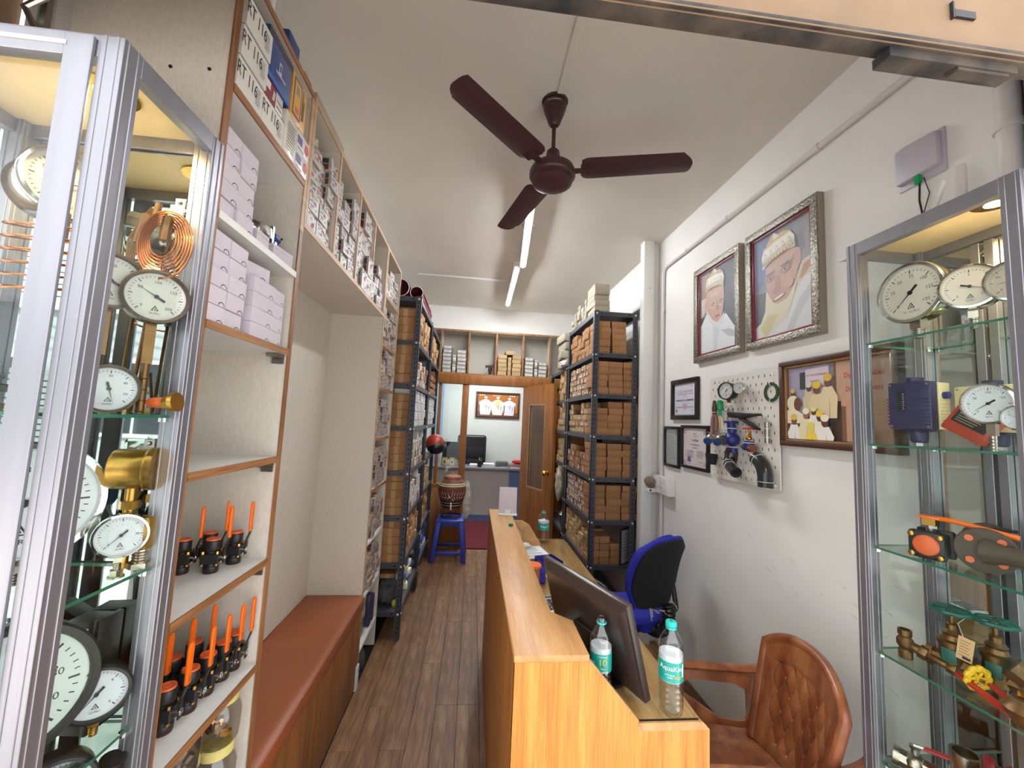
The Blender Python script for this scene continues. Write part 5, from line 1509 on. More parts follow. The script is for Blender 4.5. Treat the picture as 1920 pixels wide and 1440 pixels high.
# side walls with arm and opening
for s_ in (-1, 1):
    X0 = s_ * .235
    out = [(-.275, .64), (-.22, .60), (-.12, .635), (.12, .64), (.225, .62), (.235, .58), (.22, .42), (-.21, .42), (-.24, .50)]
    hole = [(-.165, .555), (-.12, .575), (.05, .575), (.085, .555), (.08, .52), (-.06, .445), (-.15, .44), (-.165, .46)]
    # panel as strips between outer and inner loops
    g = MB(Mch)
    n = 48
    def loop(P):
        L = [0]
        for i in range(len(P)): L.append(L[-1] + math.dist(P[i], P[(i + 1) % len(P)]))
        o_ = []
        for k in range(n):
            d = L[-1] * k / n
            i = max(j for j in range(len(P)) if L[j] <= d + 1e-9)
            f = (d - L[i]) / (L[i + 1] - L[i])
            a, b_ = P[i], P[(i + 1) % len(P)]
            o_.append((a[0] + (b_[0] - a[0]) * f, a[1] + (b_[1] - a[1]) * f))
        return o_
    cx_, cz_ = -.03, .52
    def byangle(P):
        """resample the loop by angle about a centre inside the opening"""
        o_ = []
        for k in range(n):
            a = 2 * math.pi * k / n; d = (math.cos(a), math.sin(a)); best = None
            for i in range(len(P)):
                p, q = P[i], P[(i + 1) % len(P)]
                ex_, ez_ = q[0] - p[0], q[1] - p[1]
                den = d[0] * ez_ - d[1] * ex_
                if abs(den) < 1e-9: continue
                t_ = ((p[0] - cx_) * ez_ - (p[1] - cz_) * ex_) / den
                u_ = ((p[0] - cx_) * d[1] - (p[1] - cz_) * d[0]) / den
                if t_ > 0 and -1e-6 <= u_ <= 1 + 1e-6: best = t_ if best is None else max(best, t_)
            o_.append((cx_ + d[0] * best, cz_ + d[1] * best))
        return o_
    A, B = byangle(out), byangle(hole)
    vs = []
    for side_ in (0, 1):
        xx = X0 + s_ * (.010 if side_ else 0)
        for P in (A, B):
            for y_, z_ in P: vs.append((xx + s_ * .02 * (z_ - .43) / .2, y_, z_))
    fs = []
    for i in range(n):
        j = (i + 1) % n
        fs += [(i, j, n + j, n + i), (2 * n + i, 3 * n + i, 3 * n + j, 2 * n + j), (i, 2 * n + i, 2 * n + j, j), (n + i, n + j, 3 * n + j, 3 * n + i)]
    g.add(vs, fs); g.build('side_panel', pc_, angle=50)
    ar = MB(Mch)
    P_ = [(s_ * .232, -.30, .70), (s_ * .240, -.255, .655), (s_ * .255, -.19, .638), (s_ * .262, -.05, .64), (s_ * .262, .12, .645), (s_ * .258, .20, .63), (s_ * .252, .235, .59)]
    pts = [bez([Vector(q) for q in P_], i / 24) for i in range(25)]
    k = len(pts)
    for a_, b_ in zip(pts, pts[1:]):
        pass
    def armf(u, v):
        p = pts[int(round(v * 24))]
        return (p.x + (u - .5) * .056, p.y, p.z - .010 * ((u - .5) * 2) ** 2)
    ar.grid(8, 24, armf if True else None, thick=.012)
    ar.build('armrest', pc_, angle=80)
    for sy in (-1, 1):
        MB(Mch).hexa([(s_ * .235 - .022, sy * .235 - .022, .003), (s_ * .235 + .022, sy * .235 - .022, .003), (s_ * .235 + .022, sy * .235 + .022, .003), (s_ * .235 - .022, sy * .235 + .022, .003)],
                     [(s_ * .220 - .03, sy * .195 - .03, .425), (s_ * .220 + .03, sy * .195 - .03, .425), (s_ * .220 + .03, sy * .195 + .03, .425), (s_ * .220 - .03, sy * .195 + .03, .425)]).build('leg', pc_, bevel=.008)
# ================================================================== framed pictures on the right wall (local frame: picture faces -Y, turned to face -X)
def frame(name, label, yc, zc, w, h, fw, mat_, depth=.03, liner=None, lw=.012, group=None, sidem=None):
    t = thing(name, label, 'picture', (XR - .001, yc, zc), rz=R(-90), group=group)
    b = MB(mat_)
    b.box(-w / 2, -depth, -h / 2, w / 2, 0, -h / 2 + fw).box(-w / 2, -depth, h / 2 - fw, w / 2, 0, h / 2).box(-w / 2, -depth, -h / 2 + fw, -w / 2 + fw, 0, h / 2 - fw).box(w / 2 - fw, -depth, -h / 2 + fw, w / 2, 0, h / 2 - fw)
    b.build('frame', t, bevel=.003)
    if sidem:
        s_ = MB(sidem); e = .0012
        s_.box(-w / 2 - e, -depth + .003, -h / 2 - e, w / 2 + e, 0, -h / 2).box(-w / 2 - e, -depth + .003, h / 2, w / 2 + e, 0, h / 2 + e).box(-w / 2 - e, -depth + .003, -h / 2, -w / 2, 0, h / 2).box(w / 2, -depth + .003, -h / 2, w / 2 + e, 0, h / 2)
        s_.build('frame_side', t)
    if liner:
        b = MB(liner); a, c = w / 2 - fw, h / 2 - fw
        b.box(-a, -depth * .75, -c, a, -.004, -c + lw).box(-a, -depth * .75, c - lw, a, -.004, c).box(-a, -depth * .75, -c + lw, -a + lw, -.004, c - lw).box(a - lw, -depth * .75, -c + lw, a, -.004, c - lw)
        b.build('liner', t, bevel=.002)
    return t
# local +x after rz=-90 -> world -Y (toward the street = right in the photo); local -y -> world -X
def cap(F, cx, cz, w, h, tilt, stripe='#c8a860'):
    """embroidered white cap with a pointed crown"""
    def T(x_, z_): return (cx + x_ * math.cos(tilt) - z_ * math.sin(tilt), cz + x_ * math.sin(tilt) + z_ * math.cos(tilt))
    F.P([T(-w * .42, h * .62), T(-w * .10, h * 1.12), T(w * .02, h * .95), T(w * .25, h * .92), T(w * .45, h * .72), T(w * .3, h * .5)], '#c9b27a')
    F.P([T(-w * .08, h * .72), T(-w * .05, h * 1.15), T(w * .08, h * .95), T(w * .12, h * .72)], '#e2d8b8')
    F.P([T(-w * .52, -h * .05), T(-w * .50, h * .45), T(-w * .40, h * .72), T(0, h * .80), T(w * .42, h * .74), T(w * .52, h * .45), T(w * .50, -h * .02), T(w * .2, h * .10), T(-w * .2, h * .08)], '#e9e6dc')
    F.P([T(-w * .44, h * .66), T(0, h * .74), T(w * .44, h * .68), T(w * .42, h * .76), T(0, h * .84), T(-w * .40, h * .74)], stripe)
    for k in range(5):
        x_ = w * (-.38 + k * .19)
        F.P([T(x_ - w * .05, h * .40), T(x_, h * .56), T(x_ + w * .05, h * .40), T(x_, h * .26)], '#cdbf96')
        F.P([T(x_ - w * .025, h * .40), T(x_, h * .48), T(x_ + w * .025, h * .40), T(x_, h * .33)], '#f0ede4')
    for k in range(11):
        x_ = w * (-.47 + k * .094)
        F.P([T(x_ - w * .03, h * .08), T(x_, h * .19), T(x_ + w * .035, h * .10), T(x_, h * .02)], '#bfae7e')
    F.P([T(-w * .51, h * .20), T(0, h * .26), T(w * .51, h * .22), T(w * .51, h * .25), T(0, h * .29), T(-w * .51, h * .23)], '#c4b182')
# small portrait: older man with spectacles in white
f1 = frame('portrait_frame', 'smaller ornate silver framed portrait of a spectacled elder in white cap and robe', 2.209, 2.334, .450, .615, .038, 'silver_frame', .035, 'maroon', .012, sidem='silver_side')
F = Flat('print'); W2, H2 = .176, .258
F.rect(-W2, -H2, W2, H2, '#4a4c56').rect(-W2, -H2 * .1, -W2 * .45, H2, '#96786a').P([(-W2, -.03), (-.10, .03), (-.12, .10), (-W2, .10)], '#c9c2ba').rect(-W2, -H2, -.12, -.02, '#23262c')
F.P([(W2, H2), (.05, H2), (.09, .05), (W2, -.05)], '#3a3f4a')
F.P([(-W2, -H2), (-W2, -.075), (-.125, -.02), (-.10, .0), (.02, -.06), (.08, -.05), (.12, -.10), (W2, -.17), (W2, -H2)], '#dfe4e6')
F.P([(.03, -.14), (.12, -.15), (W2, -.19), (W2, -.21), (.10, -.19)], '#b9bcc0').P([(-.05, -.05), (.02, -.09), (-.01, -H2), (-.04, -H2)], '#ced3d6')
F.ell(-.118, .045, .016, .034, '#c49a8a')
F.P([(-.115, .11), (-.118, .02), (-.10, -.035), (-.05, -.085), (.0, -.10), (.03, -.08), (.055, -.02), (.066, .06), (.06, .13), (-.03, .16), (-.10, .14)], '#c79c88')
F.P([(-.118, .03), (-.10, -.035), (-.04, -.09), (.01, -.125), (.05, -.09), (.07, -.03), (.045, -.055), (.0, -.085), (-.05, -.06), (-.10, .0)], '#dcdadb')
F.P([(.0, .055), (.018, .005), (.012, -.012), (-.012, -.010), (-.012, .05)], '#b08270').ell(.0, -.045, .025, .007, '#9a5f56').ell(-.03, .095, .05, .012, '#d4ae9c')
for x_ in (-.042, .038):
    F.ell(x_, .035, .029, .023, '#efe6e0').ell(x_, .035, .026, .020, '#b88e7c').ell(x_, .044, .020, .007, '#a57c6c').ell(x_, .034, .011, .0045, '#d8ccc6').ell(x_ + .002, .034, .0048, .0042, '#2a1c18').P([(x_ - .024, .062), (x_ + .02, .068), (x_ + .02, .062), (x_ - .022, .056)], '#b0a8a6')
cap(F, -.022, .132, .175, .115, R(-4))
F.b.build('print', f1, loc=(0, -.010, 0))
MB('glass_matte').box(-W2 - .004, -.022, -H2 - .004, W2 + .004, -.020, H2 + .004).build('glass', f1)
# big portrait
f2 = frame('portrait_frame', 'larger ornate silver framed portrait of a smiling bearded elder in white cap', 1.706, 2.331, .450, .618, .038, 'silver_frame', .035, 'maroon', .012, sidem='silver_side')
F = Flat('print')
F.rect(-W2, -H2, W2, H2, '#7c7c84').P([(-W2, -.02), (-W2, H2), (-.02, H2), (-.08, .18), (-.12, .02)], '#5d6a9c').P([(-.06, .12), (-.02, .22), (.10, .23), (W2, H2), (W2, .02), (.05, .02)], '#8b8a8e')
F.P([(-W2, -.02), (-.10, -.03), (-.09, -.20), (-W2, -.20)], '#55555e').P([(.09, .18), (.12, .20), (.14, .10), (.11, .10)], '#77767c')
F.P([(W2, .06), (.12, .05), (.08, -.02), (.06, -.08), (.10, -.08), (W2, .0)], '#cfc6b4').P([(W2, .045), (.125, .03), (.10, -.03), (.12, -.03), (W2, .02)], '#b9844e')
F.P([(-W2, -H2), (-W2, -.20), (-.12, -.17), (-.05, -.18), (.08, -.08), (.13, -.03), (W2, -.015), (W2, -H2)], '#dadada').P([(.02, -H2), (.10, -.12), (W2, -.06), (W2, -.10), (.12, -.17), (.06, -H2)], '#c6c6ca')
F.ell(.098, .075, .018, .045, '#c49684')
F.P([(-.105, .09), (-.10, .0), (-.075, -.075), (-.03, -.125), (.03, -.12), (.075, -.055), (.098, .03), (.095, .12), (0, .16)], '#c39a88')
F.P([(-.10, -.02), (-.11, -.13), (-.15, -.20), (-.13, -H2), (-.06, -H2 + .03), (.03, -.18), (.07, -.10), (.095, -.01), (.06, -.065), (.03, -.10), (-.035, -.11), (-.07, -.075)], '#d9d3b4')
F.P([(-.14, -.21), (-.09, -.15), (-.02, -.16), (-.10, -H2)], '#cbc290')
F.P([(-.035, .03), (-.042, -.02), (-.060, -.045), (-.04, -.06), (-.012, -.05), (-.010, .03)], '#b48474').ell(-.018, -.082, .042, .010, '#8c4e48', rot=14).ell(-.018, -.079, .034, .006, '#e8dcd6', rot=14)
for x_, z_ in ((-.072, .03), (.025, .045)):
    F.ell(x_, z_, .032, .017, '#a87e6c', rot=8).ell(x_, z_, .014, .0045, '#cfc4bc', rot=8).ell(x_, z_, .006, .006, '#2a1c18').P([(x_ - .028, z_ + .024), (x_ + .026, z_ + .034), (x_ + .03, z_ + .024), (x_ - .024, z_ + .014)], '#6f6462')
F.P([(.055, .05), (.085, .10), (.083, .102), (.052, .054)], '#4a4038').ell(.045, -.03, .03, .022, '#cfa390')
cap(F, -.012, .115, .205, .125, R(9), '#d0b468')
F.b.build('print', f2, loc=(0, -.010, 0))
MB('glass_matte').box(-W2 - .004, -.022, -H2 - .004, W2 + .004, -.020, H2 + .004).build('glass', f2)
# brown framed group photo
f3 = frame('group_photo_frame', 'brown framed group photograph partly behind the right glass cabinet', 1.452, 1.735, .525, .385, .022, 'picture_frame_brown', .032, 'gilt', .010)
F = Flat('print', bounds=(.228, .158)); a, c = .228, .158
F.rect(-a, -c, a, c, '#8c8492').rect(-a, -.02, -.03, c, '#a8a2b8').rect(.0, -c, .06, c, '#7c5c40').rect(.012, -.02, a, c, '#c8a08a').rect(.05, -c, a, .0, '#c49a80').P([(-.01, -c), (.03, -c), (.03, 0), (-.02, .0)], '#4a3628')
F.P([(-.14, .02), (-.135, .145), (-.02, .15), (-.02, .0)], '#dcd0da').P([(-a, -.09), (-a, -.02), (-.13, -.01), (-.12, -.09)], '#d2cad8').rect(-.165, .06, -.135, .135, '#3a4044')
F.text('ory Tools & Malleables', .014, -.078, .118, '#b84838').text('Requires', .014, -.088, .092, '#b84838').text('i Tools & Hardware', .014, -.078, .066, '#b84838').text('Dig     Malleables', .028, .125, .10, '#b03c30').text('Di     Hardware', .028, .125, .045, '#b03c30').text('rables', .011, -.195, -.035, '#b84838').text('dware', .011, -.195, -.065, '#b84838')
def pers(x_, z_, s_, robe, capc, head='#6a4434', back=True):
    F.P([(x_ - .030 * s_, z_ - .09 * s_), (x_ - .034 * s_, z_ - .02 * s_), (x_ - .016 * s_, z_ + .014 * s_), (x_ + .016 * s_, z_ + .014 * s_), (x_ + .034 * s_, z_ - .02 * s_), (x_ + .030 * s_, z_ - .09 * s_)], robe)
    F.ell(x_, z_ + .030 * s_, .014 * s_, .018 * s_, head)
    F.ell(x_, z_ + .044 * s_, .016 * s_, .013 * s_, capc)
    F.P([(x_ + .004 * s_, z_ - .085 * s_), (x_ + .007 * s_, z_ - .085 * s_), (x_ + .004 * s_, z_ - .01 * s_)], '#a89c84')
F.rect(-.06, -.10, .0, .0, '#3c4440').rect(-.12, -.06, -.06, .01, '#6a7050')
pers(-.115, .035, .95, '#d8c8a0', '#e0dcc8'); pers(-.20, .02, .8, '#cfc4a8', '#d8b860'); pers(-.02, .045, 1.25, '#dccca4', '#d9b040'); pers(-.072, .018, 1.25, '#dccaa2', '#e0c030')
F.ell(-.195, .0, .035, .034, '#ddd4b4').ell(-.17, -.005, .02, .03, '#6a4434').P([(-a, -.09), (-a, -.03), (-.19, -.025), (-.14, -.05), (-.13, -.09)], '#ded4bc')
for q in ((-.19, -.11, 1.1, '#e0dcd8', '#d8b050', '#7a5040'), (-.125, -.085, 1.1, '#ded2a8', '#e4dcc8', '#9a6a50'), (-.085, -.065, .8, '#e4e0dc', '#e0d890', '#5a3a2c'), (-.055, -.095, 1.05, '#e2ddd2', '#e0c040', '#5a3a2c'), (-.03, -.12, 1.2, '#e4e0da', '#e4dcc8', '#5a3a2c'), (-.095, -.135, .9, '#e2c84a', '#e0c84a', '#e0c84a')): pers(*q)
for k in range(6):
    F.P([(.09, -.145 + k * .010), (.14, -.155 + k * .010), (.175, -.145 + k * .010), (.175, -.139 + k * .010), (.14, -.149 + k * .010), (.09, -.139 + k * .010)], ('#7a5c40', '#b88c68')[k % 2])
F.b.build('print', f3, loc=(0, -.008, 0))
MB('glass_matte').box(-a, -.018, -c, a, -.016, c).build('glass', f3)
# certificates
c1 = frame('certificate_frame', 'dark framed certificate with red heading above the other two certificates', 2.586, 1.80, .345, .282, .030, 'picture_frame_black', .022)
F = Flat(); F.rect(-.142, -.111, .142, .111, '#9ab0a4').rect(-.134, -.104, .134, .104, '#d5d6e4')
F.text('R. GURU INDUSTRIES', .024, 0, .052, '#8a2c48', .85).rect(-.10, .034, .10, .037, '#6a6a72').text('M/S RAJ TOOLS AND HARDWARE', .017, 0, -.008, '#3a3c60', .85)
F.ell(0, -.01, .035, .045, '#c4a8b8').ell(0, -.01, .031, .041, '#d5d0de').P([(-.03, -.05), (0, -.075), (.03, -.05), (0, -.02)], '#c4a8b8').text('M/S RAJ TOOLS AND HARDWARE', .017, 0, -.008, '#3a3c60', .85)
F.P([(-.115, -.085), (-.095, -.085), (-.105, -.062)], '#a83a3a').text('JSL Ltd', .011, .095, -.078, '#404448').text('MET', .012, .09, .085, '#606068').rect(-.11, -.055, -.03, -.052, '#888').rect(.03, -.055, .11, -.052, '#888')
F.b.build('certificate', c1, loc=(0, -.006, 0))
c2 = frame('certificate_frame', 'narrow dark framed grey document closest to the wall conduit', 2.755, 1.465, .215, .290, .018, 'picture_frame_black', .020)
F = Flat(); F.rect(-.089, -.127, .089, .127, '#a3a9a6').rect(-.07, .10, .03, .104, '#6c706e')
for k in range(9): F.rect(-.065, .06 - k * .018, .03 + .03 * ((k * 7) % 3 - 1), .063 - k * .018, '#7c807e')
F.ell(.05, .10, .016, .016, '#8a8e8c').b.build('document', c2, loc=(0, -.006, 0))
c3 = frame('certificate_frame', 'dark framed cream certificate with purple emblem left of the pegboard', 2.46, 1.48, .320, .285, .020, 'picture_frame_black', .020)
F = Flat(); F.rect(-.140, -.1225, .140, .1225, '#d8d0d0').rect(-.128, -.110, .128, .110, '#a88a8e').rect(-.1265, -.1085, .1265, .1085, '#d8d0d0')
F.text('Serva', .020, .0, .088, '#c02838').rect(-.03, .070, .03, .072, '#505050').text('Certificate', .024, 0, .045, '#40404a').text('M/s Raj Tools & Hardware', .014, 0, .016, '#40404a').text('Authorised Dealer', .011, 0, -.004, '#505058')
for k in range(4): F.rect(-.10, -.025 - k * .012, -.02, -.022 - k * .012, '#808088').rect(.02, -.025 - k * .012, .10, -.022 - k * .012, '#808088')
F.P([(-.085, -.095), (-.045, -.095), (-.05, -.07), (-.065, -.055), (-.08, -.07)], '#6a5a9a').rect(.05, -.092, .10, -.089, '#808088')
for sx_ in (-1, 1):
    for sz_ in (-1, 1): F.ell(sx_ * .118, sz_ * .10, .010, .010, '#a05a66').ell(sx_ * .118, sz_ * .10, .006, .006, '#d8d0d0')
F.b.build('certificate', c3, loc=(0, -.006, 0))

# ================================================================== pegboard and what hangs on it
PY, PZ_ = 1.988, 1.617
pg = thing('pegboard', 'white slotted pegboard with tools and fittings cable-tied to it', 'board', (XR - .001, PY, PZ_), rz=R(-90))
g = MB('pegboard')
def rr_(w, h, r, n=5):
    o_ = []
    for cx, cz, a0 in ((w - r, h - r, 0), (-w + r, h - r, 90), (-w + r, -h + r, 180), (w - r, -h + r, 270)):
        for k in range(n + 1):
            a = R(a0 + 90 * k / n); o_.append((cx + r * math.cos(a), cz + r * math.sin(a)))
    return o_
g.prism(rr_(.27, .29, .016), -.028, -.022, 'y')
g.box(-.262, -.022, -.282, .262, -.018, -.276).box(-.262, -.022, .276, .262, -.018, .282)
g.build('board', pg, bevel=.0008, seg=1)
hs = MB('hole_black')
for j in range(14):
    for i in range(13):
        x_ = -.24 + i * .04; z_ = -.26 + j * .04
        if j % 2: x_ += .02
        if x_ > .255: continue
        hs.box(x_ - .0022, -.0284, z_ - .007, x_ + .0022, -.0279, z_ + .007)
tag(hs.build('slots', pg, smooth=False), kind='stuff')
cnr = MB('white_plastic')
for sx_ in (-1, 1):
    for sz_ in (-1, 1): cnr.cyl((sx_ * .235, -.028, sz_ * .265), (sx_ * .235, -.034, sz_ * .265), .009, n=14).cyl((sx_ * .235, -.022, sz_ * .265), (sx_ * .235, -.0, sz_ * .265), .007, n=10)
cnr.build('standoffs', pg)
def onboard(name, label, cat, x_, z_, y_=-.029):
    # board local x -> world -Y, local y -> world +X ... placed at top level
    x_ += .03 + .012 * (x_ > -.2); z_ -= .02
    return thing(name, label, cat, (XR - .001 + y_, PY - x_, PZ_ + z_), rz=R(-90))
def ties(t, rings):
    g = MB('white_plastic')
    for c_, ax, r_ in rings:
        u, w = basis(ax); g.tube([tuple(Vector(c_) + r_ * (math.cos(a / 18 * 6.283) * u + math.sin(a / 18 * 6.283) * w)) for a in range(18)], .0016, 5, closed=True)
    g.build('cable_ties', t)
def dial(mb, r, c_='#d9dbdc', n=24, needle=135, red=False, tri=True, nums=(), deep=0.0, brand=None, y0=0.0):
    """dial face in local x,z at y=y0 (faces -Y); needle angle in degrees clockwise from up"""
    T = Matrix.Translation((0, y0 - .0004, 0)) @ Matrix.Rotation(R(90), 4, 'X')
    mb.add([(r * math.cos(6.283 * i / 40), y0, r * math.sin(6.283 * i / 40)) for i in range(40)], [tuple(range(40))], 'print', c_)
    for k in range(n + 1):
        a = R(-135 + 270 * k / n); L = .14 if k % 5 == 0 else .07
        d = (math.sin(a), math.cos(a)); p = (d[1], -d[0]); w = r * (.010 if k % 5 else .018)
        r0, r1 = r * (.88 - L), r * .88
        mb.add([(d[0] * r0 + p[0] * w, y0 - .0003, d[1] * r0 + p[1] * w), (d[0] * r1 + p[0] * w, y0 - .0003, d[1] * r1 + p[1] * w), (d[0] * r1 - p[0] * w, y0 - .0003, d[1] * r1 - p[1] * w), (d[0] * r0 - p[0] * w, y0 - .0003, d[1] * r0 - p[1] * w)], [(0, 1, 2, 3)], 'print', '#303034')
    if red:
        for k in range(13):
            a = R(-120 + 20 * k); d = (math.sin(a), math.cos(a)); q = r * .52
            mb.add([(d[0] * q - .01 * r, y0 - .0003, d[1] * q), (d[0] * q + .01 * r, y0 - .0003, d[1] * q), (d[0] * q * 1.1 + .01 * r, y0 - .0003, d[1] * q * 1.1), (d[0] * q * 1.1 - .01 * r, y0 - .0003, d[1] * q * 1.1)], [(0, 1, 2, 3)], 'print', '#b84030')
    for s_, a_ in nums:
        a = R(a_); mb.text(s_, r * .17, r * .62 * math.sin(a), r * .62 * math.cos(a), T=T, c='#303034')
    if tri:
        z_ = -r * .5
        mb.add([(-.13 * r, y0 - .0003, z_ - .10 * r), (.13 * r, y0 - .0003, z_ - .10 * r), (0, y0 - .0003, z_ + .13 * r)], [(0, 1, 2)], 'print', '#303034')
        mb.add([(-.08 * r, y0 - .0005, z_ - .075 * r), (.08 * r, y0 - .0005, z_ - .075 * r), (0, y0 - .0005, z_ + .065 * r)], [(0, 1, 2)], 'print', c_)
        mb.add([(-.03 * r, y0 - .0006, z_ - .05 * r), (.04 * r, y0 - .0006, z_ - .05 * r), (.01 * r, y0 - .0006, z_ + .02 * r)], [(0, 1, 2)], 'print', '#303034')
    if brand: mb.text(brand, r * .13, 0, -r * .72, T=T, c='#303034')
def needle(t, r, ang, y0):
    a = R(ang); d = Vector((math.sin(a), 0, math.cos(a))); p = Vector((math.cos(a), 0, -math.sin(a)))
    g = MB('black_plastic'); o_ = Vector((0, y0 - .003, 0))
    q = [o_ - d * r * .38 + p * r * .05, o_ - d * r * .38 - p * r * .05, o_ - d * r * .1 - p * r * .045, o_ - p * r * .02, o_ + d * r * .80, o_ + p * r * .02, o_ - d * r * .1 + p * r * .045]
    g.add([tuple(v) for v in q] + [tuple(v + Vector((0, .0012, 0))) for v in q], [tuple(range(7)), tuple(range(13, 6, -1))] + [(i, 7 + i, 7 + (i + 1) % 7, (i + 1) % 7) for i in range(7)])
    g.cyl(tuple(o_ + Vector((0, -.001, 0))), tuple(o_ + Vector((0, .002, 0))), r * .09, n=14)
    g.build('needle', t)
def gauge(name, label, loc, r, rz=0, case='chrome', depth=.045, bezel=None, group=None, needle_a=-135, red=False, nums=(('0', -135), ('50', -60), ('100', 0), ('150', 60), ('200', 135)), stem=None, stem_h=.03, rx=0, fitting='nickel', face='#d9dbdc', ry=0.0, brand='GURU', glass=True, boss=True):
    """round pressure gauge; origin at the dial centre, faces local -Y"""
    t = thing(name, label, 'gauge', loc, rz=rz, group=group, rx=rx, ry=ry)
    t.rotation_mode = 'XYZ'
    MB(case).lathe([(0, 0), (r * .93, 0), (r * .97, .004), (r * .97, depth - .012), (r * .95, depth - .009), (0, depth - .018)], 40, p=(0, depth, 0), d=(0, -1, 0)).build('case', t)
    MB(bezel or case).lathe([(r * .97, -.002), (r * 1.04, 0), (r * 1.05, .006), (r * 1.02, .012), (r * .93, .013), (r * .90, .007), (r * .90, .002)], 44, p=(0, .012, 0), d=(0, -1, 0), close=True).build('bezel', t)
    b = MB('print'); dial(b, r * .905, face, 30, 0, red, True, nums, brand=brand, y0=.008); b.build('dial_face', t)
    needle(t, r * .8, needle_a, .008)
    if glass: MB('glass_dial').lathe([(0, 0), (r * .91, 0)], 32, p=(0, .001, 0), d=(0, -1, 0)).build('glass', t)
    if stem is not False:
        s_ = MB(fitting)
        hw = r * .16
        yy = depth * .55
        s_.box(-hw, yy - hw, -r - stem_h * .45, hw, yy + hw, -r * .9)
        s_.cyl((0, yy, -r - stem_h), (0, yy, -r - stem_h * .4), hw * .85, n=14)
        for k in range(4): s_.lathe([(hw * .85, 0), (hw * .98, .0012), (hw * .85, .0024)], 14, p=(0, yy, -r - stem_h + .003 + k * stem_h * .12))
        if stem == 'hex':
            s_.cyl((0, yy, -r - stem_h - .012), (0, yy, -r - stem_h + .002), hw * 1.7, n=6).cyl((0, yy, -r - stem_h - .012), (0, yy, -r - stem_h - .009), hw * 2.0, n=20)
        s_.build('stem', t)
    return t
g1 = gauge('pressure_gauge', 'black cased white dial pressure gauge at the top of the pegboard', (XR - .088, PY - (-.040), PZ_ + .198), .047, R(-72), 'black_plastic', .050, 'black_plastic', needle_a=-140, stem_h=.018, fitting='bronze', rx=0)
g2 = gauge('pressure_gauge', 'small chrome cased pressure gauge beside the black one on the pegboard', (XR - .085, PY - .066, PZ_ + .205), .030, R(-68), 'chrome', .040, needle_a=-130, stem_h=.014, fitting='yellow')
# green gasket ring
t = onboard('gasket_ring', 'dark green ring gasket tied to the top corner of the pegboard', 'gasket', .185, .195, -.029)
MB('green_gasket').lathe([(.032, 0), (.047, 0), (.047, .005), (.032, .005)], 40, p=(0, 0, 0), d=(0, -1, 0), close=True).build('ring', t)
ties(t, [((0, -.003, .040), (1, 0, 0), .010), ((0, -.003, -.040), (1, 0, 0), .010)])
# small chrome clamp at top left
t = onboard('pipe_clamp', 'small shiny clamp beside the black gauge on the pegboard', 'clamp', -.16, .215)
MB('chrome').cbox(0, -.012, 0, .026, .022, .045).cyl((0, -.026, .012), (0, -.03, .012), .008, n=6).cyl((-.012, -.012, -.03), (.016, -.012, -.022), .006).build('body', t, bevel=.003)
# pliers
t = onboard('pliers', 'combination pliers with faded pink handles on the pegboard edge', 'pliers', -.245, .075)
MB('steel').prism([(-.006, .10), (.004, .10), (.018, .055), (.012, .02), (-.012, .02), (-.018, .055)], -.014, -.002, 'y', m='cast_grey').build('jaws', t, bevel=.002)
for s_ in (-1, 1): MB('plier_pink').tube([(s_ * .006, -.008, .02), (s_ * .018, -.008, -.01), (s_ * .021, -.008, -.05), (s_ * .014, -.008, -.10)], [.007, .0095, .010, .007], 10).build('handle', t)
ties(t, [((0, -.008, .03), (0, 0, 1), .014)])
# screwdriver
t = onboard('screwdriver', 'screwdriver with clear green handle and yellow shaft sleeve on the pegboard', 'screwdriver', -.195, .10)
MB('green_clear').lathe([(0, .075), (.012, .072), (.014, .065), (.014, .02), (.008, .012), (.009, .0), (.012, -.015), (.0, -.016)], 12, p=(0, -.014, 0)).build('handle', t)
MB('yellow').cyl((0, -.014, -.016), (0, -.014, -.085), .0035, n=8).build('sleeve', t)
MB('steel').cyl((0, -.014, -.085), (0, -.014, -.115), .0025, n=8).build('shaft', t)
# spanners
for k, (x_, lb) in enumerate(((-.150, 'steel open-end spanner next to the screwdriver on the pegboard'), (-.108, 'slimmer steel spanner below the black gauge on the pegboard'))):
    t = onboard('spanner', lb, 'spanner', x_, .055)
    s_ = 1 - .3 * k
    def hd(z0, f):
        return [(s_ * x__, z0 + f * z__) for x__, z__ in ((-.005, 0), (-.014, .012), (-.014, .028), (-.007, .036), (-.006, .022), (.006, .022), (.007, .036), (.014, .028), (.014, .012), (.005, 0))]
    b = MB('chrome').box(-.0055 * s_, -.010, -.055, .0055 * s_, -.004, .055)
    b.prism(hd(.052, 1), -.010, -.004, 'y').prism(hd(-.052, -1)[::-1], -.010, -.004, 'y').build('body', t)
    ties(t, [((0, -.007, .03), (0, 0, 1), .010)])
# caulking/stapler lever tool (black)
t = onboard('lever_tool', 'long black lever tool tied across the middle of the pegboard', 'tool', .0, .065)
MB('black_metal').prism([(-.105, .025), (-.10, .040), (.10, .028), (.135, .028), (.135, .016), (.10, .014), (.02, .004), (-.09, .008)], -.035, -.012, 'y').build('upper_arm', t, bevel=.003)
MB('black_metal').prism([(-.02, .006), (.02, .004), (.13, -.045), (.128, -.055), (.11, -.052), (-.01, -.004)], -.030, -.015, 'y').build('lower_lever', t, bevel=.002)
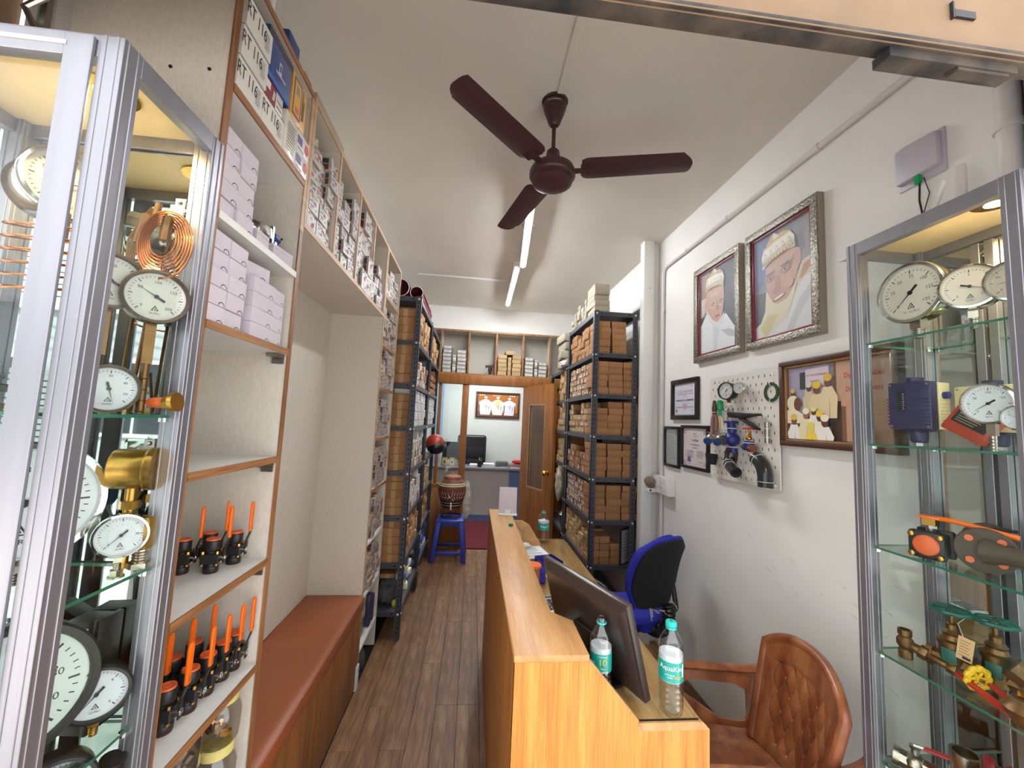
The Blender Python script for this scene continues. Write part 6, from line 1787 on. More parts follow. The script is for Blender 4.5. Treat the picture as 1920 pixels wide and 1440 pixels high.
# blue valve body
t = onboard('sluice_valve', 'dark blue flanged valve body tied to the centre of the pegboard', 'valve', -.055, -.03)
MB('valve_blue').lathe([(0, 0), (.032, 0), (.038, .006), (.036, .012), (.020, .014), (.018, .03), (.022, .04)], 22, p=(-.02, -.030, .085), d=(0, 0, -1)).cyl((-.015, -.03, .06), (-.012, -.03, .02), .022, n=18).build('neck_flange', t)
MB('valve_blue').sphere((-.004, -.034, -.015), .037, 20, 12).cyl((.0, -.03, -.06), (.0, -.03, -.085), .020, n=16).build('body', t)
MB('cast_grey').cyl((-.022, -.066, -.02), (-.018, -.074, -.02), .022, n=20).build('port', t)
MB('valve_blue').lathe([(.022, 0), (.029, .0), (.029, .006), (.022, .006)], 22, p=(-.022, -.070, -.02), d=(-.3, -1, 0), close=True).build('port_rim', t)
ties(t, [((-.012, -.028, .045), (0, 0, 1), .030), ((0, -.03, -.055), (0, 0, 1), .028)])
# red wheel gate valve
t = onboard('gate_valve', 'small gate valve with red wheel and brass bonnet on the pegboard', 'valve', .065, -.035)
b = MB('red_plastic').tube([(.026 * math.cos(a / 18 * 6.283), -.03 + .026 * math.sin(a / 18 * 6.283), .052) for a in range(18)], .005, 8, closed=True)
for a in (0, 1.57): b.tube([(-.026 * math.cos(a), -.03 - .026 * math.sin(a), .052), (.026 * math.cos(a), -.03 + .026 * math.sin(a), .052)], .0035, 6)
b.build('wheel', t)
MB('brass').cyl((0, -.03, .02), (0, -.03, .05), .005).lathe([(.012, 0), (.016, .004), (.016, .012), (.011, .018), (.013, .024), (.008, .034)], 16, p=(0, -.03, -.005)).build('bonnet', t)
MB('valve_blue').cyl((0, -.03, -.012), (0, -.03, -.05), .024, n=18).cyl((-.035, -.03, -.042), (.0, -.03, -.042), .018, n=16).build('body', t, bevel=.002)
MB('terracotta').cyl((.0, -.03, -.046), (.042, -.04, -.046), .020, n=6).build('end_plug', t)
ties(t, [((0, -.03, -.02), (0, 0, 1), .027)])
# steel nipple
t = onboard('pipe_nipple', 'short vertical galvanised pipe near the right edge of the pegboard', 'pipe', .172, .0)
MB('steel').lathe([(.010, -.05), (.0125, -.05), (.0125, .05), (.010, .05)], 20, p=(0, -.016, 0), close=True).build('pipe', t)
ties(t, [((0, -.016, .02), (0, 0, 1), .014), ((0, -.016, -.022), (0, 0, 1), .014)])
# two steel ball valves with blue caps
for k, x_ in enumerate((-.245, -.165)):
    t = onboard('capped_ball_valve', ('steel ball valve with blue cap over the pegboard edge', 'steel ball valve with blue cap right of the other capped one')[k], 'valve', x_, -.052)
    MB('nickel').cyl((-.01, -.02, .0), (.014, -.06, -.012), .022, n=18).sphere((-.004, -.03, .004), .026, 14, 8).cyl((-.01, -.02, 0), (-.022, -.004, .006), .020, n=18).build('body', t)
    MB('blue_box').cyl((.012, -.056, -.010), (.018, -.068, -.014), .0205, n=20).build('cap', t, bevel=.001)
    MB('steel').cyl((-.006, -.03, .02), (-.006, -.03, .040), .008, n=6).box(-.03, -.035, .036, .02, -.025, .041).build('lever', t)
    ties(t, [((-.002, -.03, 0), (.5, -1, -.2), .029)])
# rubber cup, grey elbow pipe, dark flange, pipe bend
t = onboard('rubber_reducer', 'black rubber reducer at the lower edge of the pegboard beside the certificate', 'fitting', -.235, -.165)
MB('black_fabric').lathe([(.020, -.032), (.026, -.030), (.032, .020), (.034, .028), (.030, .028), (.024, -.02)], 22, p=(0, -.034, 0)).build('cup', t)
t = onboard('backing_flange', 'dark ring flange behind the grey pipe on the pegboard', 'flange', -.115, -.135)
MB('cast_grey').lathe([(.020, 0), (.052, 0), (.052, .008), (.020, .008)], 32, d=(0, -1, 0), close=True).build('ring', t)
t = onboard('grey_pipe_elbow', 'short glossy dark grey pipe pointing at the room, cable-tied on the pegboard', 'pipe', -.04, -.185)
t.scale = (.9, .9, .9)
pp_ = [bez([Vector((-.075, -.012, .055)), Vector((-.085, -.03, .0)), Vector((-.05, -.045, .0)), Vector((.075, -.085, -.025))], i / 14) for i in range(15)]
MB('pipe_black').tube(pp_, .030, 20).build('pipe', t)
q = pp_[-1]; dq = (pp_[-1] - pp_[-2]).normalized()
MB('hole_black').cyl(tuple(q), tuple(q + dq * .0012), .024, n=20).build('bore', t)
MB('pipe_black').lathe([(.024, 0), (.031, 0), (.031, .006), (.024, .006)], 22, p=tuple(q - dq * .002), d=tuple(dq), close=True).build('rim', t)
ties(t, [(tuple(pp_[9]), tuple(dq), .0315), (tuple(pp_[6]), tuple(pp_[7] - pp_[6]), .0315)])
t = onboard('black_pipe_bend', 'black plastic pipe bend tied to the lower corner of the pegboard', 'pipe', .150, -.200)
t.scale = (.86, .86, .86)
pp_ = [bez([Vector((-.045, -.035, .085)), Vector((.02, -.04, .07)), Vector((.045, -.045, .01)), Vector((.045, -.05, -.065))], i / 14) for i in range(15)]
MB('pipe_black').tube(pp_, .037, 22).build('pipe', t)
ties(t, [(tuple(pp_[2]), tuple(pp_[3] - pp_[2]), .039), (tuple(pp_[12]), (0, 0, 1), .040)])
# ================================================================== aluminium and glass display cabinets
SZ = [.43, .715, 1.003, 1.288, 1.580]
def cabinet(label, x0, x1, y0, y1, zt, faces, mirror, shelves, lampxy):
    """faces: dict side -> True for glazed; mirror side gets a mirror board"""
    t = thing('display_cabinet', label, 'cabinet', (0, 0, 0), group='aluminium display cabinets')
    W = .036
    for (a, b_) in ((x0, y0), (x1 - W, y0), (x0, y1 - W), (x1 - W, y1 - W)):
        g = MB('alu').box(a, b_, .002, a + W, b_ + W, zt)
        # raised ribs of the extrusion
        for f in (.25, .75):
            g.box(a + W * f - .002, b_ - .0015, .002, a + W * f + .002, b_ + W + .0015, zt).box(a - .0015, b_ + W * f - .002, .002, a + W + .0015, b_ + W * f + .002, zt)
        g.build('post', t, bevel=.0008, seg=1)
    for z0_, z1_, nm in ((zt - .038, zt, 'top_rail'), (.05, .14, 'bottom_rail')):
        g = MB('alu')
        g.box(x0 + W, y0, z0_, x1 - W, y0 + .022, z1_).box(x0 + W, y1 - .022, z0_, x1 - W, y1, z1_).box(x0, y0 + W, z0_, x0 + .022, y1 - W, z1_).box(x1 - .022, y0 + W, z0_, x1, y1 - W, z1_)
        g.build(nm, t, bevel=.0008, seg=1)
    MB('cabinet_ceiling').box(x0 + .004, y0 + .004, zt - .010, x1 - .004, y1 - .004, zt + .001).build('top_board', t)
    MB('laminate_grey').box(x0 + .022, y0 + .022, .141, x1 - .022, y1 - .022, .155).build('floor_board', t)
    e = .010
    P = {'-x': (x0 + e, y0 + W, x0 + e + .004, y1 - W), '+x': (x1 - e - .004, y0 + W, x1 - e, y1 - W), '-y': (x0 + W, y0 + e, x1 - W, y0 + e + .004), '+y': (x0 + W, y1 - e - .004, x1 - W, y1 - e)}
    for k_, q in P.items():
        if k_ == mirror:
            MB('mirror').box(q[0], q[1], .155, q[2], q[3], zt - .04).build('mirror_back', t)
        else:
            MB('glass').box(q[0], q[1], .14, q[2], q[3], zt - .038).build('glass_pane', t)
    for z in shelves:
        g = MB('glass_shelf')
        X0, X1, Y0, Y1 = x0 + .020, x1 - .020, y0 + .020, y1 - .020
        g.add([(X0, Y0, z - .006), (X1, Y0, z - .006), (X1, Y1, z - .006), (X0, Y1, z - .006), (X0, Y0, z), (X1, Y0, z), (X1, Y1, z), (X0, Y1, z)], [(0, 3, 2, 1), (4, 5, 6, 7)])
        g.add([(X0, Y0, z - .006), (X1, Y0, z - .006), (X1, Y1, z - .006), (X0, Y1, z - .006), (X0, Y0, z), (X1, Y0, z), (X1, Y1, z), (X0, Y1, z)], [(0, 1, 5, 4), (1, 2, 6, 5), (2, 3, 7, 6), (3, 0, 4, 7)], 'green_glass_edge')
        s_ = g.build('glass_shelf', t, smooth=False)
        c = MB('chrome')
        for a in (X0 + .006, X1 - .006):
            for b_ in (Y0 + .02, Y1 - .02): c.cyl((a, b_, z - .014), (a, b_, z - .0062), .008, n=14)
        c.build('shelf_supports', s_)
    l_ = MB('lamp_spot').cyl((lampxy[0], lampxy[1], zt - .0135), (lampxy[0], lampxy[1], zt - .0115), .020, n=24).build('lamp_disc', t)
    MB('gold').lathe([(.021, .0), (.042, .0), (.044, .003), (.021, .005)], 32, p=(lampxy[0], lampxy[1], zt - .0106), d=(0, 0, -1), close=True).build('lamp_rim', l_)
    return t
RC = cabinet('glass display cabinet of gauges and valves against the right wall', 1.150, 1.402, .700, 1.103, 2.195, None, '+x', SZ + [1.880], (1.24, .80))
LC = cabinet('glass display cabinet of gauges at the left of the entrance', -.985, -.585, .635, .888, 2.180, None, '+y', SZ, (-.70, .745))
for p_, nm in (((1.24, .80, 2.165), 'cabinet_spot_r'), ((-.70, .745, 2.15), 'cabinet_spot_l')):
    ld = bpy.data.lights.new(nm, 'SPOT'); ld.energy = SPOT_POWER; ld.color = (1, .76, .42); ld.spot_size = R(150); ld.spot_blend = .6; ld.shadow_soft_size = .02
    lo = bpy.data.objects.new('spot_lamp', ld); COL.objects.link(lo); lo.location = p_
# door stile of the left cabinet front, inner lip
MB('alu').box(-.664, .628, .06, -.624, .6345, 2.172).box(-.945, .628, .06, -.90, .6345, 2.172).box(-.90, .628, 2.135, -.664, .6345, 2.172).box(-.90, .628, .06, -.664, .6345, .12).build('door_frame', LC, bevel=.001, seg=1)
MB('chrome').box(-.98, .6265, 2.150, -.66, .6345, 2.157).build('door_track', LC)
MB('alu').box(1.368, .925, .155, 1.3865, .945, 2.15).box(1.368, .895, .155, 1.3865, .915, 2.15).build('mirror_stiles', RC, bevel=.001, seg=1)
def hinge(par, M):
    g = MB('steel', M).box(-.022, -.003, -.018, .022, 0, .018).box(-.010, -.007, -.030, .010, -.003, .030).box(-.02, -.008, -.007, .022, -.003, .007)
    for x_, z_ in ((-.014, 0), (.012, 0), (0, .022), (0, -.022)): g.cyl((x_, -.0085, z_), (x_, -.0115, z_), .0045, n=10)
    g.build('hinge', par, bevel=.001, seg=1)
hinge(LC, Matrix.Translation((-.640, .866, 2.005)))
hinge(LC, Matrix.Translation((-.640, .866, 1.500)))
hinge(LC, Matrix.Translation((-.645, .866, 1.90)) @ Matrix.Diagonal((.6, 1, .6, 1)))
for z in (1.83, 2.12): hinge(RC, Matrix.Translation((1.382, .915, z)) @ Matrix.Rotation(R(-90), 4, 'Z') @ Matrix.Diagonal((.6, .8, .5, 1)))

# ------------------------------------------------------------------ right cabinet contents (faces -X, rz = -90)
RG_ = 'gauges in the right cabinet'
def s_h(r, zc, zs): return zc - r - zs - .0005
gauge('pressure_gauge', 'large polished gauge reading P.S.I. on the top shelf of the right cabinet', (1.195, .967, 2.008), .082, R(-88), 'gold' if False else 'chrome', .055, stem=None, stem_h=s_h(.082, 2.008, 1.88), needle_a=-137, red=False, nums=(('0', -135), ('25', -75), ('50', -35), ('75', 5), ('100', 45), ('125', 85), ('150', 128)), group=None, face='#d4cec2', brand='N. GURU')
gauge('pressure_gauge', 'second gauge on the top shelf of the right cabinet with needle pointing down right', (1.205, .838, 1.984), .054, R(-64), 'chrome', .060, stem_h=s_h(.054, 1.984, 1.88), needle_a=112, nums=(('0', -135), ('5', 0), ('10', 135)), face='#cfc8bc', brand='GURU')
gauge('pressure_gauge', 'third gauge on the top shelf of the right cabinet cut off by its frame', (1.215, .765, 1.975), .046, R(-66), 'chrome', .055, stem_h=s_h(.046, 1.975, 1.88), needle_a=-100, face='#a89e92')
# pressure switches
def pswitch(label, loc, front, w=.078, h=.098, rz=R(-80), neck=True):
    t = thing('pressure_switch', label, 'switch', loc, rz=rz)
    z0 = .045 if neck else .0
    b = MB(front).box(-w / 2, 0, z0, w / 2, .030, z0 + h)
    b.build('front_cover', t, bevel=.006)
    b = MB('cream_case').box(-w / 2 + .001, .030, z0 + .003, w / 2 + .001, .075, z0 + h - .002)
    for k in range(6): b.box(w / 2 - .001, .032, z0 + .035 + k * .009, w / 2 + .003, .072, z0 + .039 + k * .009)
    b.build('case', t, bevel=.003)
    if front == 'navy_case':
        g = MB('navy_case')
        for k in range(8): g.box(-w / 2 - .001, -.0012, z0 + .012 + k * .010, w / 2 - .003, .002, z0 + .015 + k * .010)
        g.build('ribs', t)
        MB('black_plastic').box(-w * .24, -.0022, z0 + h * .38, -w * .08, .002, z0 + h * .82).build('window', t)
        b = MB('print')
        for k in range(9): b.box(-w * .13, -.0028, z0 + h * (.42 + .04 * k), -w * (.10 if k % 2 else .085), -.0022, z0 + h * (.42 + .04 * k) + .0012, c='#d0d0d8')
        b.build('scale', t)
    g = MB('steel')
    for sx_ in (-1, 1):
        for zz in (.008, h - .008): g.cyl((sx_ * (w / 2 - .008), -.0015, z0 + zz), (sx_ * (w / 2 - .008), .004, z0 + zz), .0036, n=10)
    g.build('screws', t)
    MB('navy_case').cyl((-.004, .035, z0 + h - .002), (-.004, .035, z0 + h + .014), .019, n=24).build('top_knob', t, bevel=.001)
    MB('valve_blue').cyl((w / 2, .05, z0 + h * .72), (w / 2 + .012, .05, z0 + h * .72), .0095, n=18).build('side_gland', t)
    b = MB('print')
    b.box(w / 2 + .0008, .035, z0 + .004, w / 2 + .0018, .070, z0 + .032, c='#d8cfa8')
    for k in range(5): b.box(w / 2 + .0016, .038, z0 + .007 + k * .005, w / 2 + .0022, .066 - .006 * (k % 3), z0 + .0085 + k * .005, c='#4a4438')
    b.build('rating_label', t)
    if neck:
        MB('navy_case').box(-.026, .012, z0 - .004, .026, .062, z0).lathe([(.015, -.036), (.019, -.030), (.020, -.004)], 20, p=(0, .036, z0)).build('neck', t, bevel=.001)
        MB('brass').cyl((0, .036, .012), (0, .036, .018), .012, n=6).build('collar', t)
        MB('steel').cyl((0, .036, .0005), (0, .036, .012), .013, n=6).build('hex_nut', t)
    return t
pswitch('navy and cream pressure switch with ribbed cover on the second shelf of right cabinet', (1.20, .983, 1.5805), 'navy_case', .098, .132)
pswitch('all-cream pressure switch box behind the red cased gauge', (1.285, .875, 1.5805), 'cream_case', .125, .118, R(-84))
rg = thing('red_switch', 'tilted red square switch with dark nameplate in front of the cream box', 'switch', (1.225, .865, 1.583), rz=R(-76))
Mr = Matrix.Translation((0, 0, .062)) @ Matrix.Rotation(R(34), 4, 'Y')
g = MB('red_case', Mr).cbox(0, .012, 0, .086, .030, .078); g.build('case', rg, bevel=.004)
g = MB('black_plastic', Mr).box(-.034, -.0045, -.012, .034, -.003, .022); g.build('nameplate', rg)
g = MB('print', Mr)
for k in range(4): g.box(-.028, -.0052, -.006 + k * .006, .01 + .004 * (k % 3), -.0045, -.0045 + k * .006, c='#a89880')
g.build('print', rg)
MB('yellow', Mr).sphere((-.02, .005, .044), .009, 12, 8).build('knob', rg)
gauge('pressure_gauge', 'round steel gauge leaning over the red switch on the second shelf', (1.165, .792, 1.688), .046, R(-80), 'chrome', .03, stem_h=s_h(.046, 1.688, 1.58), needle_a=-125, red=False, brand='kg/cm')
gauge('pressure_gauge', 'smaller gauge at the frame edge beside the round steel one', (1.165, .742, 1.655), .026, R(-70), 'chrome', .03, stem_h=s_h(.026, 1.655, 1.58), needle_a=-60)

# flanged ball valve block with orange blanks and orange lever
bv = thing('block_ball_valve', 'black bolted ball valve with orange blank and orange lever in the right cabinet', 'valve', (1.19, .950, 1.2885), rz=R(-68))
MB('black_metal').box(-.036, 0, .002, .036, .022, .072).build('end_plate', bv, bevel=.008)
MB('black_metal').box(-.030, .022, .008, .030, .060, .066).box(-.036, .060, .002, .036, .080, .072).build('body', bv, bevel=.005)
MB('orange_cap').lathe([(0, .004), (.022, .004), (.025, .002), (.026, 0)], 28, p=(0, 0, .037), d=(0, -1, 0)).build('orange_blank', bv)
for sx_ in (-1, 1):
    for zz in (.012, .062): MB('brass').cyl((sx_ * .027, -.007, zz), (sx_ * .027, .003, zz), .0075, n=6).build('bolt', bv, bevel=.001)
g = MB('steel').cyl((0, .04, .066), (0, .04, .084), .010).cyl((0, .04, .078), (0, .04, .086), .016, n=6).box(-.012, .028, .084, .012, .052, .088); g.build('stem', bv)
MB('brass').box(-.012, .02, .086, .014, .05, .104).build('lever_bracket', bv)
g = MB('orange_plastic').box(-.018, .015, .104, .022, .045, .110)
g.tube([(.01, .03, .107), (.05, .03, .106), (.15, .03, .092)], .0065, 8)
g.build('orange_lever', bv, bevel=.001)
# flange and pipe assembly
fv = thing('flanged_valve', 'rusty brown flanged valve with small orange blanks beside the bolted ball valve', 'valve', (1.225, .852, 1.2885), rz=R(-58))
MB('cast_grey').lathe([(0, 0), (.018, 0), (.050, 0), (.052, .002), (.052, .011), (.050, .013), (.024, .013)], 36, p=(0, 0, .054), d=(0, 1, 0)).build('flange', fv)
MB('cast_grey').tube([(0, .01, .054), (.0, .05, .054), (.0, .12, .054)], [.024, .018, .022], 18).sphere((0, .085, .054), .032, 18, 10).build('body', fv)
MB('cast_grey').tube([(0, .0, .054), (.03, -.012, .054), (.10, -.018, .052)], [.030, .021, .021], 18).build('pipe_stub', fv)
g = MB('orange_cap')
for a in (45, 135, 225, 315): g.cyl((.036 * math.cos(R(a)), -.002, .054 + .036 * math.sin(R(a))), (.036 * math.cos(R(a)), .003, .054 + .036 * math.sin(R(a))), .0075, n=14)
g.build('orange_plugs', fv)
MB('cast_grey').lathe([(0, 0), (.050, 0), (.050, .012), (.02, .012)], 32, p=(0, .115, .054), d=(0, 1, 0)).build('rear_flange', fv)
MB('black_metal').cyl((0, .06, .08), (0, .06, .10), .010).tube([(0, .06, .098), (.02, .055, .103), (.05, .04, .104)], .004, 6).build('stem', fv)
# bronze angle valve with yellow wheel
av = thing('needle_valve', 'bronze angle valve with yellow knobbed wheel lying on the fourth shelf', 'valve', (1.212, 1.030, 1.0035), rz=R(-62))
MB('bronze').lathe([(.014, 0), (.015, .002), (.015, .020), (.012, .024), (.018, .034), (.018, .048), (.012, .056), (.015, .060), (.015, .074), (.011, .074), (.011, .06)], 20).build('vertical_union', av)
MB('bronze').cyl((.012, 0, .036), (.030, -.002, .032), .012).cyl((.028, -.002, .033), (.044, -.004, .029), .018, n=6).cyl((.044, -.004, .029), (.085, -.012, .022), .009).cyl((.080, -.010, .022), (.098, -.014, .020), .014, n=6).build('body', av, bevel=.001)
MB('steel').cyl((.098, -.014, .020), (.135, -.045, .016), .003, n=8).build('spindle', av)
cw = Vector((.135, -.045, .032)); ax = Vector((.75, -.55, -.1)).normalized(); u, w = basis(ax)
g = MB('yellow').tube([tuple(cw + (.024 + .002 * math.cos(a * 6.283 * 9 / 54)) * (math.cos(a / 54 * 6.283) * u + math.sin(a / 54 * 6.283) * w)) for a in range(54)], .0065, 8, closed=True)
for a in (0, 1.047, 2.094): g.tube([tuple(cw - .022 * (math.cos(a) * u + math.sin(a) * w)), tuple(cw + .022 * (math.cos(a) * u + math.sin(a) * w))], .0035, 6)
g.cyl(tuple(cw - ax * .004), tuple(cw + ax * .006), .008)
g.build('yellow_wheel', av)
MB('steel').cyl(tuple(cw + ax * .006), tuple(cw + ax * .012), .005, n=6).build('nut', av)
# green wheel gate valves (two) with tag
for k, (x_, y_) in enumerate(((1.26, .955), (1.30, .895))):
    t = thing('bronze_gate_valve', ('bronze gate valve with dark green wheel and paper tag, fourth shelf', 'bronze gate valve with green wheel standing behind the tagged one')[k], 'valve', (x_, y_, 1.0035), rz=R(-70))
    b = MB('valve_green').tube([((.034 + .002 * math.cos(a * 6.283 * 7 / 42)) * math.cos(a / 42 * 6.283), (.034 + .002 * math.cos(a * 6.283 * 7 / 42)) * math.sin(a / 42 * 6.283), .158) for a in range(42)], .0055, 8, closed=True)
    for a in (0, 1.57): b.tube([(-.032 * math.cos(a), -.032 * math.sin(a), .158), (0, 0, .163), (.032 * math.cos(a), .032 * math.sin(a), .158)], .0045, 6)
    b.build('green_wheel', t)
    MB('bronze').cyl((0, 0, .12), (0, 0, .168), .005).lathe([(.013, .07), (.030, .074), (.031, .084), (.022, .088), (.018, .098), (.020, .104), (.012, .112), (.012, .124), (.008, .128)], 24).build('bonnet', t)
    MB('bronze').cyl((-.045, 0, .03), (.045, 0, .03), .020, n=8).cyl((0, 0, .015), (0, 0, .074), .026, n=18).cyl((-.048, 0, .03), (-.036, 0, .03), .026, n=6).cyl((.036, 0, .03), (.048, 0, .03), .026, n=6).build('body', t)
    MB('valve_green').box(-.014, -.0275, .036, .014, -.024, .068).build('green_plate', t, bevel=.001)
    if k == 0:
        tg_ = MB('print', Matrix.Translation((.032, -.036, .085)) @ Matrix.Rotation(R(8), 4, 'Y')).box(-.014, 0, -.028, .014, .0008, .028, c='#d0a878')
        for j in range(6): tg_.box(-.010, -.0004, .018 - j * .007, .008 - .003 * (j % 2), 0, .0192 - j * .007, c='#6a4a38')
        tg_.box(-.003, -.0006, -.024, .011, 0, -.018, c='#2c2c3a')
        tg_.build('paper_tag', t)
        MB('steel').tube([(.030, -.036, .112), (.02, -.03, .14), (.03, -.015, .155)], .0008, 4).build('tag_wire', t)
for k, (x_, y_, a) in enumerate(((1.21, .86, -10), (1.235, .82, -16))):
    t = thing('red_lever', ('red valve lever lying across the fourth shelf, nearer the glass', 'red valve lever with yellow tip lying across the fourth shelf')[k], 'lever', (x_, y_, 1.0035), rz=R(-90 + a))
    MB('red_plastic').hexa([(-.06, -.008, .022), (.07, -.010, .0005), (.07, .010, .0005), (-.06, .008, .022)], [(-.06, -.008, .030), (.07, -.010, .009), (.07, .010, .009), (-.06, .008, .030)]).build('grip', t, bevel=.003)
    if k: MB('gold').cbox(.075, 0, .006, .018, .018, .011).build('brass_end', t, bevel=.001)
by = thing('y_strainer', 'dark bronze Y strainer at the edge of the fourth shelf', 'valve', (1.30, .80, 1.0035), rz=R(-60))
MB('bronze').cyl((-.05, 0, .075), (.05, 0, .035), .020).sphere((0, 0, .055), .028, 16, 10).cyl((-.058, 0, .082), (-.036, 0, .066), .027, n=8).cyl((0, 0, .05), (.02, -.03, .020), .020).cyl((.02, -.03, .020), (.024, -.036, .016), .016, n=6).build('body', by)
bz = thing('pressure_reducer', 'bronze reducing valve with yellow square head hanging at the cabinet frame', 'valve', (1.195, .775, 1.0035), rz=R(-75))
MB('bronze').lathe([(.014, 0), (.022, .004), (.034, .022), (.040, .038), (.030, .050), (.024, .060)], 24).build('body', bz)
MB('gold').cbox(0, 0, .068, .024, .024, .016).build('square_head', bz, bevel=.001)
# fifth shelf: steel ball valve with red lever, nipples, red wheels
sv = thing('steel_ball_valve', 'steel ball valve with long red lever on the lowest visible shelf', 'valve', (1.215, 1.020, .7155), rz=R(-55))
MB('nickel').cyl((-.035, 0, .028), (-.012, 0, .026), .022, n=8).sphere((0, 0, .027), .026, 18, 10).cyl((.010, 0, .026), (.045, 0, .024), .023, n=8).lathe([(.017, 0), (.023, 0), (.023, .012), (.017, .012)], 20, p=(-.030, 0, .0275), d=(-1, 0, .08), close=True).build('body', sv)
MB('steel').cyl((0, 0, .05), (0, 0, .068), .008).cyl((0, 0, .066), (0, 0, .072), .012, n=6).tube([(-.002, 0, .072), (.02, 0, .075)], .005, 6).build('stem', sv)
MB('red_plastic').hexa([(.016, -.008, .072), (.12, -.009, .082), (.12, .009, .082), (.016, .008, .072)], [(.016, -.008, .079), (.12, -.009, .089), (.12, .009, .089), (.016, .008, .079)]).build('red_lever', sv, bevel=.003)
for k, (x_, y_) in enumerate(((1.215, .908), (1.225, .855))):
    t = thing('steel_socket', ('open threaded steel socket next to the red lever', 'open threaded steel socket partly behind the red wheels')[k], 'fitting', (x_, y_, .7155), rz=R(-50))
    MB('nickel').lathe([(.018, .0), (.024, .0), (.025, .06), (.026, .115), (.028, .120), (.028, .142), (.022, .142), (.021, .11)], 24).build('body', t)
for k, (x_, y_) in enumerate(((1.19, .845), (1.20, .812))):
    t = thing('red_handwheel', ('dark red handwheel standing upright, nearer the sockets', 'dark red handwheel standing upright, farther from the sockets')[k], 'wheel', (x_, y_, .7155 + .115), rz=R(-50))
    b = MB('dark_red').tube([(0, .038 * math.cos(a / 22 * 6.283), .060 * math.sin(a / 22 * 6.283)) for a in range(22)], .010, 10, closed=True)
    b.tube([(0, -.034, 0), (0, .034, 0)], .006, 8).cyl((-.03, 0, -.115), (-.03, 0, -.02), .008).box(-.034, -.006, -.03, .0, .006, -.015)
    b.build('wheel', t)
    MB('nickel').cyl((0, 0, 0), (-.035, 0, 0), .012, n=6).build('hub', t)
t = thing('steel_nipple', 'silver threaded nipple beside the red handwheels at the frame', 'fitting', (1.20, .775, .7155), rz=0)
b = MB('nickel').cyl((0, 0, 0), (0, 0, .11), .018)
for j in range(10): b.lathe([(.018, 0), (.0205, .003), (.018, .006)], 18, p=(0, 0, .05 + j * .006))
b.build('body', t)

# ------------------------------------------------------------------ left cabinet contents
def facecam(x_, y_, off=0.0): return math.atan2(-x_, y_) * -1 + off if False else math.atan2(-(-x_), -y_) if False else None
def rzto(x_, y_, tx=0.0, ty=0.0):
    """rotation so that local -Y points from (x,y) towards (tx,ty)"""
    dx, dy = tx - x_, ty - y_
    return math.atan2(dx, -dy)
def G(label, x_, y_, z_, r_, zs, tgt=(0, 0), **k):
    sh_ = s_h(r_, z_, zs) if zs else .03
    return gauge('pressure_gauge', label, (x_, y_, z_), r_, rzto(x_, y_, *tgt), stem_h=max(.008, sh_), **k)
# hanging remote thermometers with brown cases and capillary coils
for k, (x_, y_, z_, r_, lb) in enumerate(((-.615, .800, 1.806, .050, 'brown rimmed capillary thermometer hanging nearest the side glass of left cabinet'), (-.668, .765, 1.822, .050, 'brown rimmed capillary thermometer hanging behind the corner post of left cabinet'))):
    t = gauge('capillary_thermometer', lb, (x_, y_, z_), r_, rzto(x_, y_, .25, -.05), 'gauge_brown', .05, 'gauge_brown', needle_a=-60, stem=None, stem_h=z_ - r_ - 1.5806, fitting='bronze', rx=0, face='#c9c6bc')
t = thing('capillary_coil', 'coiled copper capillary tubes hanging in the top of the left cabinet', 'coil', (-.632, .83, 1.985))
for k in range(7):
    rr = .028 + .0045 * k
    b = MB('copper').tube([((rr * .9) * math.cos(a / 22 * 6.283) + .004 * k - .01, -.004 * k, -.055 + rr * 1.25 * math.sin(a / 22 * 6.283) - .003 * k) for a in range(22)], .0019, 6, closed=True)
    b.build('loop', t)
MB('bronze').cyl((-.03, 0, -.02), (-.025, .0, .02), .006).cyl((.0, -.01, -.06), (.005, -.01, .0), .009, n=6).cyl((-.045, -.01, -.07), (-.035, -.01, -.01), .009, n=6).build('couplings', t)
b = MB('bronze')
for k in range(4): b.tube([(-.02 - .006 * k, 0, .01), (-.045 - .004 * k, 0, -.02), (-.055 - .006 * k, 0, -.06), (-.06 - .004 * k, 0, -.11)], .0018, 5)
b.build('capillary_leads', t)
t = thing('stem_probe', 'thin brown rods standing on the eye-level glass shelf of left cabinet', 'probe', (-.655, .82, 1.5805))
MB('bronze').cyl((.0, 0, 0), (.012, 0, .20), .0035, n=8).cyl((-.03, .01, 0), (-.022, .01, .19), .003, n=8).cyl((-.06, -.03, .0), (-.075, -.03, .09), .003, n=8).build('rods', t)
# chrome gauge seen through the front glass, with brass rods
gauge('chrome_gauge', 'chrome gauge tilted downward behind the front glass, upper left', (-.740, .745, 1.985), .060, rzto(-.740, .745, .35, .15), 'chrome', .085, stem=False, needle_a=70, face='#b9b0a0')
t = thing('thermowell', 'vertical steel thermowells and copper coil under the chrome gauge', 'probe', (-.745, .73, 1.5805))
MB('steel').cyl((.0, 0, 0), (.012, 0, .345), .0075, n=12).cyl((-.035, .02, 0), (-.03, .02, .34), .0055, n=12).cyl((.012, 0, .30), (.012, 0, .345), .013, n=6).build('tubes', t)
b = MB('copper')
for k in range(6): b.tube([(-.02 + .052 * math.cos(a / 20 * 6.283), .01 + .035 * math.sin(a / 20 * 6.283), .32 - k * .022 + .01 * math.sin(a / 20 * 6.283)) for a in range(20)], .0022, 6, closed=True)
b.build('coil', t)
t = thing('brass_fitting', 'brass and steel hexagon fitting on the eye-level shelf, far left', 'fitting', (-.800, .725, 1.5805))
b = MB('steel').cyl((0, 0, .030), (0, 0, .042), .026, n=6).cyl((0, 0, .05), (0, 0, .060), .020, n=6).cyl((0, 0, .045), (0, 0, .075), .012)
b.build('hex_nuts', t)
b = MB('brass').cyl((0, 0, 0), (0, 0, .008), .024, n=6).cyl((0, 0, .008), (0, 0, .032), .015)
